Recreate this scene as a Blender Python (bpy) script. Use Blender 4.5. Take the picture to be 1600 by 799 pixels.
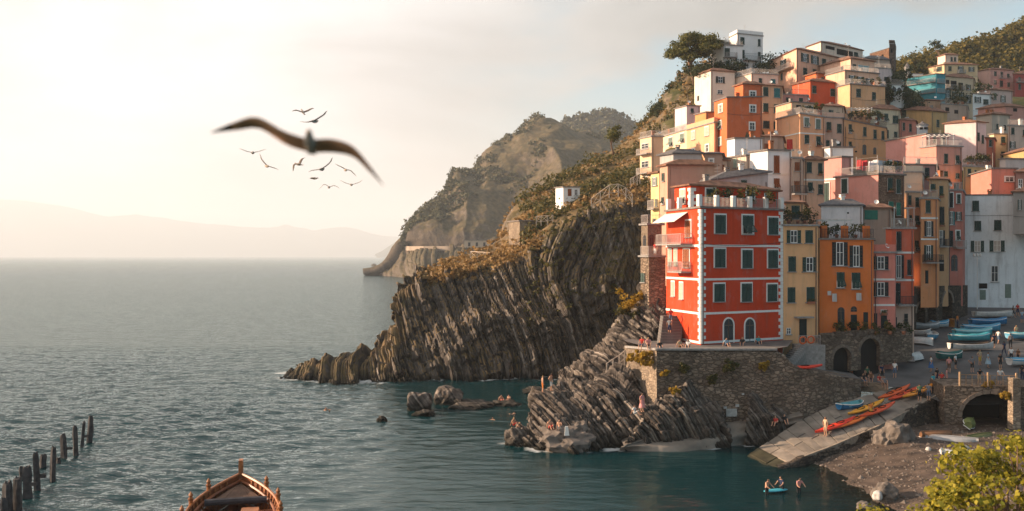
import bpy, bmesh, math, random
import numpy as np
from mathutils import Vector, Matrix
random.seed(7); np.random.seed(7)
for o in list(bpy.data.objects): bpy.data.objects.remove(o)
S = bpy.context.scene
COL = S.collection
R = math.radians
# ------------------------------------------------------------------ camera, sky, sun, exposure
F, H, CX, CY = 1500.0, 17.5, 800.0, 399.5           # focal length in photo pixels, eye height above the sea
cam = bpy.data.cameras.new('camera'); cam.sensor_width = 36; cam.lens = 36*F/1600
cam.clip_start = .5; cam.clip_end = 40000
cam.dof.use_dof = True; cam.dof.focus_distance = 112; cam.dof.aperture_fstop = .62
cam_o = bpy.data.objects.new('camera', cam); COL.objects.link(cam_o)
cam_o.location = (0, 0, H); cam_o.rotation_euler = (R(90), 0, 0); S.camera = cam_o
SUN_EL, SUN_AZ = R(18), R(-81)                       # azimuth from +Y, negative is to the left
SD = Vector((math.sin(SUN_AZ)*math.cos(SUN_EL), math.cos(SUN_AZ)*math.cos(SUN_EL), math.sin(SUN_EL)))
W = bpy.data.worlds.new('World'); S.world = W; W.use_nodes = True
def build_world():
    nt = W.node_tree; N = nt.nodes; L = nt.links
    for n in list(N): N.remove(n)
    out = N.new('ShaderNodeOutputWorld'); bg = N.new('ShaderNodeBackground'); bg.inputs[1].default_value = .1
    L.new(bg.outputs[0], out.inputs[0])
    sky = N.new('ShaderNodeTexSky'); sky.sky_type = 'NISHITA'; sky.sun_disc = False
    sky.sun_elevation = SUN_EL; sky.sun_rotation = SUN_AZ; sky.air_density = 1.0; sky.dust_density = 1.5
    tc = N.new('ShaderNodeTexCoord')
    def vm(op, a, b):
        n = N.new('ShaderNodeVectorMath'); n.operation = op
        for i, v in enumerate((a, b)):
            if isinstance(v, (tuple, Vector)): n.inputs[i].default_value = tuple(v)
            else: L.new(v, n.inputs[i])
        return n
    def ramp(v, a, b, c0=(0,0,0,1), c1=(1,1,1,1)):
        n = N.new('ShaderNodeValToRGB'); L.new(v, n.inputs[0]); n.color_ramp.interpolation = 'EASE'
        e = n.color_ramp.elements; e[0].position = a; e[1].position = b; e[0].color = c0; e[1].color = c1
        return n.outputs[0]
    def mix(f, a, b, bt='MIX'):
        n = N.new('ShaderNodeMix'); n.data_type = 'RGBA'; n.blend_type = bt
        for k, v in ((0, f), (6, a), (7, b)):
            if hasattr(v, 'is_linked'): L.new(v, n.inputs[k])
            else: n.inputs[k].default_value = v
        return n.outputs[2]
    def ma(op, a, b):
        n = N.new('ShaderNodeMath'); n.operation = op
        for i, v in enumerate((a, b)):
            if hasattr(v, 'is_linked'): L.new(v, n.inputs[i])
            else: n.inputs[i].default_value = v
        return n.outputs[0]
    d = tc.outputs['Generated']
    dot = vm('DOT_PRODUCT', d, SD).outputs['Value']
    sq = vm('MULTIPLY', d, (1, 1, 2.6)).outputs[0]
    def noise(vec, scale, det, rough=.55, dist=0.):
        n = N.new('ShaderNodeTexNoise'); L.new(vec, n.inputs['Vector']); n.inputs['Scale'].default_value = scale
        n.inputs['Detail'].default_value = det; n.inputs['Roughness'].default_value = rough; n.inputs['Distortion'].default_value = dist
        return n.outputs['Fac']
    n1 = ramp(noise(sq, 2.2, 7, .55, .3), .32, .68); n2 = noise(vm('ADD', sq, (3.1, 1.7, .4)).outputs[0], 3.4, 6, .5, .2)
    # hazy cloud deck: bright and warm towards the sun, grey away from it
    far = mix(n1, (.48, .70, .78, 1), (1.45, 1.54, 1.54, 1))
    near = mix(n1, (3.1, 2.8, 2.7, 1), (4.6, 4.45, 4.4, 1))
    t = ma('ADD', dot, ma('MULTIPLY', ma('SUBTRACT', n1, .5), .10))
    cloud = mix(ramp(t, -.10, .60), far, near)
    blue = mix(1.0, sky.outputs[0], (.15, .56, .64, 1), 'MULTIPLY')
    sep = N.new('ShaderNodeSeparateXYZ'); L.new(d, sep.inputs[0])
    gap = ma('MULTIPLY', ramp(n2, .40, .54), ramp(sep.outputs[2], .08, .17))
    gap = ma('MULTIPLY', gap, ramp(dot, .0, -.2, (1,1,1,1), (0,0,0,1)) if False else ma('SUBTRACT', 1.0, ramp(dot, -.15, .35)))
    L.new(mix(gap, cloud, blue), bg.inputs[0])
build_world()
sl = bpy.data.lights.new('sun', 'SUN'); sl.energy = 5.0; sl.angle = R(.6); sl.color = (1, .73, .51)
so = bpy.data.objects.new('sun', sl); COL.objects.link(so); so.rotation_euler = SD.to_track_quat('Z', 'Y').to_euler()
VS = S.view_settings; VS.view_transform = 'Standard'; VS.look = 'None'; VS.exposure = 1.42; VS.gamma = 1
S.cycles.use_denoising = True; S.cycles.max_bounces = 6; S.cycles.diffuse_bounces = 3; S.cycles.glossy_bounces = 2
S.cycles.transparent_max_bounces = 8; S.cycles.volume_bounces = 1; S.cycles.sample_clamp_indirect = 4
# ------------------------------------------------------------------ helpers
def ray(px): return (px-CX)/F
def at(px, py, Y): return Vector((ray(px)*Y, Y, H-(py-CY)/F*Y))
def atz(px, py, z):                                    # where the line of sight meets height z
    Y = (H-z)*F/(py-CY); return Vector((ray(px)*Y, Y, z))
LOC = {}
def tag(o, label=None, cat=None, group=None, kind=None):
    if label: o['label'] = label
    if cat: o['category'] = cat
    if group: o['group'] = group
    if kind: o['kind'] = kind
    return o
def link(name, me, mat=None, parent=None, loc=(0,0,0), rot=0, scale=None):
    """loc is in world space for children of an unrotated thing (Empty), local for anything deeper"""
    o = bpy.data.objects.new(name, me); COL.objects.link(o)
    if mat is not None and me is not None:
        ms = mat if isinstance(mat, (list, tuple)) else [mat]
        if len(me.materials) == 0:
            for m in ms: me.materials.append(m)
        else:
            for k, m in enumerate(ms):
                if me.materials[k] != m:
                    o.material_slots[k].link = 'OBJECT'; o.material_slots[k].material = m
    o.rotation_euler = rot if isinstance(rot, (tuple, list)) else (0, 0, rot)
    if scale: o.scale = scale if isinstance(scale, (tuple, list)) else (scale,)*3
    l = Vector(loc)
    if parent is not None:
        o.parent = parent
        if parent.name in LOC: l = l-LOC[parent.name]
    o.location = l
    return o
def empty(name, loc, rot=0, world_parts=True):
    o = bpy.data.objects.new(name, None); COL.objects.link(o); o.location = loc; o.rotation_euler = (0, 0, rot)
    o.empty_display_size = .3
    if world_parts: LOC[o.name] = Vector(loc)
    return o
class MB:
    """collects boxes, tubes and polygons into one mesh"""
    def __init__(s): s.v = []; s.f = []; s.m = []
    def poly(s, pts, mi=0):
        n = len(s.v); s.v += [tuple(p) for p in pts]; s.f.append(tuple(range(n, n+len(pts)))); s.m.append(mi); return s
    def hexa(s, p, mi=0):                              # 8 points: bottom loop then top loop, counter-clockwise from above
        n = len(s.v); s.v += [tuple(q) for q in p]
        for q in ((3,2,1,0),(4,5,6,7),(0,1,5,4),(1,2,6,5),(2,3,7,6),(3,0,4,7)):
            s.f.append(tuple(n+i for i in q)); s.m.append(mi)
        return s
    def box(s, x0, x1, y0, y1, z0, z1, mi=0):
        return s.hexa([(x0,y0,z0),(x1,y0,z0),(x1,y1,z0),(x0,y1,z0),(x0,y0,z1),(x1,y0,z1),(x1,y1,z1),(x0,y1,z1)], mi)
    def tube(s, pts, r, seg=6, mi=0, cap=True):
        pts = [Vector(p) for p in pts]; n0 = len(s.v)
        rs = r if isinstance(r, (list, tuple)) else [r]*len(pts)
        for i, p in enumerate(pts):
            t = (pts[min(i+1, len(pts)-1)]-pts[max(i-1, 0)]).normalized()
            up = Vector((0,0,1)) if abs(t.z) < .9 else Vector((1,0,0))
            a = t.cross(up).normalized(); b = a.cross(t)
            for k in range(seg):
                an = 2*math.pi*k/seg; s.v.append(tuple(p+(a*math.cos(an)+b*math.sin(an))*rs[i]))
        for i in range(len(pts)-1):
            for k in range(seg):
                a0 = n0+i*seg+k; a1 = n0+i*seg+(k+1) % seg
                s.f.append((a0, a1, a1+seg, a0+seg)); s.m.append(mi)
        if cap:
            s.f.append(tuple(n0+k for k in range(seg))[::-1]); s.m.append(mi)
            e = n0+(len(pts)-1)*seg; s.f.append(tuple(e+k for k in range(seg))); s.m.append(mi)
        return s
    def lathe(s, prof, seg=12, c=(0,0,0), mi=0):
        n0 = len(s.v)
        for r, z in prof:
            for k in range(seg):
                an = 2*math.pi*k/seg; s.v.append((c[0]+r*math.cos(an), c[1]+r*math.sin(an), c[2]+z))
        for i in range(len(prof)-1):
            for k in range(seg):
                a0 = n0+i*seg+k; a1 = n0+i*seg+(k+1) % seg
                s.f.append((a0, a1, a1+seg, a0+seg)); s.m.append(mi)
        return s
    def mesh(s, name, smooth=False):
        me = bpy.data.meshes.new(name); me.from_pydata(s.v, [], s.f); me.polygons.foreach_set('material_index', s.m)
        if smooth: me.polygons.foreach_set('use_smooth', [True]*len(s.f))
        me.update(); return me
    def build(s, name, mat, parent=None, loc=(0,0,0), rot=0, smooth=False):
        return link(name, s.mesh(name, smooth), mat, parent, loc, rot)
def np_mesh(name, V, Q, smooth=True, mi=None):
    """fast mesh from arrays: V (n,3), Q (m,k)"""
    me = bpy.data.meshes.new(name); k = Q.shape[1]
    me.vertices.add(len(V)); me.vertices.foreach_set('co', np.asarray(V, np.float32).ravel())
    me.loops.add(Q.size); me.loops.foreach_set('vertex_index', np.asarray(Q, np.int32).ravel())
    me.polygons.add(len(Q)); me.polygons.foreach_set('loop_start', np.arange(0, Q.size, k, dtype=np.int32))
    me.polygons.foreach_set('use_smooth', np.full(len(Q), smooth))
    if mi is not None: me.polygons.foreach_set('material_index', np.asarray(mi, np.int32))
    me.update(calc_edges=True); return me
def grid_faces(nu, nv, off=0):
    i = np.arange(nu-1)[:, None]; j = np.arange(nv-1)[None, :]
    a = (i*nv+j).ravel()+off
    return np.stack([a, a+nv, a+nv+1, a+1], 1)
def hsh(i, j=0, k=0, seed=0):
    n = (i*374761393+j*668265263+k*2147483647+seed*974634777) & 0xffffffff
    n = ((n ^ (n >> 13))*1274126177) & 0xffffffff
    return ((n ^ (n >> 16)) & 0xffff)/65535.
def vnoise(x, y, z, seed=0):
    x, y, z = np.broadcast_arrays(np.asarray(x, float), np.asarray(y, float), np.asarray(z, float))
    xi, yi, zi = (np.floor(a).astype(np.int64) for a in (x, y, z)); fx, fy, fz = x-xi, y-yi, z-zi
    fx, fy, fz = (t*t*(3-2*t) for t in (fx, fy, fz)); r = 0
    for a in (0, 1):
        for b in (0, 1):
            for c in (0, 1):
                r = r+hsh(xi+a, yi+b, zi+c, seed)*(fx if a else 1-fx)*(fy if b else 1-fy)*(fz if c else 1-fz)
    return r*2-1
def fbm(x, y, z, o=4, seed=0):
    r = 0; a = .5
    for i in range(o): r = r+a*vnoise(x, y, z, seed+i); x, y, z, a = x*2.03, y*2.03, z*2.03, a*.5
    return r
def strata(s, seed=0):
    """stepped slabs across the bedding coordinate: each bed has its own offset, with a groove between beds"""
    i = np.floor(s).astype(np.int64); f = s-i
    return (hsh(i, 0, 0, seed)-.5)*1.0+(hsh(i//3, 5, 0, seed)-.5)*1.1-.55*np.exp(-(np.minimum(f, 1-f)/.13)**2)
def beds(s, along, seed=0, blk=3.0):
    """bedding broken into blocks: every bed is cut at its own places along its length and each block sits proud or back"""
    i = np.floor(s).astype(np.int64); f = s-i; t = along/blk*(.6+.8*hsh(i, 9, 0, seed))+7*hsh(i, 3, 0, seed); j = np.floor(t).astype(np.int64); g = t-j
    return (hsh(i, 0, 0, seed)-.5)*.8+(hsh(i, j, 1, seed)-.5)*.9+(hsh(i//4, j//2, 2, seed)-.5)*1.1-.6*np.exp(-(np.minimum(f, 1-f)/.12)**2)-.35*np.exp(-(np.minimum(g, 1-g)/.05)**2)
SHORE = []
def crv(P, n):
    """Catmull-Rom resample along axis 0 to n samples"""
    P = np.asarray(P, float); m = len(P); t = np.linspace(0, m-1-1e-6, n); i = t.astype(int); f = (t-i).reshape(-1, *([1]*(P.ndim-1)))
    g = lambda k: P[np.clip(k, 0, m-1)]
    p0, p1, p2, p3 = g(i-1), g(i), g(i+1), g(i+2)
    return .5*((2*p1)+(-p0+p2)*f+(2*p0-5*p1+4*p2-p3)*f*f+(-p0+3*p1-3*p2+p3)*f**3)
def loft(cols, nu, nv):
    """cols: list of columns, each an equal-length list of points; returns (nu,nv,3)"""
    A = np.asarray([[tuple(p) for p in c] for c in cols], float)
    A = crv(A, nu); A = np.swapaxes(crv(np.swapaxes(A, 0, 1), nv), 0, 1); return A
def normals(A):
    du = np.gradient(A, axis=0); dv = np.gradient(A, axis=1); n = np.cross(du, dv)
    return n/(np.linalg.norm(n, axis=2, keepdims=True)+1e-9)
# ------------------------------------------------------------------ materials
MATS = {}
def nodes(m):
    m.use_nodes = True; nt = m.node_tree; return nt, nt.nodes, nt.links, nt.nodes['Principled BSDF']
def plain(name, col, rough=.7, metal=0., spec=.3, var=.12, scale=3., bump=0., bscale=20.):
    if name in MATS: return MATS[name]
    m = bpy.data.materials.new(name); nt, N, L, P = nodes(m); MATS[name] = m
    P.inputs['Roughness'].default_value = rough; P.inputs['Metallic'].default_value = metal; P.inputs['Specular IOR Level'].default_value = spec
    tc = N.new('ShaderNodeTexCoord'); n = N.new('ShaderNodeTexNoise'); n.inputs['Scale'].default_value = scale; n.inputs['Detail'].default_value = 5
    L.new(tc.outputs['Object'], n.inputs['Vector'])
    r = N.new('ShaderNodeValToRGB'); L.new(n.outputs['Fac'], r.inputs[0]); e = r.color_ramp.elements
    e[0].position = .3; e[1].position = .72
    e[0].color = tuple(c*(1-var) for c in col)+(1,); e[1].color = tuple(min(1, c*(1+var)) for c in col)+(1,)
    L.new(r.outputs[0], P.inputs['Base Color'])
    if bump:
        b = N.new('ShaderNodeBump'); b.inputs['Strength'].default_value = bump; n2 = N.new('ShaderNodeTexNoise')
        n2.inputs['Scale'].default_value = bscale; n2.inputs['Detail'].default_value = 6
        L.new(tc.outputs['Object'], n2.inputs['Vector']); L.new(n2.outputs['Fac'], b.inputs['Height']); L.new(b.outputs[0], P.inputs['Normal'])
    return m
def plaster(name, col, dirt=.34, stain=(.16, .13, .10)):
    """painted render with weather streaks, faded patches and fine grain (world-space, so no two houses match)"""
    if name in MATS: return MATS[name]
    m = bpy.data.materials.new(name); nt, N, L, P = nodes(m); MATS[name] = m
    P.inputs['Roughness'].default_value = .9; P.inputs['Specular IOR Level'].default_value = .15
    g = N.new('ShaderNodeNewGeometry')
    def mp(sc):
        n = N.new('ShaderNodeVectorMath'); n.operation = 'MULTIPLY'; n.inputs[1].default_value = sc; L.new(g.outputs['Position'], n.inputs[0]); return n.outputs[0]
    def noise(v, s, d=6, r=.6):
        n = N.new('ShaderNodeTexNoise'); n.inputs['Scale'].default_value = s; n.inputs['Detail'].default_value = d; n.inputs['Roughness'].default_value = r
        L.new(v, n.inputs['Vector']); return n.outputs['Fac']
    def ramp(v, a, b):
        n = N.new('ShaderNodeMapRange'); n.inputs['From Min'].default_value = a; n.inputs['From Max'].default_value = b; L.new(v, n.inputs[0]); return n.outputs[0]
    def mix(f, a, b):
        n = N.new('ShaderNodeMix'); n.data_type = 'RGBA'
        for k, v in ((0, f), (6, a), (7, b)):
            if hasattr(v, 'is_linked'): L.new(v, n.inputs[k])
            else: n.inputs[k].default_value = v
        return n.outputs[2]
    def mul(a, k):
        n = N.new('ShaderNodeMath'); n.operation = 'MULTIPLY'; L.new(a, n.inputs[0]); n.inputs[1].default_value = k; return n.outputs[0]
    c = tuple(col)
    lum = sum(c)/3
    fade = tuple(min(1, 1.16*(.93*x+.07*lum)) for x in c)
    c1 = mix(ramp(noise(mp((1,1,1)), .35), .35, .7), c+(1,), fade+(1,))
    c2 = mix(mul(ramp(noise(mp((1,1,.16)), 1.3), .52, .80), dirt), c1, stain+(1,))
    c3 = mix(mul(ramp(noise(mp((1,1,1)), 2.6, 8), .56, .72), dirt*.6), c2, tuple(.55*x for x in c)+(1,))
    pale = tuple(min(.8, .55*x+.45*(.30+.5*lum)) for x in c)
    c3 = mix(mul(ramp(noise(mp((1,1,.6)), .8, 9, .68), .56, .66), dirt*.8), c3, pale+(1,))
    c3 = mix(mul(ramp(noise(mp((1.5,1.5,.05)), 1.1, 4), .55, .75), dirt*.55), c3, tuple(.42*x for x in c)+(1,))
    L.new(c3, P.inputs['Base Color'])
    b = N.new('ShaderNodeBump'); b.inputs['Strength'].default_value = .25; b.inputs['Distance'].default_value = .05
    L.new(noise(mp((1,1,1)), 6, 8, .7), b.inputs['Height']); L.new(b.outputs[0], P.inputs['Normal'])
    return m
def masonry(name, c0, c1, mortar, size=.45, bump=.9):
    """irregular rubble stonework, too fine to pick apart at this distance"""
    if name in MATS: return MATS[name]
    m = bpy.data.materials.new(name); nt, N, L, P = nodes(m); MATS[name] = m
    P.inputs['Roughness'].default_value = .95; P.inputs['Specular IOR Level'].default_value = .15
    g = N.new('ShaderNodeNewGeometry')
    mp = N.new('ShaderNodeVectorMath'); mp.operation = 'MULTIPLY'; mp.inputs[1].default_value = (1/size, 1/size, 2.0/size); L.new(g.outputs['Position'], mp.inputs[0])
    wn = N.new('ShaderNodeTexNoise'); wn.inputs['Scale'].default_value = 1.2; L.new(mp.outputs[0], wn.inputs['Vector'])
    ad = N.new('ShaderNodeVectorMath'); ad.operation = 'ADD'; L.new(mp.outputs[0], ad.inputs[0]); L.new(wn.outputs['Color'], ad.inputs[1])
    v = N.new('ShaderNodeTexVoronoi'); v.inputs['Scale'].default_value = 1; L.new(ad.outputs[0], v.inputs['Vector'])
    ve = N.new('ShaderNodeTexVoronoi'); ve.feature = 'DISTANCE_TO_EDGE'; ve.inputs['Scale'].default_value = 1; L.new(ad.outputs[0], ve.inputs['Vector'])
    r = N.new('ShaderNodeValToRGB'); e = r.color_ramp.elements; e[0].color = c0+(1,); e[1].color = c1+(1,); L.new(v.outputs['Color'], r.inputs[0])
    big = N.new('ShaderNodeTexNoise'); big.inputs['Scale'].default_value = .3; big.inputs['Detail'].default_value = 6; L.new(g.outputs['Position'], big.inputs['Vector'])
    br = N.new('ShaderNodeMapRange'); br.inputs[1].default_value = .3; br.inputs[2].default_value = .75; br.inputs[3].default_value = .6; br.inputs[4].default_value = 1.35; L.new(big.outputs['Fac'], br.inputs[0])
    mm = N.new('ShaderNodeVectorMath'); mm.operation = 'SCALE'; L.new(r.outputs[0], mm.inputs[0]); L.new(br.outputs[0], mm.inputs['Scale'])
    er = N.new('ShaderNodeMapRange'); er.inputs[1].default_value = .02; er.inputs[2].default_value = .12; L.new(ve.outputs['Distance'], er.inputs[0])
    x = N.new('ShaderNodeMix'); x.data_type = 'RGBA'; L.new(er.outputs[0], x.inputs[0]); x.inputs[6].default_value = mortar+(1,); L.new(mm.outputs[0], x.inputs[7])
    L.new(x.outputs[2], P.inputs['Base Color'])
    b = N.new('ShaderNodeBump'); b.inputs['Strength'].default_value = bump; b.inputs['Distance'].default_value = .12; L.new(er.outputs[0], b.inputs['Height']); L.new(b.outputs[0], P.inputs['Normal'])
    return m
def rock(name, dirv, cols, width=.7, moss=None, wet=False):
    """bedded rock: bands of colour across the bedding direction, rough grain, optional lichen and grass on flat tops"""
    if name in MATS: return MATS[name]
    m = bpy.data.materials.new(name); nt, N, L, P = nodes(m); MATS[name] = m
    P.inputs['Roughness'].default_value = .92; P.inputs['Specular IOR Level'].default_value = .2
    g = N.new('ShaderNodeNewGeometry')
    big = N.new('ShaderNodeTexNoise'); big.inputs['Scale'].default_value = .13; big.inputs['Detail'].default_value = 5; L.new(g.outputs['Position'], big.inputs['Vector'])
    dt = N.new('ShaderNodeVectorMath'); dt.operation = 'DOT_PRODUCT'; dt.inputs[1].default_value = tuple(x/width for x in dirv); L.new(g.outputs['Position'], dt.inputs[0])
    ws = N.new('ShaderNodeMath'); ws.operation = 'MULTIPLY_ADD'; L.new(big.outputs['Fac'], ws.inputs[0]); ws.inputs[1].default_value = 4; L.new(dt.outputs['Value'], ws.inputs[2])
    n1 = N.new('ShaderNodeTexNoise'); n1.noise_dimensions = '1D'; n1.inputs['Scale'].default_value = 1.0; n1.inputs['Detail'].default_value = 5; n1.inputs['Roughness'].default_value = .7
    L.new(ws.outputs[0], n1.inputs['W'])
    n2 = N.new('ShaderNodeTexNoise'); n2.inputs['Scale'].default_value = 1.4; n2.inputs['Detail'].default_value = 9; n2.inputs['Roughness'].default_value = .7; L.new(g.outputs['Position'], n2.inputs['Vector'])
    mx = N.new('ShaderNodeMix'); mx.inputs[0].default_value = .38; L.new(n1.outputs['Fac'], mx.inputs[2]); L.new(n2.outputs['Fac'], mx.inputs[3])
    r = N.new('ShaderNodeValToRGB'); e = r.color_ramp.elements; e[0].position = .36; e[1].position = .64; e[0].color = cols[0]+(1,); e[1].color = cols[-1]+(1,)
    for k, c in enumerate(cols[1:-1]):
        q = e.new(.36+.28*(k+1)/(len(cols)-1)); q.color = c+(1,)
    L.new(mx.outputs[0], r.inputs[0]); colo = r.outputs[0]
    if moss:
        sx = N.new('ShaderNodeSeparateXYZ'); L.new(g.outputs['Normal'], sx.inputs[0])
        n3 = N.new('ShaderNodeTexNoise'); n3.inputs['Scale'].default_value = .5; n3.inputs['Detail'].default_value = 7; L.new(g.outputs['Position'], n3.inputs['Vector'])
        a = N.new('ShaderNodeMath'); a.operation = 'MULTIPLY_ADD'; L.new(n3.outputs['Fac'], a.inputs[0]); a.inputs[1].default_value = 1.3; L.new(sx.outputs[2], a.inputs[2])
        mr = N.new('ShaderNodeMapRange'); mr.inputs[1].default_value = 1.0; mr.inputs[2].default_value = 1.35; L.new(a.outputs[0], mr.inputs[0])
        gr = N.new('ShaderNodeValToRGB'); ge = gr.color_ramp.elements; ge[0].position = .35; ge[1].position = .65; ge[0].color = moss[0]+(1,); ge[1].color = moss[1]+(1,)
        n4 = N.new('ShaderNodeTexNoise'); n4.inputs['Scale'].default_value = .22; n4.inputs['Detail'].default_value = 8; L.new(g.outputs['Position'], n4.inputs['Vector']); L.new(n4.outputs['Fac'], gr.inputs[0])
        x = N.new('ShaderNodeMix'); x.data_type = 'RGBA'; L.new(mr.outputs[0], x.inputs[0]); L.new(colo, x.inputs[6]); L.new(gr.outputs[0], x.inputs[7]); colo = x.outputs[2]
    if wet:                                            # dark wet and weedy band along the waterline
        sp = N.new('ShaderNodeSeparateXYZ'); L.new(g.outputs['Position'], sp.inputs[0]); wz = N.new('ShaderNodeMath'); wz.operation = 'MULTIPLY_ADD'; L.new(big.outputs['Fac'], wz.inputs[0]); wz.inputs[1].default_value = -1.2; L.new(sp.outputs[2], wz.inputs[2])
        wr = N.new('ShaderNodeMapRange'); wr.inputs[1].default_value = -.5; wr.inputs[2].default_value = .5; L.new(wz.outputs[0], wr.inputs[0]); wx = N.new('ShaderNodeMix'); wx.data_type = 'RGBA'; L.new(wr.outputs[0], wx.inputs[0]); wx.inputs[6].default_value = (.012, .012, .008, 1); L.new(colo, wx.inputs[7]); colo = wx.outputs[2]
    L.new(colo, P.inputs['Base Color'])
    b = N.new('ShaderNodeBump'); b.inputs['Strength'].default_value = .8; b.inputs['Distance'].default_value = .25*width/.7
    L.new(mx.outputs[0], b.inputs['Height']); L.new(b.outputs[0], P.inputs['Normal'])
    return m
def leafmat(name, c0, c1, trans=.35):
    if name in MATS: return MATS[name]
    m = bpy.data.materials.new(name); nt, N, L, P = nodes(m); MATS[name] = m
    g = N.new('ShaderNodeNewGeometry'); r = N.new('ShaderNodeValToRGB'); e = r.color_ramp.elements
    e[0].color = c0+(1,); e[1].color = c1+(1,); L.new(g.outputs['Random Per Island'], r.inputs[0])
    L.new(r.outputs[0], P.inputs['Base Color']); P.inputs['Roughness'].default_value = .6; P.inputs['Specular IOR Level'].default_value = .25
    t = N.new('ShaderNodeBsdfTranslucent'); L.new(r.outputs[0], t.inputs[0]); x = N.new('ShaderNodeMixShader'); x.inputs[0].default_value = trans
    L.new(P.outputs[0], x.inputs[1]); L.new(t.outputs[0], x.inputs[2]); L.new(x.outputs[0], N['Material Output'].inputs[0])
    return m
def glassmat(name, col=(.03, .035, .04)):
    if name in MATS: return MATS[name]
    m = plain(name, col, .12, 0, .6, .4, .9); return m
M_ = dict(
    green=plain('shutter green', (.022, .055, .045), .65, var=.35, scale=1.2), teal=plain('shutter teal', (.03, .17, .18), .6, var=.2),
    brown=plain('shutter brown', (.25, .07, .02), .6, var=.25), grey=plain('shutter grey green', (.17, .22, .18), .6, var=.15), dark=plain('shutter black green', (.014, .024, .024), .6, var=.3),
    bright=plain('shutter bright green', (.02, .16, .11), .6, var=.2), pale=plain('shutter pale green', (.42, .50, .40), .6, var=.12), white=plain('paint white', (.78, .75, .70), .7, var=.06),
    glass=glassmat('window glass'), bglass=glassmat('sky blue glazing', (.12, .30, .34)), curtain=plain('curtain', (.50, .42, .36), .9, var=.25, scale=9),
    void=plain('dark interior', (.015, .014, .013), .9), tile=plain('roof tiles', (.22, .11, .07), .9, var=.4, scale=1.5, bump=.6, bscale=4), slate=plain('roof slate', (.13, .12, .12), .9, var=.3, bump=.4, bscale=5),
    eave=plain('eave grey', (.20, .17, .15), .9, var=.25), iron=plain('wrought iron', (.05, .05, .055), .5, .5), rail=plain('painted rail', (.42, .38, .35), .6, .2), pipe=plain('drain pipe', (.16, .10, .08), .5, .2),
    cement=plain('cement', (.30, .28, .26), .95, var=.25, bump=.4, bscale=3), terra=plain('terracotta', (.42, .16, .07), .85, var=.2), pot=plain('flower pot', (.34, .13, .07), .8), awning=plain('awning', (.72, .66, .58), .9, var=.06),
    tarp=plain('blue netting', (.06, .30, .36), .7, var=.25, scale=.6), wood=plain('weathered wood', (.12, .085, .06), .85, var=.35, bump=.5, bscale=12))
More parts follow.
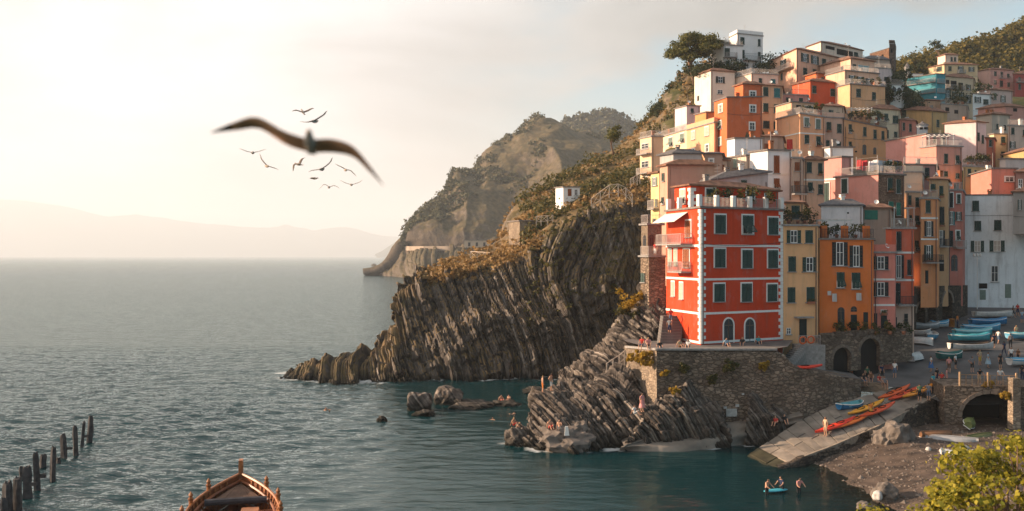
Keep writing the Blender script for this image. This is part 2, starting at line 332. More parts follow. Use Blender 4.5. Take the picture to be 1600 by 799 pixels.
# ------------------------------------------------------------------ sea
def beach_z(X, Y):
    z = np.clip((X-26.1)*.2, -4.5, 1.5)+.2*fbm(X*.5, Y*.5, 0, 3, 31)
    return z+np.clip(58-Y, 0, 20)*.17*np.clip((X-10)/8, 0, 1)
def sea():
    xs = np.arange(-104, 78, .42); ys = np.concatenate([np.arange(38, 110, .36), np.arange(110, 190, .55)])
    X, Y = np.meshgrid(xs, ys, indexing='ij'); Z = np.zeros_like(X); rng = np.random.RandomState(3)
    for k in range(52):
        lam = .62*1.058**k; th = R(-66)+rng.normal()*.55; kx, ky = math.cos(th)*2*math.pi/lam, math.sin(th)*2*math.pi/lam
        a = .021*lam*math.exp(-lam/3.4); ph = kx*X+ky*Y+rng.rand()*6.28+.9*fbm(X*.05, Y*.05, k*7.1, 2, 5)
        Z += a*(np.sin(ph)+.28*np.sin(2*ph+.6))
    gust = .75+.6*fbm(X*.03, Y*.045, 0, 3, 77)
    cove = 1-.86*np.clip((X+26)/24, 0, 1)*np.clip((135-Y)/12, 0, 1)     # sheltered by the headland
    fade = np.clip(np.minimum.reduce([X+104, 77-X, Y-38, (189-Y)*.22])/12, 0, 1)
    Z *= gust*cove*fade
    depth = np.clip(Z-beach_z(X, Y), 0, 9)
    depth = np.where((X > 6) & (Y < 94), depth, 9)
    V = np.stack([X, Y, Z], 2).reshape(-1, 3); Q = grid_faces(len(xs), len(ys)); n = len(V)
    x0, x1, y0, y1 = xs[0], xs[-1], ys[0], ys[-1]; B = 25000
    gx = [-B, -3000, -600, x0, x1, 600, 3000, B]; gy = [-400, -100, y0, y1, 420, 900, 2500, 6000, B]
    O = []; FQ = []
    for i in range(len(gx)-1):
        for j in range(len(gy)-1):
            if gx[i] == x0 and gy[j] == y0: continue
            k = n+len(O); O += [(gx[i], gy[j], 0), (gx[i+1], gy[j], 0), (gx[i+1], gy[j+1], 0), (gx[i], gy[j+1], 0)]; FQ.append((k, k+1, k+2, k+3))
    me = np_mesh('sea', np.vstack([V, O]), np.vstack([Q, FQ]))
    calm = np.clip(1-.8*np.clip((X+34)/26, 0, 1)*np.clip((138-Y)/10, 0, 1), .2, 1)
    ca = me.attributes.new('ripple', 'FLOAT', 'POINT'); ca.data.foreach_set('value', np.concatenate([calm.ravel(), np.full(len(O), 1.)]).astype(np.float32))
    at_ = me.attributes.new('depth', 'FLOAT', 'POINT'); at_.data.foreach_set('value', np.concatenate([depth.ravel(), np.full(len(O), 9)]).astype(np.float32))
    m = bpy.data.materials.new('sea water'); nt, N, L, P = nodes(m); MATS['sea'] = m
    N.remove(P); out = N['Material Output']; g = N.new('ShaderNodeNewGeometry')
    def noise(sc, s, d, r=.55):
        v = N.new('ShaderNodeMapping'); v.inputs['Rotation'].default_value = (0, 0, R(26)); v.inputs['Scale'].default_value = sc; L.new(g.outputs['Position'], v.inputs[0])
        n = N.new('ShaderNodeTexNoise'); n.inputs['Scale'].default_value = s; n.inputs['Detail'].default_value = d; n.inputs['Roughness'].default_value = r; L.new(v.outputs[0], n.inputs['Vector']); return n.outputs['Fac']
    rp = N.new('ShaderNodeAttribute'); rp.attribute_name = 'ripple'
    def bump(h, dist, st, prev=None):
        b = N.new('ShaderNodeBump'); b.inputs['Distance'].default_value = dist; sm = N.new('ShaderNodeMath'); sm.operation = 'MULTIPLY'; sm.inputs[1].default_value = st; L.new(rp.outputs['Fac'], sm.inputs[0]); L.new(sm.outputs[0], b.inputs['Strength']); L.new(h, b.inputs['Height'])
        if prev: L.new(prev, b.inputs['Normal'])
        return b.outputs[0]
    nb = bump(noise((.55, 1.35, 1), 1.2, 5, .6), .42, .6); nb = bump(noise((.6, 1.2, 1), 3.6, 4), .1, .5, nb); nb = bump(noise((.5, 1.6, 1), .22, 4), 1.6, .6, nb)
    gl = N.new('ShaderNodeBsdfGlossy'); gl.inputs['Roughness'].default_value = .1; gl.inputs['Color'].default_value = (.80, .85, .84, 1); L.new(nb, gl.inputs['Normal'])
    df = N.new('ShaderNodeBsdfDiffuse'); df.inputs['Color'].default_value = (.0013, .029, .034, 1)
    tr = N.new('ShaderNodeBsdfTransparent'); tr.inputs['Color'].default_value = (.48, .62, .50, 1)
    da = N.new('ShaderNodeAttribute'); da.attribute_name = 'depth'
    ex = N.new('ShaderNodeMath'); ex.operation = 'POWER'; ex.inputs[0].default_value = .28; L.new(da.outputs['Fac'], ex.inputs[1])
    m1 = N.new('ShaderNodeMixShader'); L.new(ex.outputs[0], m1.inputs[0]); L.new(df.outputs[0], m1.inputs[1]); L.new(tr.outputs[0], m1.inputs[2])
    fo = N.new('ShaderNodeAttribute'); fo.attribute_name = 'foam'; fd_ = N.new('ShaderNodeBsdfDiffuse'); fd_.inputs['Color'].default_value = (.62, .64, .63, 1)
    fr = N.new('ShaderNodeFresnel'); fr.inputs['IOR'].default_value = 1.33; L.new(nb, fr.inputs['Normal'])
    m2 = N.new('ShaderNodeMixShader'); L.new(fr.outputs[0], m2.inputs[0]); L.new(m1.outputs[0], m2.inputs[1]); L.new(gl.outputs[0], m2.inputs[2]); m3 = N.new('ShaderNodeMixShader'); L.new(fo.outputs['Fac'], m3.inputs[0]); L.new(m2.outputs[0], m3.inputs[1]); L.new(fd_.outputs[0], m3.inputs[2]); L.new(m3.outputs[0], out.inputs[0])
    tag(link('sea', me, m), kind='structure'); global SEA; SEA = (me, xs, ys, len(O))
    bx = np.arange(4, 74, .6); by = np.arange(36, 97, .6); BX, BY = np.meshgrid(bx, by, indexing='ij')
    bm = np_mesh('beach', np.stack([BX, BY, beach_z(BX, BY)], 2).reshape(-1, 3), grid_faces(len(bx), len(by)))
    tag(link('beach', bm, plain('wet sand and shingle', (.085, .060, .045), .8, var=.6, scale=.8, bump=.9, bscale=2.2)), kind='structure')
    deep = MB().poly([(-B, -400, -8), (B, -400, -8), (B, B, -8), (-B, B, -8)])
    tag(deep.build('sea_bed', plain('sea bed', (.01, .05, .055), .9)), kind='structure')
sea()
# ------------------------------------------------------------------ foliage kit
def leaf_cloud(centres, radii, n_per, size, rng, flat=1.0, up=.35, shell=.55):
    """many small leaf-sized quads spread through a set of ellipsoidal clumps -> V,Q"""
    C = np.repeat(np.asarray(centres, float), n_per, 0); Rr = np.repeat(np.asarray(radii, float), n_per)
    n = len(C); d = rng.normal(size=(n, 3)); d /= np.linalg.norm(d, axis=1, keepdims=True)
    rad = Rr*(shell+(1-shell)*rng.rand(n))*(.75+.5*rng.rand(n)); p = C+d*rad[:, None]*np.array([1, 1, flat])
    nn = d+rng.normal(size=(n, 3))*.7+np.array([0, 0, up]); nn /= np.linalg.norm(nn, axis=1, keepdims=True)
    a = np.cross(nn, rng.normal(size=(n, 3))); a /= np.linalg.norm(a, axis=1, keepdims=True); b = np.cross(nn, a)
    s = size*(.6+.8*rng.rand(n))[:, None] if np.isscalar(size) else np.repeat(np.asarray(size), n_per)[:, None]*(.6+.8*rng.rand(n))[:, None]
    V = np.stack([p-a*s*.5-b*s*.18, p-b*s*.42+a*s*.05, p+a*s*.55+b*s*.1, p+b*s*.45], 1).reshape(-1, 3)
    return V, np.arange(n*4).reshape(-1, 4)
L_SCRUB = leafmat('scrub leaves', (.030, .045, .012), (.17, .13, .035)); L_PINE = leafmat('pine needles', (.03, .045, .010), (.17, .15, .03), .3)
L_WOOD = leafmat('wood leaves', (.035, .045, .008), (.21, .15, .025)); L_DRY = leafmat('dry grass', (.17, .10, .035), (.46, .29, .11), .3)
L_FORE = leafmat('sunlit leaves', (.11, .13, .012), (.50, .41, .045), .5); L_GOLD = leafmat('golden leaves', (.22, .13, .01), (.50, .32, .04), .45); L_FAR = leafmat('far scrub', (.035, .045, .015), (.12, .10, .035), .2)
L_DARK = leafmat('dark leaves', (.012, .025, .010), (.06, .07, .02), .3)
BARK = plain('bark', (.16, .10, .065), .95, var=.35, scale=2, bump=.8, bscale=5)
def clumps_on(A, N, idx, rng, rmin, rmax, per, leaf, name, mat, flat=.7, sink=.25):
    """one mass of scrub scattered over a surface"""
    P = A.reshape(-1, 3)[idx]+0; Nn = N.reshape(-1, 3)[idx]; P = P+rng.normal(size=P.shape)*.4
    r = rmin+(rmax-rmin)*rng.rand(len(P))**2; P[:, 2] += r*(flat-sink)
    V, Q = leaf_cloud(P, r, per, leaf*(.7+.6*r/rmax), rng, flat); o = link(name, np_mesh(name, V, Q, False), mat)
    return tag(o, kind='stuff')
# ------------------------------------------------------------------ cliff and hillside left of the village
def cliff():
    # columns: water point, cliff-top point, ridge point behind
    K = [((437, 592), (438, 587, 141), (440, 586, 143), 0), ((452, 592), (455, 582, 141), (458, 581, 144), .1), ((480, 595), (482, 574, 140), (486, 572, 144), .2), ((505, 597), (510, 566, 139), (514, 563, 144), .3), ((525, 601), (530, 562, 137.5), (536, 558, 146), .4),
         ((560, 600), (562, 556, 139), (570, 549, 150), .5), ((592, 599), (590, 540, 141), (598, 529, 153), .6), ((612, 598), (604, 512, 143), (616, 498, 153), .8), ((645, 597), (612, 470, 146), (630, 456, 158), 1),
         ((690, 595), (640, 446, 148), (652, 440, 162), 1), ((735, 594), (690, 436, 150), (685, 428, 168), 1), ((780, 593), (750, 428, 151), (730, 410, 180), 1), ((825, 592), (815, 403, 152), (775, 388, 188), 1),
         ((865, 591), (858, 368, 153), (795, 342, 200), 1), ((900, 589), (900, 342, 155), (855, 296, 212), 1), ((935, 587), (950, 326, 157), (905, 268, 222), 1), ((975, 585), (1003, 317, 160), (950, 246, 230), 1), ((1020, 583), (1040, 312, 163), (1000, 204, 236), 1),
         ((1075, 583), (1090, 300, 168), (1036, 158, 236), 1), ((1120, 583), (1140, 290, 175), (1070, 112, 234), 1), ((1170, 583), (1200, 280, 185), (1120, 100, 240), 1)]
    cols = []
    for (wx, wy), t, r, k in K:
        w = atz(wx, wy, 0); T = at(*t); Rg = at(*r)
        lo = Vector((w.x, w.y-.6, -2.5)); mid = w.lerp(T, .5)+Vector((0, -2.2*k, 0)); m2 = T.lerp(Rg, .45)+Vector((0, 0, .6*k))
        back = Rg+Vector((4, 26*k+4, -13*k-3))
        cols.append([lo, w, w.lerp(T, .25)+Vector((0, -1.2*k, 0)), mid, w.lerp(T, .78)+Vector((0, -1.2*k, 0)), T, T.lerp(Rg, .2)+Vector((0, 0, .5*k)), m2, Rg, back])
    nu, nv = 760, 380; A = loft(cols, nu, nv); N = normals(A)
    if N[nu//2, nv//4, 1] > 0: N = -N
    v = np.linspace(0, 9, nv)[None, :]; u = np.linspace(0, 1, nu)[:, None]
    face = np.clip((5.35+3.4*np.clip((-9-A[..., 0])/7, 0, 1)+.5*fbm(u*60, v*.3, 0, 2, 66)-v)/.25, 0, 1)*np.ones((nu, 1)); X, Y, Z = A[..., 0], A[..., 1], A[..., 2]
    bend = .58-.5*np.clip((X+14)/26, 0, 1)+.35*np.sin(Z*.16+X*.06)*np.clip((X+18)/20, 0, 1)*.6
    warp = 2.2*fbm(X*.05, Y*.02, Z*.05, 3, 11)
    s = X+bend*(Z-8)+warp
    size = np.clip((X+41)/26, .12, 1)
    d = (beds(s*2.3, Z-.3*X, 1, 3.0)*.5+beds(s*.8+3, Z, 2, 6.5)*.95+.9*fbm(X*.12, Y*.12, Z*.10, 4, 3)+.35*fbm(X*.8, Y*.8, Z*.8, 3, 8))*size
    brk = np.round(3.0*fbm(s*.2, Z*.26, 0, 3, 19))*.75*size
    bare = np.clip((X-4)/12, 0, 1)*np.clip((Z-9)/8, 0, 1)                # the right of the face is smoother, with scree and brush
    d = (d+brk)*(1-.5*bare)+bare*.8*fbm(X*.35, Y*.35, Z*.35, 4, 21)
    lump = 1.5*fbm(X*.07, Y*.07, Z*.05, 5, 4)+.5*fbm(X*.4, Y*.4, Z*.4, 3, 9)
    vis = np.clip(v, 0, 1)
    A2 = A+N*((d*face+lump*(1-face)*np.clip((v-5)/1, .2, 1)*size)*vis)[..., None]
    me = np_mesh('cliff', A2.reshape(-1, 3), grid_faces(nu, nv), False)
    m = rock('bedded cliff rock', (1, .05, .30), [(.022, .020, .018), (.066, .056, .048), (.125, .106, .090), (.29, .255, .22)], .8, ((.075, .058, .022), (.21, .135, .065)), True)
    tag(link('cliff', me, m), kind='structure'); SHORE.append(A2.reshape(-1, 3)[np.abs(A2[..., 2].ravel()) < .3])
    rng = np.random.RandomState(5); vv = np.broadcast_to(v, (nu, nv)).ravel(); xx = A2[..., 0].ravel(); yy = A2[..., 1].ravel(); zz = A2[..., 2].ravel()
    pat = fbm(xx*.09, yy*.09, 3, 3, 40)
    up = np.where((vv > 5.6) & (vv < 8.2) & (xx > 2) & (pat > -.12))[0]
    clumps_on(A2, N, rng.choice(up, 1500), rng, .5, 1.9, 26, .42, 'hillside_scrub', L_SCRUB)
    dry = np.where((vv > 4.9) & (vv < 8.2) & (xx > -14) & (pat < .1))[0]
    clumps_on(A2, N, rng.choice(dry, 2300), rng, .3, 1.0, 15, .42, 'dry_grass', L_DRY, .5)
    fc = np.where((vv > 2.6) & (vv < 5.3) & (xx > 2) & (pat > .0))[0]
    clumps_on(A2, N, rng.choice(fc, 420), rng, .25, .8, 16, .3, 'cliff_scrub', L_SCRUB, .6)
    return A2
CL = cliff()
# ------------------------------------------------------------------ far headland and the mountains behind
def headland():
    K = [((572, 430.6), (575, 428.5, 835), (577, 428, 840)), ((590, 431), (592, 425, 830), (596, 424.5, 836)), ((606, 432), (607, 419, 825), (610, 417, 835)), ((622, 433), (622, 404, 815), (627, 401, 835)), ((640, 435), (636, 389, 810), (640, 383, 835)), ((662, 437), (660, 388, 790), (655, 360, 850)),
         ((700, 437), (700, 388, 780), (690, 340, 880)), ((740, 437), (735, 386, 775), (722, 305, 900)), ((790, 437), (780, 384, 770), (755, 279, 930)), ((840, 437), (830, 370, 765), (790, 251, 960)), ((890, 437), (880, 350, 760), (818, 226, 990)), ((940, 437), (935, 340, 760), (845, 212, 1010)),
         ((1000, 437), (990, 330, 760), (880, 226, 1030)), ((1060, 437), (1050, 330, 760), (940, 240, 1050)), ((1120, 437), (1110, 330, 760), (1010, 250, 1080))]
    cols = []
    for (wx, wy), t, r in K:
        w = atz(wx, wy, 0); T = at(*t); G = at(*r)
        cols.append([Vector((w.x, w.y-3, -8)), w, w.lerp(T, .55)+Vector((0, -4, 0)), T, T+Vector((0, 7, .4)), T.lerp(G, .45)+Vector((0, 0, (G.z-T.z)*.12)), G, G+Vector((40, 160, -30))])
    nu, nv = 430, 240; A = loft(cols, nu, nv); N = normals(A)
    if N[nu//2, nv//4, 1] > 0: N = -N
    v = np.linspace(0, 7, nv)[None, :]*np.ones((nu, 1)); X, Y, Z = A[..., 0], A[..., 1], A[..., 2]
    sz = np.clip((X+122)/60, .16, 1); face = np.clip((3.1-v)/.3, 0, 1)
    rid = lambda a: 1-np.abs(a)*2
    s = X*.22+Z*.03+1.5*fbm(X*.02, Y*.02, Z*.02, 3, 51)
    d = 4.5*beds(s, Z, 7, 14)*.7+6*fbm(X*.05, Y*.05, Z*.04, 4, 52)
    gul = 19*rid(fbm(X*.016, Y*.006, Z*.006, 3, 53))*np.clip((v-3.5)/1.2, 0, 1)*np.clip((7-v)/1.2, 0, 1)+6.5*fbm(X*.05, Y*.05, Z*.05, 5, 54)
    flat = np.clip(1-np.abs(v-3.5)/.55, 0, 1)
    A2 = A+N*((d*face+gul*(1-face))*sz*np.clip(v, 0, 1)*(1-.85*flat))[..., None]
    m = rock('headland rock', (1, .1, .25), [(.035, .028, .022), (.085, .066, .05), (.14, .108, .08), (.19, .15, .115)], 4., ((.05, .045, .018), (.14, .10, .05)))
    tag(link('headland', np_mesh('headland', A2.reshape(-1, 3), grid_faces(nu, nv), True), m), kind='structure')
    rng = np.random.RandomState(9); pat = fbm(A2[..., 0]*.02, A2[..., 1]*.02, 1, 4, 60).ravel(); vv = v.ravel()
    ok = np.where((vv > 4.2) & (vv < 6.6) & (A2[..., 0].ravel() > -92) & (pat+.34*(vv-5.45) > -.03))[0]
    clumps_on(A2, N, rng.choice(ok, 2100), rng, 1.8, 5.2, 20, 1.7, 'headland_scrub', L_FAR, .6)
    # coast road on its wall, cut into the headland
    P = [at(x, 388, Yd) for x, Yd in ((628, 822), (640, 806), (662, 788), (700, 777), (735, 772), (780, 767))]
    b = MB()
    for p, q in zip(P, P[1:]):
        b.hexa([p+Vector((0, -3.5, -2)), q+Vector((0, -3.5, -2)), q+Vector((0, 3, -2)), p+Vector((0, 3, -2)), p+Vector((0, -3, 1.6)), q+Vector((0, -3, 1.6)), q+Vector((0, 3, 1.6)), p+Vector((0, 3, 1.6))])
    tag(b.build('road_wall', plain('pale road wall', (.36, .28, .21), .9, var=.25, scale=.1)), 'long pale wall of the coast road on the far headland', 'wall')
    t = empty('tunnel_house', at(752, 388, 766)); q = at(752, 387, 764)
    MB().box(-13, 13, -4, 6, 0, 5.5).build('wall', plain('tunnel portal render', (.50, .38, .27), .9, var=.2), t, q, R(-6)); MB().box(-13.6, 13.6, -4.6, 6.6, 5.5, 6.1).build('roof', M_['eave'], t, q, R(-6))
    for k in range(4): MB().box(-.9, .9, -4.15, -3.9, 1, 4).build('window', M_['void'], t, q+Vector((-9+k*6, .9-.6*k, 0)), R(-6))
    tag(t, 'long flat-roofed gallery at the end of the coast road', 'building')
    def rocklet(px, py, s, label):
        c = atz(px, py, 0); V, Q = boulder(s, 3, 71+int(px)); tag(link('sea_rock', np_mesh('sea_rock', V, Q, False), m, None, c+Vector((0, 0, s*.05))), label, 'rock')
    rocklet(581, 429.5, 7, 'low dark rock at the tip of the far headland'); rocklet(584, 416, 5, 'tiny rock standing alone in the sea off the far headland')
def boulder(s, sub=3, seed=0, squash=.75):
    bm = bmesh.new(); bmesh.ops.create_icosphere(bm, subdivisions=sub+1, radius=1); V = np.array([v.co[:] for v in bm.verts]); Q = np.array([[v.index for v in f.verts] for f in bm.faces]); bm.free()
    d = 1+.75*fbm(V[:, 0]*1.3, V[:, 1]*1.1, V[:, 2]*1.1, 4, seed)+.25*fbm(V[:, 0]*3.5, V[:, 1]*3.5, V[:, 2]*3.5, 3, seed+3)
    V = V*d[:, None]; V = np.where(np.abs(V) > .8, np.sign(V)*(.8+(np.abs(V)-.8)*.8), V); V[:, 2] *= squash
    return V*s, Q
headland()
def ridge(name, pts, Y, depth, mat, amp, seed, base=None):
    P = crv([tuple(at(x, y, Y)) for x, y in pts], 160); cols = []
    t = np.linspace(0, 1, 26); A = np.zeros((160, 26+8, 3)); n = 26
    for j in range(n):
        f = t[j]; A[:, j, 0] = P[:, 0]*(1-.12*(1-f)); A[:, j, 1] = P[:, 1]-depth*(1-f); A[:, j, 2] = -10+(P[:, 2]+10)*(f**.85)
    for j in range(8): A[:, n+j, 0] = P[:, 0]; A[:, n+j, 1] = P[:, 1]+depth*(j+1)/8; A[:, n+j, 2] = P[:, 2]*(1-(j+1)/8)-10*(j+1)/8
    X, Yy, Z = A[..., 0], A[..., 1], A[..., 2]; f = amp*fbm(X/(amp*9), Yy/(amp*9), 0, 5, seed)
    A[..., 2] += f*np.clip(Z/40, 0, 1)
    tag(link(name, np_mesh(name, A.reshape(-1, 3), grid_faces(160, 34)), mat), kind='structure'); return A
M_FAR = rock('far hill slopes', (1, .1, .2), [(.06, .06, .035), (.09, .085, .045), (.15, .125, .08), (.19, .15, .10)], 40., ((.05, .06, .025), (.12, .10, .05)))
A3 = ridge('mountain', [(800, 262), (850, 216), (870, 204), (888, 191), (910, 187), (928, 180), (950, 174), (970, 182), (1000, 186), (1040, 190), (1100, 196), (1200, 215), (1320, 240)], 1450, 330, M_FAR, 26, 21)
rng = np.random.RandomState(2)
_n = normals(A3); _ok = np.where((A3[..., 2] > 60).ravel())[0]; clumps_on(A3, _n, rng.choice(_ok, 2400), rng, 4, 12, 14, 4.6, 'mountain_scrub', L_FAR, .55)
ridge('distant_hills', [(-260, 312), (-120, 310), (0, 312), (70, 319), (153, 334), (210, 336), (271, 341), (332, 350), (380, 355), (424, 358), (451, 354), (486, 363), (512, 359), (547, 358), (586, 366), (640, 372), (720, 384), (800, 398)], 17000, 2200, M_FAR, 80, 22)
ridge('distant_cape', [(585, 396), (600, 388), (615, 378), (635, 366), (655, 354), (680, 344), (720, 330), (800, 320), (900, 300)], 9000, 900, M_FAR, 50, 23)
# air: far things fade to a warm cream
hz = MB().box(-26000, 26000, -450, 26000, -10, 1120).mesh('haze'); hm = bpy.data.materials.new('haze air'); hm.use_nodes = True
for n_ in list(hm.node_tree.nodes):
    if n_.type == 'BSDF_PRINCIPLED': hm.node_tree.nodes.remove(n_)
hv = hm.node_tree.nodes.new('ShaderNodeVolumePrincipled'); hv.inputs['Color'].default_value = (.86, .92, .98, 1); hv.inputs['Density'].default_value = .00013; hv.inputs['Anisotropy'].default_value = .1
hm.node_tree.links.new(hv.outputs[0], hm.node_tree.nodes['Material Output'].inputs['Volume'])
tag(link('haze', hz, hm), kind='stuff')
# ------------------------------------------------------------------ houses
WM = {}                                                # shared window meshes, one per kind and size
def cached(key, fn):
    if key not in WM: WM[key] = fn()
    return WM[key]
def leaf_mesh(w, h):                                   # a louvred shutter leaf, hung from its top left corner: x 0..w, z 0..h
    b = MB(); t = min(.07, w*.16); b.box(0, t, -.05, 0, 0, h); b.box(w-t, w, -.05, 0, 0, h); b.box(t, w-t, -.05, 0, 0, t); b.box(t, w-t, -.05, 0, h-t, h); b.box(t, w-t, -.05, 0, h*.5-t*.4, h*.5+t*.4)
    n = max(4, int(h/.16)); 
    for k in range(n):
        z = t+(h-2*t)*k/n; dz = (h-2*t)/n*.9; b.poly([(t, -.045, z), (w-t, -.045, z), (w-t, -.008, z+dz), (t, -.008, z+dz)])
    return b.mesh('shutter')
def pane_mesh(w, h, mull=True):
    b = MB(); f = min(.08, w*.12); b.box(-w/2, w/2, -.012, 0, 0, h, 1)
    b.box(-w/2, -w/2+f, -.06, -.01, 0, h); b.box(w/2-f, w/2, -.06, -.01, 0, h); b.box(-w/2+f, w/2-f, -.06, -.01, h-f, h); b.box(-w/2+f, w/2-f, -.06, -.01, 0, f)
    if mull: b.box(-f*.4, f*.4, -.05, -.011, f, h-f); b.box(-w/2+f, -f*.4, -.045, -.011, h*.55, h*.55+f*.6); b.box(f*.4, w/2-f, -.045, -.011, h*.55, h*.55+f*.6)
    return b.mesh('window')
def arch_pane(w, h):
    b = MB(); r = w/2; n = 10; pts = [(-r, -.015, 0), (r, -.015, 0)]+[(r*math.cos(math.pi*k/n), -.015, h-r+r*math.sin(math.pi*k/n)) for k in range(n+1)]
    b.poly(pts, 1); f = .07; b.box(-f/2, f/2, -.05, -.014, 0, h-.03); b.box(-r, -f/2, -.045, -.014, h-r-f, h-r); b.box(f/2, r, -.045, -.014, h-r-f, h-r)
    return b.mesh('window')
def surround_mesh(w, h, arch=False, t=.15):
    b = MB()
    if not arch:
        b.box(-w/2-t, -w/2, -.06, 0, -t*.3, h+t); b.box(w/2, w/2+t, -.06, 0, -t*.3, h+t); b.box(-w/2, w/2, -.06, 0, h, h+t)
    else:
        r = w/2; n = 10; b.box(-r-t, -r, -.06, 0, 0, h-r); b.box(r, r+t, -.06, 0, 0, h-r)
        for k in range(n):
            p = lambda rr, a, y: (rr*math.cos(a), y, h-r+rr*math.sin(a)); a0, a1 = math.pi*k/n, math.pi*(k+1)/n
            b.hexa([p(r, a0, -.06), p(r+t, a0, -.06), p(r+t, a0, 0), p(r, a0, 0), p(r, a1, -.06), p(r+t, a1, -.06), p(r+t, a1, 0), p(r, a1, 0)])
    return b.mesh('surround')
def sill_mesh(w): return MB().box(-w/2-.12, w/2+.12, -.16, 0, -.09, 0).mesh('sill')
def door_mesh(w, h):
    b = MB(); b.box(-w/2, w/2, -.03, 0, 0, h); b.box(-w*.4, -w*.05, -.05, -.03, h*.08, h*.45); b.box(w*.05, w*.4, -.05, -.03, h*.08, h*.45); b.box(-w*.4, -w*.05, -.05, -.03, h*.5, h*.93); b.box(w*.05, w*.4, -.05, -.03, h*.5, h*.93)
    return b.mesh('door')
def q1(x): return max(.2, round(x*12)/12)
def add_window(root, p, rot, w, h, kind, shut, sur, rng):
    w, h = q1(w), q1(h); base = Vector(p); out = Vector((math.sin(rot), -math.cos(rot), 0)); al = Vector((math.cos(rot), math.sin(rot), 0)); base = base+out*.012-Vector((0, 0, h/2))
    S_ = M_[shut]; k = kind[0]
    if k == 'd':
        o = link('door', cached(('d', w, h), lambda: door_mesh(w, h)), S_, root, base, rot)
    elif k == 'k':
        o = link('opening', cached(('k', w, h), lambda: MB().box(-w/2, w/2, -.02, .3, 0, h).mesh('opening')), M_['void'], root, base, rot)
    elif k == 'a':
        o = link('window', cached(('a', w, h), lambda: arch_pane(w, h)), [M_['wood'], M_['glass']], root, base, rot)
    else:
        pw = w*.52 if k in 'op' else w
        gl = M_['curtain'] if 'u' in kind else M_['bglass'] if 'b' in kind else M_['glass']
        o = link('window', cached(('g', q1(pw), h), lambda: pane_mesh(q1(pw), h)), [M_['white'], gl], root, base, rot)
    if k in 'ct':
        lw = w/2-.01
        for s in (0, 1):
            x = -w/2 if s == 0 else .01
            if k == 'c': link('shutter', cached(('l', lw, h), lambda: leaf_mesh(lw, h)), S_, o, (x, -.062, 0))
            else:
                link('shutter', cached(('l', lw, h/2), lambda: leaf_mesh(lw, h/2)), S_, o, (x, -.062, h/2))
                fl = cached(('lf', lw, h/2), lambda: flap(lw, h/2)); link('shutter', fl, S_, o, (x, -.062, h/2), (R(-32-14*rng.random()), 0, 0))
    if k in 'op':
        lw = w*.25
        for s in (-1, 1):
            x = -w/2+.0 if s < 0 else w/2-lw
            link('shutter', cached(('l', lw, h), lambda: leaf_mesh(lw, h)), S_, o, (x, -.02, 0), (0, 0, 0))
    if sur: link('surround', cached(('s', w, h, k == 'a'), lambda: surround_mesh(w, h, k == 'a')), M_[sur], o, (0, 0, 0))
    if k in 'cotg' and k != 'd': link('sill', cached(('si', w), lambda: sill_mesh(w)), M_['cement'], o, (0, 0, 0))
    if k in 'cgot' and not sur and base.y < 190 and rng.random() < .16:
        def fb():
            b = MB(); b.box(-w*.45, w*.45, -.34, -.05, -.02, .2); r2 = random.Random(int(w*100))
            for q in range(26):
                x, y, z = r2.uniform(-w*.48, w*.48), r2.uniform(-.38, -.04), r2.uniform(.15, .45); d = .09; b.poly([(x-d, y, z-d*.5), (x, y-d*.6, z), (x+d, y, z+d*.5), (x, y+d*.5, z+d)], 1)
            return b.mesh('flower_box')
        link('flower_box', cached(('fb', w), fb), [M_['pot'], L_SCRUB], o, (0, 0, -.12))
    return o
def flap(w, h):
    me = leaf_mesh(w, h); 
    for v in me.vertices: v.co.z -= h
    return me
def rail_mesh(L, hh=.95, step=.16, r=.016):
    b = MB(); b.tube([(0, 0, hh), (L, 0, hh)], .025, 5); b.tube([(0, 0, .1), (L, 0, .1)], .02, 5)
    n = max(2, int(L/step))
    for k in range(n+1): x = L*k/n; b.box(x-r, x+r, -r, r, .03, hh)
    return b.mesh('railing')
ROOMS = []                                             # footprints, used to shape the ground under the village
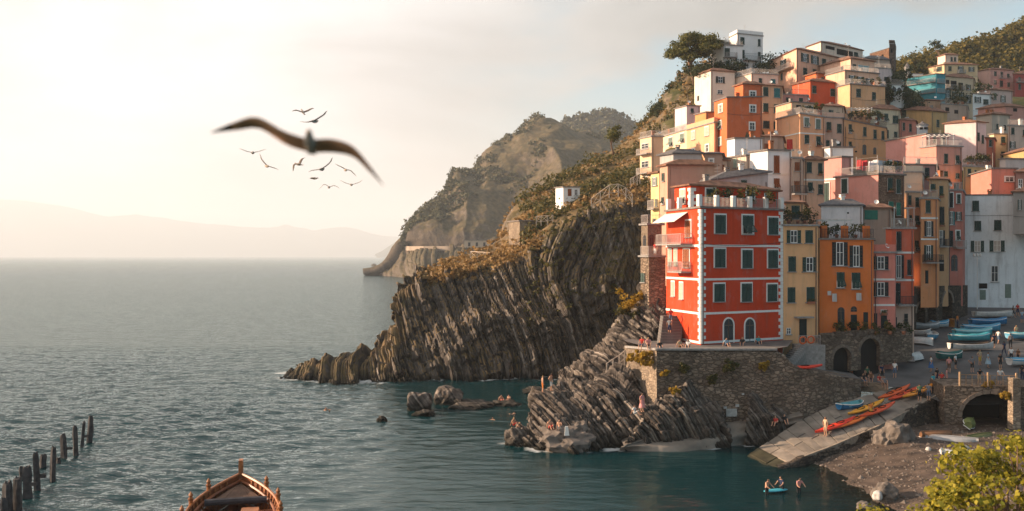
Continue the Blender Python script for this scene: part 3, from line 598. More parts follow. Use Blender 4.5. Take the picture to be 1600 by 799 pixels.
def house(label, xl, xc, xr, yt, yb, Y, col, a=30, b=18, roof='tile', fw=(), lw=(), ytl=None, ytr=None, sur=None, shut='green', bands=(), quoin=None, bal=(), lbal=(), lcol=None,
          fcol=None, chim=1, group=None, cat='house', name='house', rail=None, eave=.32, pipe=True, dirt=.46, minlen=0, deep=None, wallmat=None, dishes=1):
    rng = random.Random(hash((xc, yt)) & 0xffff); Xc = ray(xc)*Y; a, b = R(a), R(b)
    fd = Vector((math.cos(a), math.sin(a), 0)); ld = Vector((-math.sin(b), math.cos(b), 0)); C = Vector((Xc, Y, 0))
    fu = lambda px: (ray(px)*Y-Xc)/(fd.x-ray(px)*fd.y)
    lu = lambda px: (Xc-ray(px)*Y)/(-ld.x+ray(px)*ld.y)
    if xl is None:
        b = -math.atan(ray(xc))-R(3); ld = Vector((-math.sin(b), math.cos(b), 0)); D = deep or 8.
    else: D = max(lu(xl), .3)
    Lf = max(fu(xr), .4)
    zc = at(xc, yt, Y).z; zl = zc if ytl is None or xl is None else at(xl, ytl, Y+D*ld.y).z; zr = zc if ytr is None else at(xr, ytr, Y+Lf*fd.y).z
    zb = at(xc, yb, Y).z-2.5
    pts = [C, C+fd*Lf, C+fd*Lf+ld*D, C+ld*D]; tops = [zc, zr, zr+zl-zc, zl]
    if deep and xl is not None and D < deep:          # a short visible flank still has a whole house behind it
        back = ld*(deep); pts[2] = C+fd*Lf+back*(1); tops = tops
    root = empty(name, (C.x, C.y, zb)); tag(root, label, cat, group)
    ROOMS.append((Xc, Y, zb+2.5, Lf, D, a, b))
    col = tuple(min(.82, c*1.1) for c in col)
    wm = wallmat or plaster('render %.2f %.2f %.2f' % col, col, dirt)
    wall = MB(); bot = [Vector((p.x, p.y, zb)) for p in pts]; top = [Vector((p.x, p.y, t)) for p, t in zip(pts, tops)]
    wall.hexa(bot+top); ms = [wm]
    if fcol: wall.m[2] = 1; ms.append(masonry(*fcol) if isinstance(fcol[0], str) else plaster('render %.2f %.2f %.2f' % fcol, fcol, dirt))
    wall.build('wall', ms, root, (0, 0, 0) if False else LOC[root.name]*0+LOC[root.name]-LOC[root.name], 0) if False else None
    rel = LOC[root.name]; wall.v = [(v[0]-rel.x, v[1]-rel.y, v[2]-rel.z) for v in wall.v]; wall.build('wall', ms, root, rel)
    cen = sum((t for t in top), Vector())/4
    # roof
    rb = MB()
    def ring(e, dz): 
        out = []
        n = len(top)
        for i in range(4):
            p, q, r_ = top[i-1], top[i], top[(i+1) % 4]; d1 = (q-p); d2 = (q-r_); d1.z = d2.z = 0; d1.normalize(); d2.normalize(); out.append(q+(d1+d2)*e+Vector((0, 0, dz)))
        return out
    if roof in ('tile', 'slate'):
        e0 = ring(eave, .003); e1 = ring(eave+.02, .16); rb.hexa(e0+e1); apex = min(1.5, .16*min(Lf, max(D, 4)))
        i1 = [p.lerp(cen, .55)+Vector((0, 0, .16+apex)) for p in top]; n = len(rb.v)
        for i in range(4): rb.poly([e1[i]+Vector((0, 0, .003)), e1[(i+1) % 4]+Vector((0, 0, .003)), i1[(i+1) % 4], i1[i]])
        rb.poly(i1)
        ro = rb
        ro.v = [(v[0]-rel.x, v[1]-rel.y, v[2]-rel.z) for v in ro.v]; RO = ro.build('roof', M_['tile' if roof == 'tile' else 'slate'], root, rel)
    else:
        e0 = ring(eave*.6, .003); e1 = ring(eave*.6, .2); rb.hexa(e0+e1); rb.v = [(v[0]-rel.x, v[1]-rel.y, v[2]-rel.z) for v in rb.v]; RO = rb.build('roof', M_['eave' if roof == 'flat' else 'cement'], root, rel)
        if roof == 'parapet':
            pb = MB()
            for i in (3, 0, 1):
                p, q = top[i], top[(i+1) % 4]; d = (q-p); d.z = 0; d.normalize(); nrm = Vector((d.y, -d.x, 0)); ht = Vector((0, 0, .95)); z2 = Vector((0, 0, .2))
                pb.hexa([p+nrm*.05+z2, q+nrm*.05+z2, q-nrm*.2+z2, p-nrm*.2+z2, p+nrm*.05+ht, q+nrm*.05+ht, q-nrm*.2+ht, p-nrm*.2+ht])
            pb.v = [(v[0]-rel.x, v[1]-rel.y, v[2]-rel.z) for v in pb.v]; pb.build('parapet', wm, root, rel)
    af = math.atan2(fd.y, fd.x); al = math.atan2(-ld.y, -ld.x)
    if rail or roof == 'rail':
        mt = M_[rail or 'rail']
        Lq = q1(Lf); link('railing', cached(('r', Lq), lambda: rail_mesh(Lq)), mt, root, top[0]+Vector((0, 0, .2)), (0, -math.atan2(zr-zc, Lf), af))
        if xl is not None and D > 1: Dq = q1(D); link('railing', cached(('r', Dq), lambda: rail_mesh(Dq)), mt, root, top[3]+Vector((0, 0, .2)), (0, -math.atan2(zc-zl, D), al))
    # chimneys, aerials, dishes
    for k in range(chim):
        f, g = rng.uniform(.2, .8), rng.uniform(.2, .6); p = top[0].lerp(top[1], f).lerp(top[3].lerp(top[2], f), g); hh = rng.uniform(.7, 1.2)
        c = MB(); c.box(-.22, .22, -.22, .22, -.6, hh); c.box(-.29, .29, -.29, .29, hh+.002, hh+.1)
        for sx in (-.25, .2): c.box(sx, sx+.06, -.22, .22, hh+.102, hh+.25)
        c.box(-.3, .3, -.3, .3, hh+.252, hh+.31)
        c.build('chimney', [M_['cement'], M_['terra'], M_['white']][rng.randrange(3)], root, p, af)
    if rng.random() < .6 and chim:
        p = top[0].lerp(top[2], rng.uniform(.2, .7)); c = MB(); hh = rng.uniform(2.0, 3.4); c.tube([(0, 0, 0), (0, 0, hh)], .025, 4)
        for z in (hh, hh-.35, hh-.7): c.tube([(-.4, 0, z), (.4, 0, z)], .012, 4)
        c.build('aerial', M_['rail'], root, p, rng.uniform(0, 3))
    if rng.random() < .3 and dishes:
        p = top[0].lerp(top[1], rng.uniform(.1, .9))+Vector((0, 0, .75)); c = MB(); c.lathe([(.0, 0), (.14, .02), (.26, .09), (.28, .09)], 10); c.tube([(0, 0, 0), (0, 0, -.5)], .02, 4)
        c.build('satellite_dish', M_['white'], root, p, (R(60), 0, rng.uniform(-.5, .8)))
    if pipe:
        p = C+fd*(.25 if rng.random() < .5 else max(.3, Lf-.25)); nrm = Vector((fd.y, -fd.x, 0)); MB().tube([(0, 0, 0), (0, 0, min(zc, zr)-zb-.1)], .05, 6).build('drain_pipe', M_['pipe'], root, Vector((p.x, p.y, zb))+nrm*.07)
    # windows: (px, py, w, h, kind[, shutter colour[, surround]])
    def put(ws, left):
        for wdef in ws:
            px, py, w, h, kind = wdef[:5]; sh = wdef[5] if len(wdef) > 5 and wdef[5] else shut; su = wdef[6] if len(wdef) > 6 else sur
            if kind == 'c' and Y > 112 and not left and rng.random() < .16: kind = 't'
            u = (lu if left else fu); d = ld if left else fd; uu = u(px); p = C+d*uu; sc = p.y/F
            ww = abs(u(px+w/2)-u(px-w/2)); z = H-(py-CY)*sc; add_window(root, (p.x, p.y, z), al if left else af, ww, h*sc, kind, sh, su, rng)
    put(fw, False); put(lw, True)
    if Lf > 4 and pipe and rng.random() < .6:
        z = zc-rng.uniform(2.6, 4.2); nrm = Vector((fd.y, -fd.x, 0)); s0 = rng.uniform(.1, .5); MB().tube([Vector((C.x, C.y, z))+nrm*.1+fd*(Lf*t_)+Vector((0, 0, -s0*4*t_*(1-t_)+.25*t_))-rel for t_ in (0, .15, .3, .5, .7, .85, 1)], .022, 4).build('cable', M_['iron'], root, rel)
    def belt(py, left, th=.22):
        d = ld if left else fd; Ln = D if left else Lf; z = at(xc, py, Y).z; rot = al if left else af; o = C+ld*D if left else C
        MB().box(0, Ln, -.05, 0, -th/2, th/2).build('band', M_['white'], root, Vector((o.x, o.y, z)), rot)
    for bd in bands:
        py = abs(bd); belt(py, False)
        if bd > 0 and xl is not None: belt(py, True)
    def balc(px, py, w, left, dep=1.0, mt='rail'):
        u = lu if left else fu; d = ld if left else fd; ps = sorted((u(px-w/2), u(px+w/2))); Ln = q1(ps[1]-ps[0]); p = C+d*(ps[1] if left else ps[0]); mid = C+d*u(px); z = H-(py-CY)*mid.y/F; rot = al if left else af
        s = MB().box(0, Ln, -dep, -.005, -.16, 0).build('balcony', M_['cement'], root, Vector((p.x, p.y, z)), rot)
        link('railing', cached(('r', Ln), lambda: rail_mesh(Ln)), M_[mt], s, (0, -dep+.06, 0)); 
        for x in (.03, Ln-.03): link('railing', cached(('r', dep-.1), lambda: rail_mesh(dep-.1)), M_[mt], s, (x, -dep+.06, 0), R(90))
    for bdef in bal: balc(*bdef[:3], False, *bdef[3:])
    for bdef in lbal: balc(*bdef[:3], True, *bdef[3:])
    return dict(root=root, C=C, fd=fd, ld=ld, Lf=Lf, D=D, top=top, af=af, al=al, fu=fu, lu=lu, zb=zb)
WHITE = (.72, .70, .67); CREAM = (.68, .52, .41); YEL = (.68, .46, .29); PEACH = (.68, .40, .27); SALM = (.68, .35, .19); ORA = (.70, .24, .06); DORA = (.56, .13, .045); RED = (.53, .045, .010); PINK = (.55, .25, .21); LIL = (.58, .46, .44); TAN = (.46, .31, .20); OCH = (.56, .34, .15); GREY = (.40, .38, .37)
def build_village():
    h = house
    # --- crown of the hill
    h('white tower of the hilltop villa, flat roofed, beside the umbrella pine', 1140, 1152, 1192, 53, 118, 216, WHITE, 22, 12, 'parapet', [(1159.6, 64, 6.5, 11, 'c'), (1160.6, 85, 5, 13, 'c'), (1163, 106, 5, 13, 'c'), (1186, 67, 4, 11, 'c'), (1186, 87, 4, 11, 'c'), (1186, 107, 4, 10, 'c')], bal=[(1172, 95, 22)], dirt=.15)
    h('lower white wing of the hilltop villa with a small balcony', 1110, 1131, 1160, 71, 118, 212, WHITE, 14, 20, 'rail', [(1136, 82, 8, 13, 'c'), (1137, 101, 6, 12, 'c')], bal=[(1141, 90, 16)], dirt=.15)
    h('cream house with brown-framed open shutters below the white villa', 1085, 1110.6, 1148, 111, 165, 200, (.66, .56, .47), 18, 20, 'tile', [(1125.3, 125, 14, 10, 'o', 'dark'), (1125, 144, 8, 7, 'g')], [(1091, 154, 3, 8, 'k')], dirt=.2)
    h('cream terraced house with small teal shutters above the orange tower', 1131, 1174, 1216, 115.5, 150, 198, CREAM, 16, 25, 'rail', [(1188, 127, 5, 9, 'c'), (1207.5, 129, 7, 10, 'c', 'teal')], [(1147, 135, 5, 9, 'c', 'pale')])
    h('large peach house with a sunlit cream flank and long balcony', 1203, 1244.6, 1312, 77, 135, 200, PEACH, 38, 9, 'tile', [(1257.5, 90.6, 12, 13, 'o'), (1273, 94, 12, 13, 'o'), (1287, 97.6, 6, 11, 'c'), (1301.4, 99.3, 6, 9, 'c'), (1257.5, 112, 6, 11, 'c'), (1272.6, 112, 6, 7, 'c')], [(1224, 99.6, 9, 12, 'o'), (1222, 120, 3, 10, 'c')], lbal=[(1226, 110.5, 28, 1.2)])
    h('cream house on the skyline with a dark glazed gallery', 1260, 1282.6, 1348, 66, 100, 218, CREAM, 36, 16, 'tile', [(1297, 75, 14, 5, 'k'), (1320, 83, 25, 9, 'k'), (1337, 86, 6, 8, 'c')])
    h('upper storey of the peach stepped house with blue glazing', 1281, 1329, 1366, 92, 120, 196, PEACH, 28, 24, 'tile', [(1334.5, 106, 5, 11, 'c'), (1349, 108.5, 17, 12, 'gb')], [(1316, 107, 4, 6, 'k')])
    h('middle storey of the peach stepped house with a row of open shutters', 1290, 1320, 1373, 111, 140, 190, PEACH, 24, 22, 'flat', [(1331, 124, 10, 12, 'o'), (1344, 126, 11, 12, 'o'), (1359, 129, 13, 12, 'o')], rail='rail')
    h('lowest storey of the peach stepped house with two dark shutters', 1309, 1328, 1383, 132, 172, 185, (.64, .36, .19), 22, 20, 'flat', [(1341, 145.5, 7, 13, 'c'), (1365, 150.5, 6, 12, 'c')], rail='rail')
    h('upper red block on the hillside below the peach house', 1258, 1275, 1300, 115, 140, 196, DORA, 24, 20, 'tile', [(1285, 125, 4, 8, 'c'), (1296, 126, 4, 8, 'c')], chim=0)
    h('deep red house with an orange flank among peach neighbours', 1238, 1266, 1310, 127, 165, 190, (.48, .09, .035), 24, 24, 'tile', [(1272, 140, 6, 12, 'c'), (1300.7, 144.7, 7, 12, 'c')])
    h('small pink house under a cluttered roof terrace', None, 1222, 1263, 148, 170, 184, PINK, 16, 0, 'rail', [(1231, 157, 6, 9, 'c'), (1251, 157.5, 6, 8, 'c')], rail='iron')
    # --- left shoulder
    h('small pale pink house with one window on the left shoulder', 1054.6, 1073, 1094, 166, 212, 178, (.66, .50, .48), 10, 22, 'flat', [(1081.3, 173.5, 5, 8, 'c')], dirt=.18)
    h('yellow balcony house at the far left end of the village', 1000, 1018, 1036, 214, 325, 172, YEL, 12, 26, 'rail', (), [(1009, 286, 5, 20, 'g', None, 'white'), (1009, 308.6, 2.5, 9, 'k'), (1008, 229, 11, 9, 'g'), (1008, 257, 11, 10, 'g')], lbal=[(1010, 241, 17, 1.1), (1010, 271, 17, 1.1)], dirt=.2)
    h('pale yellow house with three half-open shutters in the sunlit row', 1017, 1073, 1080, 203, 262, 177, (.68, .49, .33), 20, 20, 'rail', (), [(1032, 225, 7, 13, 't', 'grey', 'white'), (1048, 222, 6, 14, 't', 'grey', 'white'), (1066, 216, 6, 14, 't', 'grey', 'white')], ytl=220, dirt=.16)
    h('light orange house with pale green windows in the sunlit row', 1073, 1116, 1121, 192, 262, 166.5, (.62, .33, .19), 20, 20, 'parapet', (), [(1083.4, 212, 5, 13, 'c', 'pale', 'white'), (1104.5, 205.6, 5.5, 14, 'c', 'pale', 'white'), (1083, 237, 5, 9, 'g', None, 'white'), (1105, 232, 5, 12, 'g', None, 'white')], ytl=204, dirt=.16, chim=0)
    h('orange terrace room on top of the sunlit row', 1086, 1103, 1116, 176, 200, 172, (.60, .24, .09), 12, 22, 'flat', chim=0, dishes=0)
    h('tall dark orange tower house with four white-framed windows', 1116, 1136, 1191, 153, 258, 164, DORA, 16, 15, 'flat', [(1176, 170.4, 9, 11, 'g', None, 'white'), (1175, 197.6, 8, 12, 'g', None, 'white'), (1174.6, 218, 8, 8, 'g', None, 'white'), (1176, 152, 0.1, .1, 'k')], [(1126, 170, 6, 13, 'o', 'pale', 'white'), (1124, 196, 6, 13, 't', 'grey', 'white'), (1124, 222, 6, 13, 'o', 'pale', 'white')], ytr=152, lcol=ORA)
    h('raised top floor of the dark orange tower house', 1148, 1161, 1191, 132, 158, 166, DORA, 14, 20, 'tile', [(1176, 147.3, 9, 9, 'g', None, 'white')], chim=0, dishes=0)
    h('peach house with dark green and one teal shutter beside the orange tower', None, 1191, 1222, 134, 215, 178, (.58, .35, .22), 16, 0, 'tile', [(1196, 143.5, 8, 14, 'c'), (1213.7, 145.6, 9, 15, 'c', 'teal'), (1196, 169, 8, 15, 'c'), (1213, 170, 8, 13, 'c'), (1197, 195, 10, 12, 'c', 'dark'), (1211, 196, 5, 12, 'c', 'dark')])
    # --- middle row
    h('upper floor of the salmon house with a wide dark window', 1212, 1238, 1277, 160, 182, 168, (.62, .38, .24), 22, 16, 'flat', [(1248, 167, 8, 5, 'k'), (1263, 171, 15, 10, 'g')])
    h('salmon house with a cream gable wall half in sun', 1213, 1250, 1288, 178, 250, 162, SALM, 22, 16, 'rail', [(1260, 191.5, 7, 15, 'c', 'grey', 'white'), (1278, 194, 6.5, 15, 'c', 'grey', 'white'), (1260.3, 218, 7, 14, 'c'), (1278.4, 221, 7, 15, 't')], bands=[208], ytr=184)
    h('setback upper room behind a pale terrace in the salmon row', None, 1284, 1318, 166, 190, 170, (.56, .40, .28), 16, 0, 'tile', [(1298, 179, 7, 14, 'c'), (1309, 180, 5, 8, 'c')])
    h('pale salmon house between the salmon and orange ones', None, 1288, 1319, 184, 250, 167, (.58, .37, .27), 18, 0, 'parapet', [(1294.6, 198, 7, 14, 'c'), (1311, 201, 7, 14, 'c'), (1293, 225, 5, 11, 'c'), (1310, 225, 7, 7, 'c')])
    h('long orange house with slim shutters and a planted roof terrace', None, 1319, 1385, 187, 255, 168, (.60, .30, .14), 20, 0, 'flat', [(1328, 201.5, 5, 14, 'c'), (1350.7, 205.8, 5, 14, 'c'), (1366.7, 210, 5, 14, 'c'), (1379, 212, 4, 14, 'c'), (1328, 226, 4, 9, 'c'), (1350.5, 234, 6, 16, 'a'), (1366.7, 236, 5, 11, 'a')], rail='iron', ytr=201)
    h('pale yellow-green house behind the long orange one', None, 1360, 1406, 170, 222, 182, (.55, .47, .33), 20, 0, 'tile', [(1372.7, 182, 6, 13, 'c'), (1384, 184, 6, 12, 'c'), (1398.6, 187, 8, 12, 'c'), (1386, 210, 4, 13, 'c'), (1399, 210.5, 5, 9, 'c')])
    h('small dark pink house beside the pale yellow-green one', None, 1406, 1431, 188, 218, 184, (.48, .18, .13), 20, 0, 'tile', [(1411.7, 198, 4, 12, 'c'), (1422, 200, 4, 12, 'c')])
    # --- upper right
    h('ruined brick castle wall on the skyline', 1359, 1389, 1397, 76, 118, 232, (.45, .25, .15), 10, 42, 'flat', (), [(1379, 90, 3, 9, 'k')], ytl=85, wallmat=masonry('castle brick', (.30, .16, .10), (.46, .27, .17), (.22, .13, .09), .35), chim=0, pipe=False, eave=.05, name='castle', cat='castle', dishes=0)
    h('slim dark stone tower at the end of the castle wall', None, 1389.5, 1397.5, 69, 118, 230, (.25, .18, .13), 8, 0, 'parapet', [(1393, 80, 2.5, 5, 'k')], wallmat=masonry('tower stone', (.12, .09, .07), (.24, .17, .13), (.08, .06, .05), .5), chim=0, pipe=False, eave=.1, name='tower', cat='tower', dishes=0)
    h('slate-roofed house below the castle wall', None, 1348, 1390, 92, 120, 222, (.40, .30, .24), 14, 0, 'slate', [(1380, 106, 7, 6, 'k')])
    h('narrow lilac house below the castle with one small window', None, 1367, 1392, 107, 145, 210, LIL, 14, 0, 'rail', [(1384, 123.6, 5, 6, 'c')])
    h('low white terrace with dark arches below the lilac house', None, 1391, 1411, 133, 150, 205, WHITE, 10, 0, 'rail', [(1397, 140, 6, 8, 'a'), (1405, 141, 6, 8, 'a')], chim=0)
    h('house wrapped in blue scaffold netting', 1409, 1463, 1477, 116, 168, 238, (.10, .28, .32), 16, 40, 'flat', (), (), wallmat=M_['tarp'], chim=0, pipe=False, cat='house', dishes=0, bal=[(1470, 130, 12, .4), (1470, 145, 12, .4)], lbal=[(1437, 131, 50, .4), (1437, 147, 50, .4)])
    h('white wall with a flat top in front of the grey turret', None, 1403, 1442, 115, 130, 262, WHITE, 6, 0, 'flat', chim=0, dishes=0, name='garden_wall', cat='wall', pipe=False)
    h('attic of the big cream house on the right skyline', 1465, 1477, 1497, 86, 108, 292, CREAM, 8, 16, 'tile', [(1486.6, 93, 3, 7, 'c'), (1492, 93, 3, 7, 'c')], chim=0)
    h('big cream house with green shutters on the right skyline', 1451, 1475.5, 1527.5, 101.5, 150, 284, (.60, .44, .26), 3, 30, 'tile', [(1484, 107.5, 5, 7, 'c'), (1501, 109, 9, 10, 'o'), (1517.7, 108.5, 9, 7, 'o'), (1501, 122.5, 4.5, 7, 'c'), (1517.7, 123.5, 5, 7, 'c')], [(1468, 108, 7, 7, 'c')], bal=[(1501, 114.5, 12)])
    h('cream loggia house with dark open bays under the big cream house', None, 1476, 1522, 120, 170, 250, (.54, .41, .28), 20, 0, 'tile', [(1480.6, 131, 5, 12, 'k'), (1490, 132.5, 9, 12, 'k'), (1501, 135.6, 7, 12, 'k'), (1513, 137, 7, 9, 'o'), (1480.6, 147, 9, 13, 'o'), (1492, 150, 9, 13, 'o'), (1502, 151, 8, 13, 'o'), (1513, 155, 9, 13, 'o')], bal=[(1490, 139, 30, .8)])
    h('tall pink house at the edge of the wood', 1526, 1547.4, 1584, 108.5, 148, 290, (.50, .30, .25), 16, 30, 'tile', [(1555, 115.5, 4, 7, 'c'), (1565, 117.5, 4, 10, 'c'), (1575, 119, 4, 7, 'c'), (1555, 129, 4, 7, 'c'), (1564.4, 131, 5, 10, 'c'), (1575.7, 132.5, 4, 7, 'c')], bal=[(1565, 123, 9, .8)])
    h('dark red house at the right edge below the wood', None, 1583.5, 1625, 116, 155, 284, (.36, .06, .05), 10, 0, 'tile', [(1593, 124, 4, 6, 'c'), (1593, 136, 4, 9, 'c')], bal=[(1594, 129, 14, .8)])
    h('low white annex with two pairs of shutters', None, 1520, 1548, 147, 176, 232, WHITE, 20, 0, 'flat', [(1527.5, 156, 10, 9, 'o'), (1540, 159.5, 8, 8, 'c')])
    h('pale pink house with faded shutters behind the white annex', 1530, 1547.4, 1582, 141, 182, 236, (.56, .40, .35), 16, 30, 'tile', [(1554.6, 151, 4, 10, 'c', 'grey'), (1567, 154.5, 8, 10, 'o')])
    h('tan gabled house under the blue netting', 1426, 1447, 1471, 157, 190, 215, (.50, .30, .19), 14, 35, 'tile', ytl=168, chim=0)
    h('low terrace house with potted plants right of the tan gable', None, 1470, 1512, 163, 190, 214, (.48, .33, .25), 20, 0, 'rail', [(1480, 171, 6, 6, 'k'), (1494, 175, 6, 6, 'k')])
    h('ochre house with a shaded side wall and one slim window', 1416, 1455, 1480, 174, 215, 200, OCH, 30, 40, 'tile', [(1465, 193, 4, 11, 'c')], ytl=172)
    # --- right middle
    h('pink wall house with a sloping white-capped top', 1384, 1447, 1482, 210, 300, 156, PINK, 14, 30, 'flat', [(1472, 219, 5, 10, 'c'), (1460, 218, 5, 10, 'c')], ytl=221.5, chim=0)
    h('pink house with white quoins and a balustraded terrace', 1438, 1463, 1503, 229, 305, 150, (.56, .25, .19), 14, 30, 'rail', [(1477.6, 248, 6, 15, 'c'), (1495.6, 250, 6, 14, 't'), (1477.6, 272, 6, 8, 'c'), (1495.7, 275, 6, 8, 'c')], quoin=1)
    h('lilac house with a large blank gable wall', 1476, 1525, 1541, 191, 245, 172, (.60, .45, .44), 30, 34, 'tile', [(1528.5, 214, 3, 13, 'c'), (1535, 218, 3, 13, 'c')], ytl=194, dirt=.2)
    h('beige house with a skewed gable behind the lilac one', 1525, 1550, 1578, 179, 225, 195, (.44, .36, .29), 20, 30, 'tile', [(1558, 198, 4, 8, 'c'), (1570, 200, 4, 8, 'k')], chim=2)
    h('pink gabled house behind a blue awning terrace', 1528, 1571, 1602, 167, 195, 214, (.52, .25, .20), 16, 36, 'tile', [(1586, 172, 6, 5, 'k')], ytl=171)
    h('pale yellow house with two dark green windows one above the other', 1546, 1553, 1575, 210, 260, 168, (.58, .46, .28), 14, 20, 'flat', [(1567, 219.5, 6, 11, 'c'), (1567, 242, 6, 10, 'c')])
    h('brick red narrow house squeezed between lilac and yellow walls', None, 1541, 1553, 216, 262, 163, (.42, .12, .07), 12, 0, 'tile', [(1547, 224, 4, 11, 'c')], chim=0)
    h('beige house at the right edge with parted shutters', None, 1575, 1625, 197, 250, 164, (.50, .39, .32), 10, 0, 'rail', [(1582, 205, 5, 11, 'c'), (1582, 226.5, 9, 11, 'o'), (1600, 208, 5, 10, 'c')])
    h('orange-yellow gable low at the right edge', 1568, 1600, 1640, 235, 262, 158, (.60, .36, .14), 14, 36, 'tile', ytl=243, chim=0)
    h('stained white terrace wall at the right edge', 1562, 1571, 1640, 249, 280, 150, (.52, .44, .40), 8, 25, 'flat', chim=0, pipe=False, dirt=.5)
    h('yellow house under a dark planted terrace with railings', None, 1505, 1549, 261, 305, 147, (.54, .38, .18), 16, 0, 'rail', [(1514, 270, 5, 12, 'c'), (1523.5, 270, 3, 8, 'c'), (1536, 273, 5, 10, 'c')], rail='iron')
    h('coral pink house with a sloping roofline above the white house', 1517, 1549, 1588, 264, 320, 143, (.58, .22, .16), 6, 32, 'flat', [(1577, 280.5, 13, 8, 'g', None, 'white')], ytl=274, chim=1)
    h('glazed brown bay beside the coral pink house', None, 1587, 1640, 270, 320, 140, (.36, .17, .13), 6, 0, 'tile', [(1594, 288, 7, 16, 'g'), (1603, 289, 6, 16, 'g')])
    h('dark pink back house with a drying terrace', None, 1412, 1464, 258, 310, 136, (.42, .20, .17), 10, 0, 'flat', [(1418, 265, 7, 13, 'c'), (1448, 271, 7, 17, 'c', 'dark')], rail='rail')
    h('cream terrace wall above the narrow peach house', None, 1413, 1441, 270, 312, 130, (.52, .43, .33), 8, 0, 'parapet', chim=0, pipe=False)
    h('narrow peach house on the shaded street', None, 1416, 1439, 301, 452, 125, (.56, .33, .20), 12, 0, 'rail', [(1420.6, 313, 5, 15, 'c'), (1432.6, 316, 5, 15, 'c'), (1421, 341, 6, 9, 'c'), (1432.6, 345, 6, 16, 't'), (1432, 385, 5, 18, 't'), (1421, 372, 5, 12, 'c'), (1424, 420, 6, 16, 'k')], chim=0)
    h('narrow bright orange house with a small balcony on the shaded street', None, 1438.5, 1465, 311, 450, 121.5, (.60, .24, .10), 12, 0, 'rail', [(1449.6, 323, 7, 20, 'c'), (1451, 357.5, 14, 24, 'o', 'dark'), (1450.6, 395.6, 14, 25, 'o'), (1448, 433, 5, 21, 'd', 'dark')], bands=[341, 374], bal=[(1454, 410, 26, .9, 'iron')], chim=0)
    h('tall tan house with brown shutters on the shaded street', None, 1451.5, 1481, 281, 450, 127, (.48, .27, .14), 14, 0, 'tile', [(1457, 293.6, 8, 12, 'c'), (1470, 299, 6, 17, 'c'), (1470, 338, 9, 29, 'c', 'dark'), (1470, 372, 12, 24, 'o', 'dark'), (1471, 415, 8, 18, 'k')], bal=[(1470, 385, 15, .8, 'iron')])
    h('narrow dark pink house with an arched doorway beside the white house', None, 1480.5, 1504, 298, 450, 131, (.46, .15, .11), 12, 0, 'rail', [(1485.8, 313, 5, 23, 'c', 'dark', 'white'), (1497.5, 311, 5, 14, 'c', None, 'white'), (1486, 341, 11, 21, 'o', 'teal'), (1497.5, 338, 9, 13, 'o'), (1485.8, 373, 5, 25, 'c', 'dark'), (1496.4, 368.5, 5, 15, 'c', None, 'white'), (1491, 411, 10, 26, 'a')], bal=[(1497, 387, 16, .8)])
    h('big white house with peeling walls facing the boat square', None, 1503, 1640, 306, 480, 139, (.62, .64, .64), -4, 0, 'flat', [(1524, 322, 10, 16, 'c'), (1527.3, 353, 10, 15, 'c'), (1558.5, 352, 11, 16, 'c'), (1527, 385, 20, 17, 'ou'), (1557.7, 384.6, 23, 17, 'ou'), (1554, 428, 11, 25, 'g'), (1536, 447, 13, 8, 'k'), (1535.5, 461, 9, 15, 'd', 'grey'), (1575, 455, 9, 22, 'd', 'grey'), (1592, 352, 8, 14, 'c')], dirt=.55, eave=.15, pipe=True)
    h('grey lean-to with a white awning on the white house', None, 1583, 1640, 301, 338, 134, (.30, .25, .22), -4, 0, 'tile', [(1593, 320, 6, 16, 'o')], chim=0)
    # --- centre
    h('white and blue roof shed catching the sun', 1288, 1297, 1333, 231, 256, 140, WHITE, 4, 30, 'flat', [(1338, 237, .1, .1, 'k')], chim=1)
    h('tall end wall of the pink house beside the peach house', 1286, 1315, 1330, 246, 345, 126, PINK, 24, 34, 'flat', (), [(1291.5, 301, 8, 29, 'c', None, 'white')], bands=[279], chim=0)
    h('pink house with a bare stone front and a laundry terrace', 1305, 1372.4, 1413, 273, 352, 119, (.58, .26, .21), 24, 34, 'flat', [(1390, 288.7, 7, 21, 'c'), (1403, 291.4, 6, 22, 'c'), (1391.5, 325, 7, 20, 'c', 'bright'), (1403, 326.7, 6, 20, 'c', 'bright')], [(1320, 291, 9, 22, 'c', None, 'white')], fcol=('pink house rubble', (.22, .12, .08), (.44, .28, .19), (.18, .11, .08), .32), bands=[], rail='rail', chim=0)
    h('peach house with four dark shutters left of the pink one', 1249, 1256, 1288, 250.5, 345, 121, (.62, .38, .25), 16, 20, 'tile', [(1264, 262, 7, 16, 'c'), (1281, 264, 6.5, 17, 'c'), (1265.5, 293, 7, 15, 'c'), (1281.5, 296, 7, 15, 'c')], bands=[-281])
    h('narrow peach house with brown shutters and an iron balcony', None, 1237, 1253, 248, 330, 117, (.56, .36, .26), 14, 0, 'rail', [(1244.7, 260.5, 8, 14, 'c', 'brown'), (1244.4, 291.6, 9, 17, 'c', 'brown')], bal=[(1246, 303, 20, .9, 'iron')], chim=0)
    h('white house with tall brown shutters in the centre', 1172, 1199.6, 1237, 235.5, 312, 118, (.70, .66, .64), 14, 30, 'flat', [(1213, 257, 9, 27, 'c', 'brown'), (1213, 287, 9, 16, 't', 'brown')], bands=[-271.5], dirt=.2)
    h('brown rooftop room behind the white house', None, 1191, 1223, 214, 245, 142, (.40, .27, .20), 12, 0, 'tile', [(1198, 229, 10, 9, 'd', 'brown')], chim=2)
    h('white rooftop block with a blank bluish wall', 1136, 1148, 1191, 217, 248, 134, (.72, .70, .70), 2, 22, 'flat', dirt=.18)
    h('cream house with a peeling front in the centre left', 1135, 1166, 1200, 244, 290, 124, (.66, .53, .42), 14, 30, 'flat', [(1192.6, 257.5, 5, 12, 'c')], [(1149.3, 255, 5, 15, 'c', 'pale')], dirt=.55)
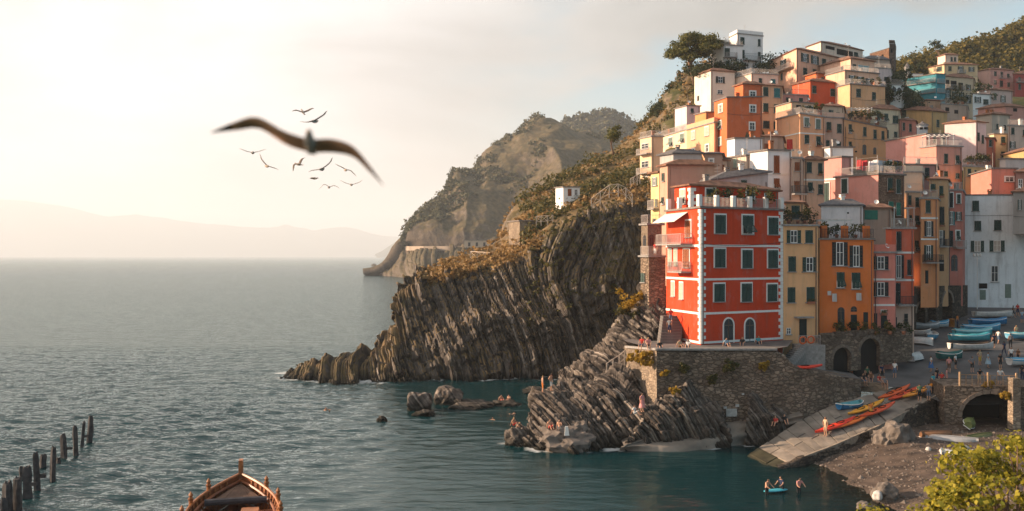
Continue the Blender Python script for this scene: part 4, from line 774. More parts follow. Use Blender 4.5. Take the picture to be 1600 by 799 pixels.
    h('grey rendered house with a sloping top behind the red house', 1100, 1112, 1200, 283, 305, 109, GREY, 6, 25, 'slate', [(1162, 288, 9, 13, 'c')], ytr=270, dirt=.4, chim=2)
    h('tall tan house with a white sunlit flank left of the red house', 1031, 1043, 1118, 259, 430, 112, (.44, .27, .19), 3, 20, 'tile', (), [(1036.6, 277, 3, 12, 'c'), (1036, 314, 3, 11, 't'), (1036, 345, 3, 11, 't')], dirt=.35, chim=0)
    h('grey rooftop room over the tan house', 1031, 1052, 1096, 241, 265, 119, (.42, .38, .36), 2, 30, 'slate', chim=1, pipe=False)
    h('brown rooftop room with a pale window right of the grey one', None, 1101, 1128, 241, 265, 121, (.38, .25, .19), 4, 0, 'slate', [(1111, 253, 6, 8, 'g', None, 'white')], chim=0, pipe=False)
    h('small cream lean-to between the tan and cream houses', 1117, 1124, 1136, 252, 290, 123, (.60, .48, .38), 10, 25, 'tile', [(1129, 262, 6, 9, 'd', 'brown')], chim=0, pipe=False)
    h('narrow yellow house with small windows left of the tan house', 1017, 1030, 1036, 270, 430, 115, (.66, .48, .22), 10, 22, 'tile', (), [(1023, 284, 8, 13, 'o', 'grey'), (1020, 317, 3, 12, 'c', 'grey'), (1026, 317, 3, 12, 'c', 'grey'), (1023, 348, 4, 12, 'c')], chim=0, lbal=[(1024, 326, 10, .7)])
    h('low white house with a grey roof behind the orange house', None, 1283, 1348, 322, 385, 109, (.68, .60, .57), 8, 0, 'slate', [(1325, 333, .1, .1, 'k')], chim=2, dirt=.4)
    h('low brown shed with a green sliding door', None, 1349, 1392, 326, 365, 112, (.36, .24, .18), 10, 0, 'tile', [(1361, 336, 20, 15, 'd', 'bright')], chim=0)
build_village()
# ------------------------------------------------------------------ front row by the water
def to_rel(b, root): r_ = LOC[root.name]; b.v = [(v[0]-r_.x, v[1]-r_.y, v[2]-r_.z) for v in b.v]; return r_
def quoins(hs, zlo, zhi, right=True):
    b = MB(); z = zlo; k = 0; C, fd, ld = hs['C'], hs['fd'], hs['ld']; nf = Vector((fd.y, -fd.x, 0)); nl = Vector((-ld.y, ld.x, 0))*1; nl = nl if nl.x < 0 else -nl
    def block(o, d, n, L, z0, z1): b.hexa([o+n*.06+Vector((0, 0, z0)), o+d*L+n*.06+Vector((0, 0, z0)), o+d*L+Vector((0, 0, z0)), o+Vector((0, 0, z0)), o+n*.06+Vector((0, 0, z1)), o+d*L+n*.06+Vector((0, 0, z1)), o+d*L+Vector((0, 0, z1)), o+Vector((0, 0, z1))])
    while z < zhi-.3:
        L = .6 if k % 2 else .34; block(C, fd, nf, L, z, z+.33); block(C, ld, nl, L*.9, z, z+.33)
        if right: block(C+fd*(hs['Lf']-L), fd, nf, L-.002, z, z+.33)
        z += .345; k += 1
    r_ = to_rel(b, hs['root']); b.build('quoins', M_['white'], hs['root'], r_)
def front_row():
    h = house
    U = h('setback red top floor behind the terrace of the tall red house', 1054, 1079, 1216, 290, 335, 98.5, RED, 16, 18, 'tile', [(1110, 306, 14, 22, 'c', None, 'white'), (1172, 306, 11, 16, 'c', None, 'white'), (1198, 309, 9, 16, 'gb')], [(1067, 308, 7, 22, 't', 'pale', 'white')], ytr=300, lcol=ORA, chim=1)
    quoins(U, at(1079, 325, 98.5).z, at(1079, 291, 98.5).z, False)
    A = h('tall red house with white quoins and three window columns on the rock', 1041, 1095, 1223, 325.5, 548, 94, RED, 30, 15, 'flat',
          [(1125, 350.6, 16, 29, 'c', None, 'white'), (1168, 351.7, 16, 29, 't', None, 'white'), (1207.6, 353.5, 15, 27, 'c', None, 'white'), (1124.5, 403.6, 16, 29, 'c', None, 'white'), (1167, 405, 15.5, 28, 'c', None, 'white'), (1207, 405, 15, 28, 'c', None, 'white'),
           (1123.4, 457.7, 16, 28, 'c', None, 'white'), (1166, 457.4, 15.5, 28, 'c', None, 'white'), (1206, 457.7, 15, 27, 'c', None, 'white'), (1138, 517, 15, 38, 'a', None, 'white'), (1171, 517, 14, 37, 'a', None, 'white')],
          [(1047, 402.5, 4, 25, 'c', 'pale', 'white'), (1056, 402.5, 4, 25, 'c', 'pale', 'white'), (1073, 404, 9, 28, 'c', 'brown', 'white'), (1052, 452, 4, 23, 'c', 'pale', 'white'), (1065, 455, 5, 25, 'c', 'pale', 'white'), (1076, 358, 8, 26, 'c', 'brown', 'white')],
          bands=[384, 437, 490.5, 536], lbal=[(1069, 424, 22, 1.1), (1062, 381, 40, 1.3)], chim=0, dirt=.5, eave=.35, dishes=0)
    quoins(A, at(1095, 536, 94).z, at(1095, 326, 94).z)
    # terrace railing with white piers, awning, grey plinth
    root = A['root']; top = A['top']; fd = A['fd']; Lf = A['Lf']; n = 5
    for k in range(n+1):
        p = top[0]+fd*(Lf*k/n); MB().box(-.2, .2, .02, .42, 0, 1.15).build('pier', M_['white'], root, p+Vector((0, 0, .203)), A['af'])
        if k < n: L = q1(Lf/n-.45); link('railing', cached(('r', L), lambda: rail_mesh(L, 1.0)), M_['rail'], root, p+fd*.25+Vector((0, 0, .2))+Vector((-fd.y, fd.x, 0))*.2, A['af'])
    for k in range(1, 4):
        p = top[0]+A['ld']*(A['D']*k/3); MB().box(-.2, .2, -.2, .2, 0, 1.15).build('pier', M_['white'], root, p+Vector((.25, 0, .203)), A['al'])
    p = A['C']+A['ld']*A['lu'](1058); b = MB(); b.hexa([(-2.9, -1.5, -1.0), (2.6, -1.5, -1.0), (2.6, -.02, -.05), (-2.9, -.02, -.05), (-2.9, -1.5, -.95), (2.6, -1.5, -.95), (2.6, -.02, .0), (-2.9, -.02, .0)])
    b.build('awning', M_['awning'], root, Vector((p.x, p.y, at(1070, 333, p.y).z)), A['al'])
    # yellow
    B = h('yellow house squeezed between the red and orange houses', None, 1224, 1278, 353.5, 560, 99.5, (.70, .38, .18), 12, 0, 'rail', [(1240, 370, 22, 20, 'o'), (1263.5, 370, 11, 20, 'c'), (1237, 412.6, 12, 24, 'c'), (1264.6, 413.4, 22, 23, 'o'), (1236, 461, 12, 24, 'c'), (1266, 460.6, 12, 24, 'c'), (1232, 517.6, 7, 10, 'g'), (1254.5, 517, 12, 36, 'd', 'dark')], rail='iron', dirt=.3, chim=0)
    q = B['C']+B['fd']*B['fu'](1253.5); MB().box(-.95, .95, -.75, 0, 0, .16).build('canopy', M_['cement'], B['root'], Vector((q.x, q.y, at(1253, 497, q.y).z)), B['af'])
    h('yellow rooftop room with one green window above the yellow house', None, 1228, 1256, 318, 360, 104, (.66, .37, .19), 10, 0, 'tile', [(1242.5, 332, 12, 20, 'c')], chim=0)
    # orange
    O = h('bright orange house with tall paired windows and rooftop chimneys', None, 1281, 1365, 375, 560, 101.5, (.62, .16, .035), 4, 0, 'flat', [(1312, 397, 24, 37, 'o', 'dark'), (1337.5, 400.6, 20, 33, 'o', 'dark'), (1313, 437.7, 12, 25, 't'), (1337, 439, 13, 26, 't'), (1314, 500.5, 11, 41, 'a'), (1334, 483, 9, 9, 'a'), (1334, 506, 9, 28, 'd', 'dark'), (1352.5, 503.4, 7, 31, 'd', 'dark')], rail='iron', dirt=.25, chim=0)
    for px, w in ((1290, 5), (1323, 8), (1357, 8)):
        q = O['C']+O['fd']*O['fu'](px); MB().box(-.3, .3, -.05, .5, 0, 1.3).build('chimney', plaster('render %.2f %.2f %.2f' % (.62, .16, .035), (.62, .16, .035)), O['root'], Vector((q.x, q.y+.4, O['top'][0].z+.2)), O['af'])
    # pink pair
    P1 = h('low pink house with two bands of white windows', None, 1364, 1398, 396, 560, 103.5, (.60, .20, .15), 4, 0, 'parapet', [(1376, 411, 24, 20, 'o', 'dark'), (1376, 452, 24, 22, 'o', 'dark'), (1380.4, 487, 9, 6, 'g'), (1381, 504, 9, 22, 'd', 'dark'), (1368, 503, 5, 26, 'd', 'dark')], bands=[437, 477], chim=0, dirt=.25)
    P2 = h('coral red house with dark shutters at the corner of the square', 1384, 1393, 1428, 358, 560, 107, (.54, .115, .06), 6, 30, 'rail', [(1404, 377, 8, 30, 'c', 'dark'), (1404, 417, 16, 36, 'o', 'dark'), (1401.5, 458, 10, 32, 'c', 'dark'), (1415, 499, 6, 17, 'c', 'dark'), (1398, 507, 7, 22, 'd', 'dark'), (1418, 381, 5, 22, 'k') if False else (1420, 418, 5, 24, 'c', 'dark')], bands=[-395, -438, -477], bal=[(1412, 476, 28, .9, 'iron')], chim=0, dirt=.25)
    C0 = P2['C']; nrm = Vector((P2['fd'].y, -P2['fd'].x, 0)); b = MB(); zt, zb = at(1393, 478, 107).z, at(1393, 560, 107).z
    p, q = C0+nrm*.02, C0+P2['fd']*P2['Lf']+nrm*.02; b.hexa([(p.x, p.y, zb), (q.x, q.y, zb), (q.x, q.y+.05, zb), (p.x, p.y+.05, zb), (p.x, p.y, zt), (q.x, q.y, zt), (q.x, q.y+.05, zt), (p.x, p.y+.05, zt)])
    r_ = to_rel(b, P2['root']); b.build('ground_floor_render', plaster('cream ground floor', (.60, .42, .32)), P2['root'], r_)
    # pink rooms behind, on the left a stone base with an arch
    h('stone annex with an arched opening below the yellow houses', 1002, 1012, 1034, 352, 445, 108, (.40, .30, .2), 6, 28, 'rail', [(1018, 376, 7, 18, 'a')], [(1007, 376, 5, 16, 'a')], wallmat=masonry('annex stone', (.30, .22, .15), (.50, .38, .27), (.30, .24, .18), .35), chim=0, pipe=False, dishes=0)
    h('rough stone base with a railed terrace left of the red house', 1001, 1014, 1040, 402, 520, 103, (.4, .3, .2), 8, 30, 'rail', (), [(1005, 434, 6, 14, 'c')], wallmat=masonry('base stone', (.24, .17, .12), (.46, .34, .24), (.2, .15, .11), .5), chim=0, pipe=False, name='stone_base', cat='building', dishes=0)
front_row()
# ------------------------------------------------------------------ ground under the village
def plaza_z(Y): return 4.5+(Y-98)*.135
def on_plaza(px, py):
    k = (py-CY)/F; Y = (H-4.5+.135*98)/(k+.135); return Vector((ray(px)*Y, Y, plaza_z(Y)))
def village_ground():
    P = []
    for X, Y, z, Lf, D, a, b in ROOMS:
        for u in (.1, .9):
            P.append((X+math.cos(a)*Lf*u, Y+math.sin(a)*Lf*u, z-1.5)); P.append((X+math.cos(a)*Lf*u-math.sin(b)*min(D, 14), Y+math.sin(a)*Lf*u+math.cos(b)*min(D, 14), z-.5))
    for px, py, Y in ((1085, 112, 226), (1060, 135, 230), (1035, 165, 232), (1110, 118, 224), (1140, 112, 228), (1300, 110, 236), (1345, 96, 240), (1400, 116, 262), (1440, 112, 300), (1380, 130, 215), (1405, 160, 205), (1430, 165, 225), (1600, 150, 300), (1540, 140, 300), (1650, 200, 240), (1650, 260, 180), (1650, 300, 160), (1000, 330, 165), (1000, 240, 190), (1010, 210, 215)):
        p = at(px, py, Y); P.append((p.x, p.y, p.z))
    P = np.array(P); xs = np.arange(18, 190, 1.6); ys = np.arange(104, 345, 1.6); X, Y = np.meshgrid(xs, ys, indexing='ij'); Wt = 0; Z = 0
    for x, y, z in P: w = 1/((X-x)**2+(Y-y)**2+2)**1.8; Wt = Wt+w; Z = Z+w*z
    Z = Z/Wt-.8+.5*fbm(X*.3, Y*.3, 0, 3, 90)
    lim = 8.2+np.clip(Y-112, 0, 400)*.62                                     # keep below the street at the front
    Z = np.minimum(Z, lim); Z = np.where(X < .150*Y+1, -6, Z); right = np.clip((X-.315*Y-4)/6, 0, 1)*np.clip((150-Y)/8, 0, 1); Z = Z*(1-right)+np.minimum(Z, plaza_z(Y)-.6)*right
    me = np_mesh('village_ground', np.stack([X, Y, Z], 2).reshape(-1, 3), grid_faces(len(xs), len(ys)))
    tag(link('village_ground', me, rock('village earth', (.2, .2, 1), [(.06, .05, .035), (.12, .09, .06), (.17, .13, .09), (.22, .17, .12)], 1.5, ((.03, .04, .012), (.10, .085, .03)))), kind='structure')
    # wooded hill behind the top right houses
    K = [(1380, 122, 300), (1410, 112, 320), (1440, 103, 335), (1480, 92, 345), (1510, 80, 352), (1540, 71, 358), (1570, 56, 365), (1600, 41, 372), (1650, 20, 380), (1720, 0, 390)]
    cols = []
    for px, py, Yd in K: t = at(px, py+6, Yd); lo = at(px+8, 190, Yd-85); cols.append([lo, lo.lerp(t, .35)+Vector((0, 0, 2)), lo.lerp(t, .7)+Vector((0, 0, 2)), t, t+Vector((10, 60, -10))])
    A = loft(cols, 120, 90); A[..., 2] += 2.5*fbm(A[..., 0]*.06, A[..., 1]*.06, 0, 4, 14); N = normals(A)
    tag(link('wooded_hill', np_mesh('wooded_hill', A.reshape(-1, 3), grid_faces(120, 90)), plain('forest floor', (.09, .075, .03), .95, var=.4, scale=.1)), kind='structure')
    rg = np.random.RandomState(4); v = np.broadcast_to(np.linspace(0, 4, 90)[None], (120, 90)).ravel(); ok = np.where((v > .8) & (v < 3.25))[0]
    clumps_on(A, N, rg.choice(ok, 900), rg, 1.4, 3.6, 70, .85, 'hill_wood', L_WOOD, .9, .1)
    # gardens between the houses
    idx = []; rg = np.random.RandomState(8); pts = []
    for px, py, Y, n in ((1130, 106, 210, 16), (1115, 104, 208, 14), (1148, 110, 211, 10), (1200, 105, 214, 22), (1212, 98, 218, 12), (1398, 145, 206, 26), (1410, 155, 208, 26), (1392, 130, 212, 16), (1425, 165, 214, 14), (1410, 118, 240, 14), (1395, 122, 226, 12), (1430, 112, 290, 16), (1505, 150, 236, 8), (1535, 143, 240, 12), (1068, 128, 226, 20), (1050, 148, 228, 20), (1030, 172, 226, 20), (1090, 112, 214, 18), (1150, 104, 214, 10)):
        for k in range(n): p = at(px+rg.normal()*9, py+rg.normal()*6, Y+rg.normal()*3); pts.append(tuple(p))
    pts = np.array(pts); V, Q = leaf_cloud(pts, .6+1.2*rg.rand(len(pts)), 60, .4, rg, .85); tag(link('garden_shrubbery', np_mesh('garden_shrubbery', V, Q, False), L_DARK), kind='stuff')
village_ground()
# ------------------------------------------------------------------ harbour: terrace wall, rocks, ramp, square, arches
STONE = masonry('harbour stone', (.12, .09, .068), (.34, .25, .18), (.13, .10, .078), .55, 1.0); STONE_L = masonry('paler harbour stone', (.20, .15, .11), (.40, .31, .22), (.26, .21, .16), .5, .8); DSTONE = masonry('shaded quay stone', (.05, .042, .035), (.16, .12, .09), (.05, .042, .035), .5, 1.0)  # STONE_L is a paler copy of the harbour stone
PAVE = plain('worn paving', (.14, .125, .115), .9, var=.3, scale=.9, bump=.3, bscale=3)
def wall_loft(name, cols, mat, thick=3.0, nu=120, nv=30, amp=.10, seed=1, label=None, cat='wall', smooth=True):
    """cols: (px, ytop, ybot, Y top, Y bottom); a battered stone wall with thickness"""
    C = []
    for px, yt, yb, Y0, Y1 in cols: t, l = at(px, yt, Y0), at(px, yb, Y1); C.append([l+Vector((0, 0, -2)), l, l.lerp(t, .5), t, t+Vector((.2, thick, 0)), t+Vector((.2, thick, -3))])
    A = loft(C, nu, nv) if False else np.asarray([[tuple(p) for p in c] for c in C]); 
    def lin(B, n, ax): 
        B = np.moveaxis(B, ax, 0); t = np.linspace(0, len(B)-1-1e-6, n); i = t.astype(int); f = (t-i).reshape(-1, *([1]*(B.ndim-1))); return np.moveaxis(B[i]*(1-f)+B[i+1]*f, 0, ax)
    A = lin(lin(A, nu, 0), nv, 1); N = normals(A); 
    if N[nu//2, nv//4, 1] > 0: N = -N
    A = A+N*(amp*2*fbm(A[..., 0]*.7, A[..., 1]*.7, A[..., 2]*.9, 4, seed))[..., None]
    o = link(name, np_mesh(name, A.reshape(-1, 3), grid_faces(nu, nv), smooth), mat); return tag(o, label, cat)
def harbour():
    w = empty('terrace_wall', at(1026, 640, 88)); tag(w, 'tall rubble stone terrace wall under the red house', 'wall')
    f = wall_loft('front_face', [(1026, 548, 650, 89.6, 89.2), (1060, 548, 668, 89.8, 89.3), (1100, 548, 675, 90, 89.4), (1167, 548, 680, 90.3, 89.6), (1213, 548, 678, 90.6, 89.9), (1226, 555, 675, 90.8, 90.1), (1240, 572, 668, 91, 90.4), (1262, 578, 660, 91.6, 91), (1300, 586, 645, 92.8, 92.2), (1346, 592, 626, 95, 94.4)], STONE, 3, 300, 60, .12)
    g = wall_loft('side_face', [(978, 544, 606, 98, 96.5), (990, 545, 615, 96, 95), (1008, 546.5, 640, 92.6, 91.8), (1026, 548, 652, 89.6, 89.2)], STONE_L, 3, 110, 60, .1, 5)  # side face gets the paler stone, front face the darker one
    for o in (f, g):
        o.parent = w; o.location = -LOC[w.name]
        for k in ('label', 'category'):
            if k in o: del o[k]
    cb = MB(); a0, a1, a2 = at(978, 544, 98), at(1026, 548, 89.6), at(1214, 548, 90.6)
    for p, q in ((a0, a1), (a1, a2)):
        d = (q-p).normalized(); n = Vector((d.y, -d.x, 0))*.12; z = Vector((0, 0, .22)); m = Vector((-n.x*4, -n.y*4, 0)); e = Vector((0, 0, .02)); cb.hexa([p+n+e, q+n+e, q+m+e, p+m+e, p+n+z, q+n+z, q+m+z, p+m+z])
    r_ = to_rel(cb, w); cb.build('coping', M_['cement'], w, r_)
    for px, py, s in ((1143, 645, 1.2), (1152, 634, .4), (1133, 637, .35), (1161, 616, .25)):   # notice boards and pale patches
        Yw = 89.9; p = at(px, py, Yw-.38); MB().box(-s*.42, s*.42, -.05, .05, -s*.3, s*.3).build('notice_board', plain('weathered notice', (.40, .40, .38), .8, var=.3), w, p, R(2))
    # paved terrace
    t = MB(); pts = [at(978, 544, 98), at(1026, 548, 89.6), at(1214, 548, 90.6)]; z = 8.72; pl = [(p.x, p.y+.2, z) for p in pts]+[(26.6, 92.6, z), (30, 102, z), (12, 112, z)]; t.poly(pl)
    tag(t.build('terrace_paving', PAVE), kind='structure')
    lt = MB(); tp_ = [at(1222, 553, 90.9), at(1240, 572, 91.1), at(1262, 578, 91.7), at(1300, 586, 92.9), at(1346, 592, 95.1)]
    for p, q in zip(tp_, tp_[1:]): lt.poly([p+Vector((0, .1, -.05)), q+Vector((0, .1, -.05)), q+Vector((1.5, 9, -.05)), p+Vector((1.5, 9, -.05))])
    tag(lt.build('lower_terrace', PAVE), kind='structure')
    # --- bedded rocks of the point
    RK = rock('bedded shore rock', (1, .25, .6), [(.020, .017, .016), (.066, .055, .047), (.145, .12, .10), (.36, .305, .25)], .5, None, True)
    def mass(name, K, nu, nv, amp, seed, tilt=.6, sc=1.6):
        C = []
        for wpt, t, bk in K:
            wv = at(*wpt) if len(wpt) == 3 else atz(*wpt, 0); T = at(*t); B = at(*bk); C.append([wv+Vector((0, -.8, -2.2)), wv, wv.lerp(T, .5)+Vector((0, -.5, .25)), T, B, B+Vector((0, 3, -4))])
        A = loft(C, nu, nv); N = normals(A)
        if N[nu//2, nv//4, 1] > 0: N = -N
        X, Y, Z = A[..., 0], A[..., 1], A[..., 2]; s = X+tilt*Z+.3*Y+.8*fbm(X*.2, Y*.2, Z*.2, 3, seed); v = np.linspace(0, 5, nv)[None]
        al_ = Z*.8-.6*X+.5*Y; d = beds(s*sc*1.25, al_, seed, 1.7)*.45+beds(s*sc*.45+9, al_, seed+1, 3.2)*.62+.35*fbm(X*.35, Y*.35, Z*.35, 4, seed+2)+.14*fbm(X*1.8, Y*1.8, Z*1.8, 3, seed+4)+.4*np.round(2.2*fbm(s*.25, Z*.45+Y*.2, 0, 3, seed+6))
        A = A+N*(d*amp*np.clip(v, .2, 1))[..., None]; tag(link(name, np_mesh(name, A.reshape(-1, 3), grid_faces(nu, nv), False), RK), kind='structure'); SHORE.append(A.reshape(-1, 3)[np.abs(A[..., 2].ravel()) < .3]); return A
    mass('rocky_point', [((794, 694), (797, 682, 91), (800, 678, 92.5)), ((803, 697), (812, 658, 91.5), (818, 650, 94)), ((826, 701), (830, 626, 93), (838, 616, 96)), ((852, 705), (858, 612, 93), (868, 602, 97)), ((890, 707), (900, 608, 92.5), (912, 596, 97)), ((930, 705), (940, 598, 92.5), (952, 588, 98)), ((962, 703), (972, 600, 91.5), (988, 586, 98)), ((985, 700), (996, 628, 89.5), (1005, 604, 95)), ((1010, 698), (1012, 645, 88.2), (1022, 635, 90))], 380, 160, .9, 101)
    mass('rock_slabs', [((976, 703, 86.2), (985, 678, 87), (990, 668, 88.5)), ((990, 702, 86.2), (1003, 646, 87.2), (1008, 636, 89)), ((1015, 700, 86.3), (1030, 636, 87.4), (1034, 628, 89.4)), ((1045, 696, 86.5), (1056, 618, 87.7), (1058, 611, 89.8)), ((1075, 692, 86.8), (1074, 602, 88), (1076, 597, 90.2)), ((1100, 688, 87), (1092, 624, 88.2), (1094, 618, 90.4)), ((1122, 684, 87.4), (1114, 640, 88.4), (1116, 634, 90.4)), ((1142, 680, 87.8), (1134, 668, 88.6), (1136, 664, 90.4))], 300, 140, .55, 131, .6, 1.9)
    mass('rock_slabs_low', [((1164, 681, 88.4), (1164, 640, 89.0), (1166, 630, 91)), ((1180, 681, 88.4), (1176, 620, 89.3), (1178, 612, 91)), ((1200, 678, 88.6), (1194, 640, 89.4), (1196, 634, 91)), ((1230, 672, 89.2), (1226, 655, 89.8), (1228, 650, 91))], 90, 60, .5, 141)
    mass('rock_slope', [((868, 602, 101), (872, 596, 103), (876, 590, 106)), ((905, 600, 99), (905, 572, 103), (910, 566, 107)), ((940, 596, 98), (935, 545, 104), (944, 538, 108)), ((968, 592, 97.5), (962, 516, 105), (972, 506, 109)), ((985, 586, 97), (985, 490, 105), (995, 470, 109)), ((1000, 580, 97), (1006, 470, 105), (1012, 450, 109)), ((1016, 560, 97), (1022, 462, 104), (1028, 448, 109)), ((1040, 550, 98), (1048, 480, 104), (1052, 470, 109))], 200, 110, 1.1, 151, .5, 1.2)
    # long low slab at the water's edge
    K = [((968, 703.5), (970, 700), (975, 698)), ((985, 705), (983, 695), (990, 690)), ((1030, 706), (1032, 687), (1038, 677)), ((1080, 704.5), (1085, 682), (1085, 668)), ((1140, 698), (1140, 675), (1138, 662)), ((1180, 690), (1182, 669), (1180, 658)), ((1215, 680), (1215, 662), (1215, 654)), ((1252, 668), (1254, 654), (1254, 648))]
    C = []
    ZW = [0, 0, 0, 0, 0, .2, .6, 1.4]; ZT = [.4, .6, .8, 1.0, 1.25, 1.5, 1.8, 2.3]; ZB = [.5, .8, 1.3, 1.55, 1.9, 2.0, 2.2, 2.7]
    for i, (a, b, c) in enumerate(K):
        wv = atz(a[0], a[1], ZW[i]); T = atz(b[0], b[1], ZT[i]); B = atz(c[0], c[1], ZB[i]); C.append([wv+Vector((0, -.5, -1.5)), wv, wv.lerp(T, .6)+Vector((0, -.35, .1)), T, B, B+Vector((0, 2.5, .1))])
    A = loft(C, 200, 60); N = normals(A); N = -N if N[100, 40, 2] < 0 else N
    A = A+N*(.28*fbm(A[..., 0]*.35, A[..., 1]*.6, A[..., 2]*.6, 5, 161)+.06*fbm(A[..., 0]*2, A[..., 1]*2, A[..., 2]*3, 3, 162))[..., None]
    tag(link('shore_slab', np_mesh('shore_slab', A.reshape(-1, 3), grid_faces(200, 60)), plain('smooth shore stone', (.22, .185, .15), .9, var=.5, scale=.45, bump=1., bscale=2.4)), kind='structure')
    B_ = plain('loose boulder', (.15, .125, .105), .92, var=.45, scale=1.2, bump=.9, bscale=3)
    for px, py, z, s, sq, lab in ((892, 690, .5, 2.5, .55, 'broad flat boulder under two sunbathers at the water edge'), (903, 640, 2.6, 1.5, .9, 'pale angular block standing on the bedded rocks'), (876, 660, 1.9, 1.0, .9, 'small rounded block behind the flat boulder'), (907, 672, 1.4, 1.1, .9, 'dark rounded block beside the flat boulder'), (806, 684, .6, 1.0, .9, 'rock at the tip of the point under the bathers'),
                               (655, 632, .6, 1.35, 1.0, 'sunlit left one of two rocks standing in the bay'), (702, 624, .5, 1.75, .75, 'wider right one of two rocks standing in the bay'), (663, 648, .1, 1.1, .4, 'low wet reef in front of the two bay rocks'), (597, 657, .1, .55, .7, 'small round rock alone left of the bay rocks'), (740, 634, -.05, 3.0, .22, 'flat dark reef between the bay rocks and the point'), (790, 632, .0, 2.1, .25, 'low reef with two seated bathers'), (836, 612, .0, 1.8, .25, 'brown reef just behind the point'),
                               (1393, 691, 1.2, 1.8, 1.1, 'big grey boulder on the beach below the ramp wall'), (1385, 775, .4, 1.0, .8, 'pale boulder at the beach edge among litter'), (1350, 790, .3, .5, .6, 'small dark stone on the beach near the water')):
        p = atz(px, py, z); V, Q = boulder(s, 3, int(px*3), sq); tag(link('boulder', np_mesh('boulder', V, Q, False), RK if z < 1 and px < 860 else B_, None, p), lab, 'rock')
    # --- slipway of worn slabs
    up = crv([tuple(at(*p)) for p in ((1146, 726, 82.2), (1200, 690, 86.3), (1254, 655, 90), (1300, 634, 92), (1345, 620, 94), (1410, 602, 98))], 60); lo = crv([tuple(at(*p)) for p in ((1186, 750, 76.8), (1250, 717, 80.6), (1299, 698, 83), (1340, 680, 85), (1385, 660, 87.3), (1468, 616, 94))], 60)
    base = MB()
    for k in range(59): base.hexa([(*lo[k][:2], lo[k][2]-3.5), (*lo[k+1][:2], lo[k+1][2]-3.5), (*up[k+1][:2], up[k+1][2]-3.5), (*up[k][:2], up[k][2]-3.5), lo[k]-[0, 0, .14], lo[k+1]-[0, 0, .14], up[k+1]-[0, 0, .14], up[k]-[0, 0, .14]])
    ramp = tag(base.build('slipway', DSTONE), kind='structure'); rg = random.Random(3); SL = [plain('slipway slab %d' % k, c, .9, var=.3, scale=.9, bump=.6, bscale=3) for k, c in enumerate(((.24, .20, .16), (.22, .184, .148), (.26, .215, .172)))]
    WETS = plain('weedy wet slab', (.055, .05, .03), .5, var=.5, scale=1.2, bump=.6, bscale=3); n = 20
    L = lambda u, v: Vector(lo[0]*0+((1-v)*np.array([np.interp(u*59, range(60), lo[:, c]) for c in range(3)])+v*np.array([np.interp(u*59, range(60), up[:, c]) for c in range(3)])))
    for i in range(n):
        for j in range(2):
            u0, u1 = (i+.03)/n, (i+.97)/n; c_ = .5+.12*math.sin(i*2.4); v0, v1 = ((.01, c_-.01), (c_+.01, .99))[j]; tz = Vector((0, 0, rg.uniform(-.02, .035))); s = Vector((0, 0, -.16)); sh = (rg.random()-.5)*.006
            P = [L(u0+sh, v0), L(u1+sh, v0), L(u1+sh, v1), L(u0+sh, v1)]; b = MB(); b.hexa([p+s for p in P]+[p+tz for p in P]); b.build('slab', WETS if i < 3 else SL[rg.randrange(3)], ramp)
    kb = MB()
    for k in range(13, 59): kb.hexa([lo[k]+[0, -.3, -.5], lo[k+1]+[0, -.3, -.5], lo[k+1]+[0, -.005, -.5], lo[k]+[0, -.005, -.5], lo[k]+[0, -.3, .13], lo[k+1]+[0, -.3, .13], lo[k+1]+[0, -.005, .13], lo[k]+[0, -.005, .13]])
    kb.build('kerb', plain('kerb stone', (.27, .22, .17), .9, var=.3, bump=.5, bscale=4), ramp)
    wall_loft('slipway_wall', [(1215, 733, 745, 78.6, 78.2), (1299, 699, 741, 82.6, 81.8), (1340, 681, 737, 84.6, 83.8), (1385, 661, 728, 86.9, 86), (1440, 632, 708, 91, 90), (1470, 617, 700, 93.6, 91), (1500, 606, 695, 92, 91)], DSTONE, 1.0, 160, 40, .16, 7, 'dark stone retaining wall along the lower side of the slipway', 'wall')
    # --- square sloping up the valley
    b = MB(); pts = [(1340, 96.5), (1410, 96.5), (1480, 90.5), (1700, 90.5)]
    q0 = [Vector((ray(px)*Y, Y, plaza_z(Y)-.02)) for px, Y in pts]; q1_ = [Vector((ray(px)*Y, Y, plaza_z(Y))) for px, Y in ((1400, 150), (1440, 150), (1520, 150), (1720, 150))]
    for k in range(3): b.poly([q0[k], q0[k+1], q1_[k+1], q1_[k]])
    b.poly([Vector((ray(1290)*97, 97, plaza_z(97)-.3)), q0[0], q1_[0], Vector((ray(1330)*150, 150, plaza_z(150)-.3))])
    tag(b.build('square', plain('dark square paving', (.105, .10, .098), .85, var=.35, scale=.35, bump=.3, bscale=2)), kind='structure')
    # --- walls with arches
    def arch_wall(name, p0, p1, zt0, zt1, zb0, zb1, arches, th, mat, label, cat='wall'):
        p0, p1 = Vector(p0), Vector(p1); Ln = (p1-p0).length; d = (p1-p0)/Ln; n = Vector((-d.y, d.x, 0)); m = int(Ln/.12); b = MB(); e = empty(name, (p0.x, p0.y, min(zb0, zb1))); tag(e, label, cat)
        us = [Ln*k/m for k in range(m+1)]
        def hb(u):
            for c, w, hh in arches:
                x = (u-c)/(w/2)
                if abs(x) < 1: return hh-w/2*.9+w/2*.9*math.sqrt(1-x*x)
            return 0
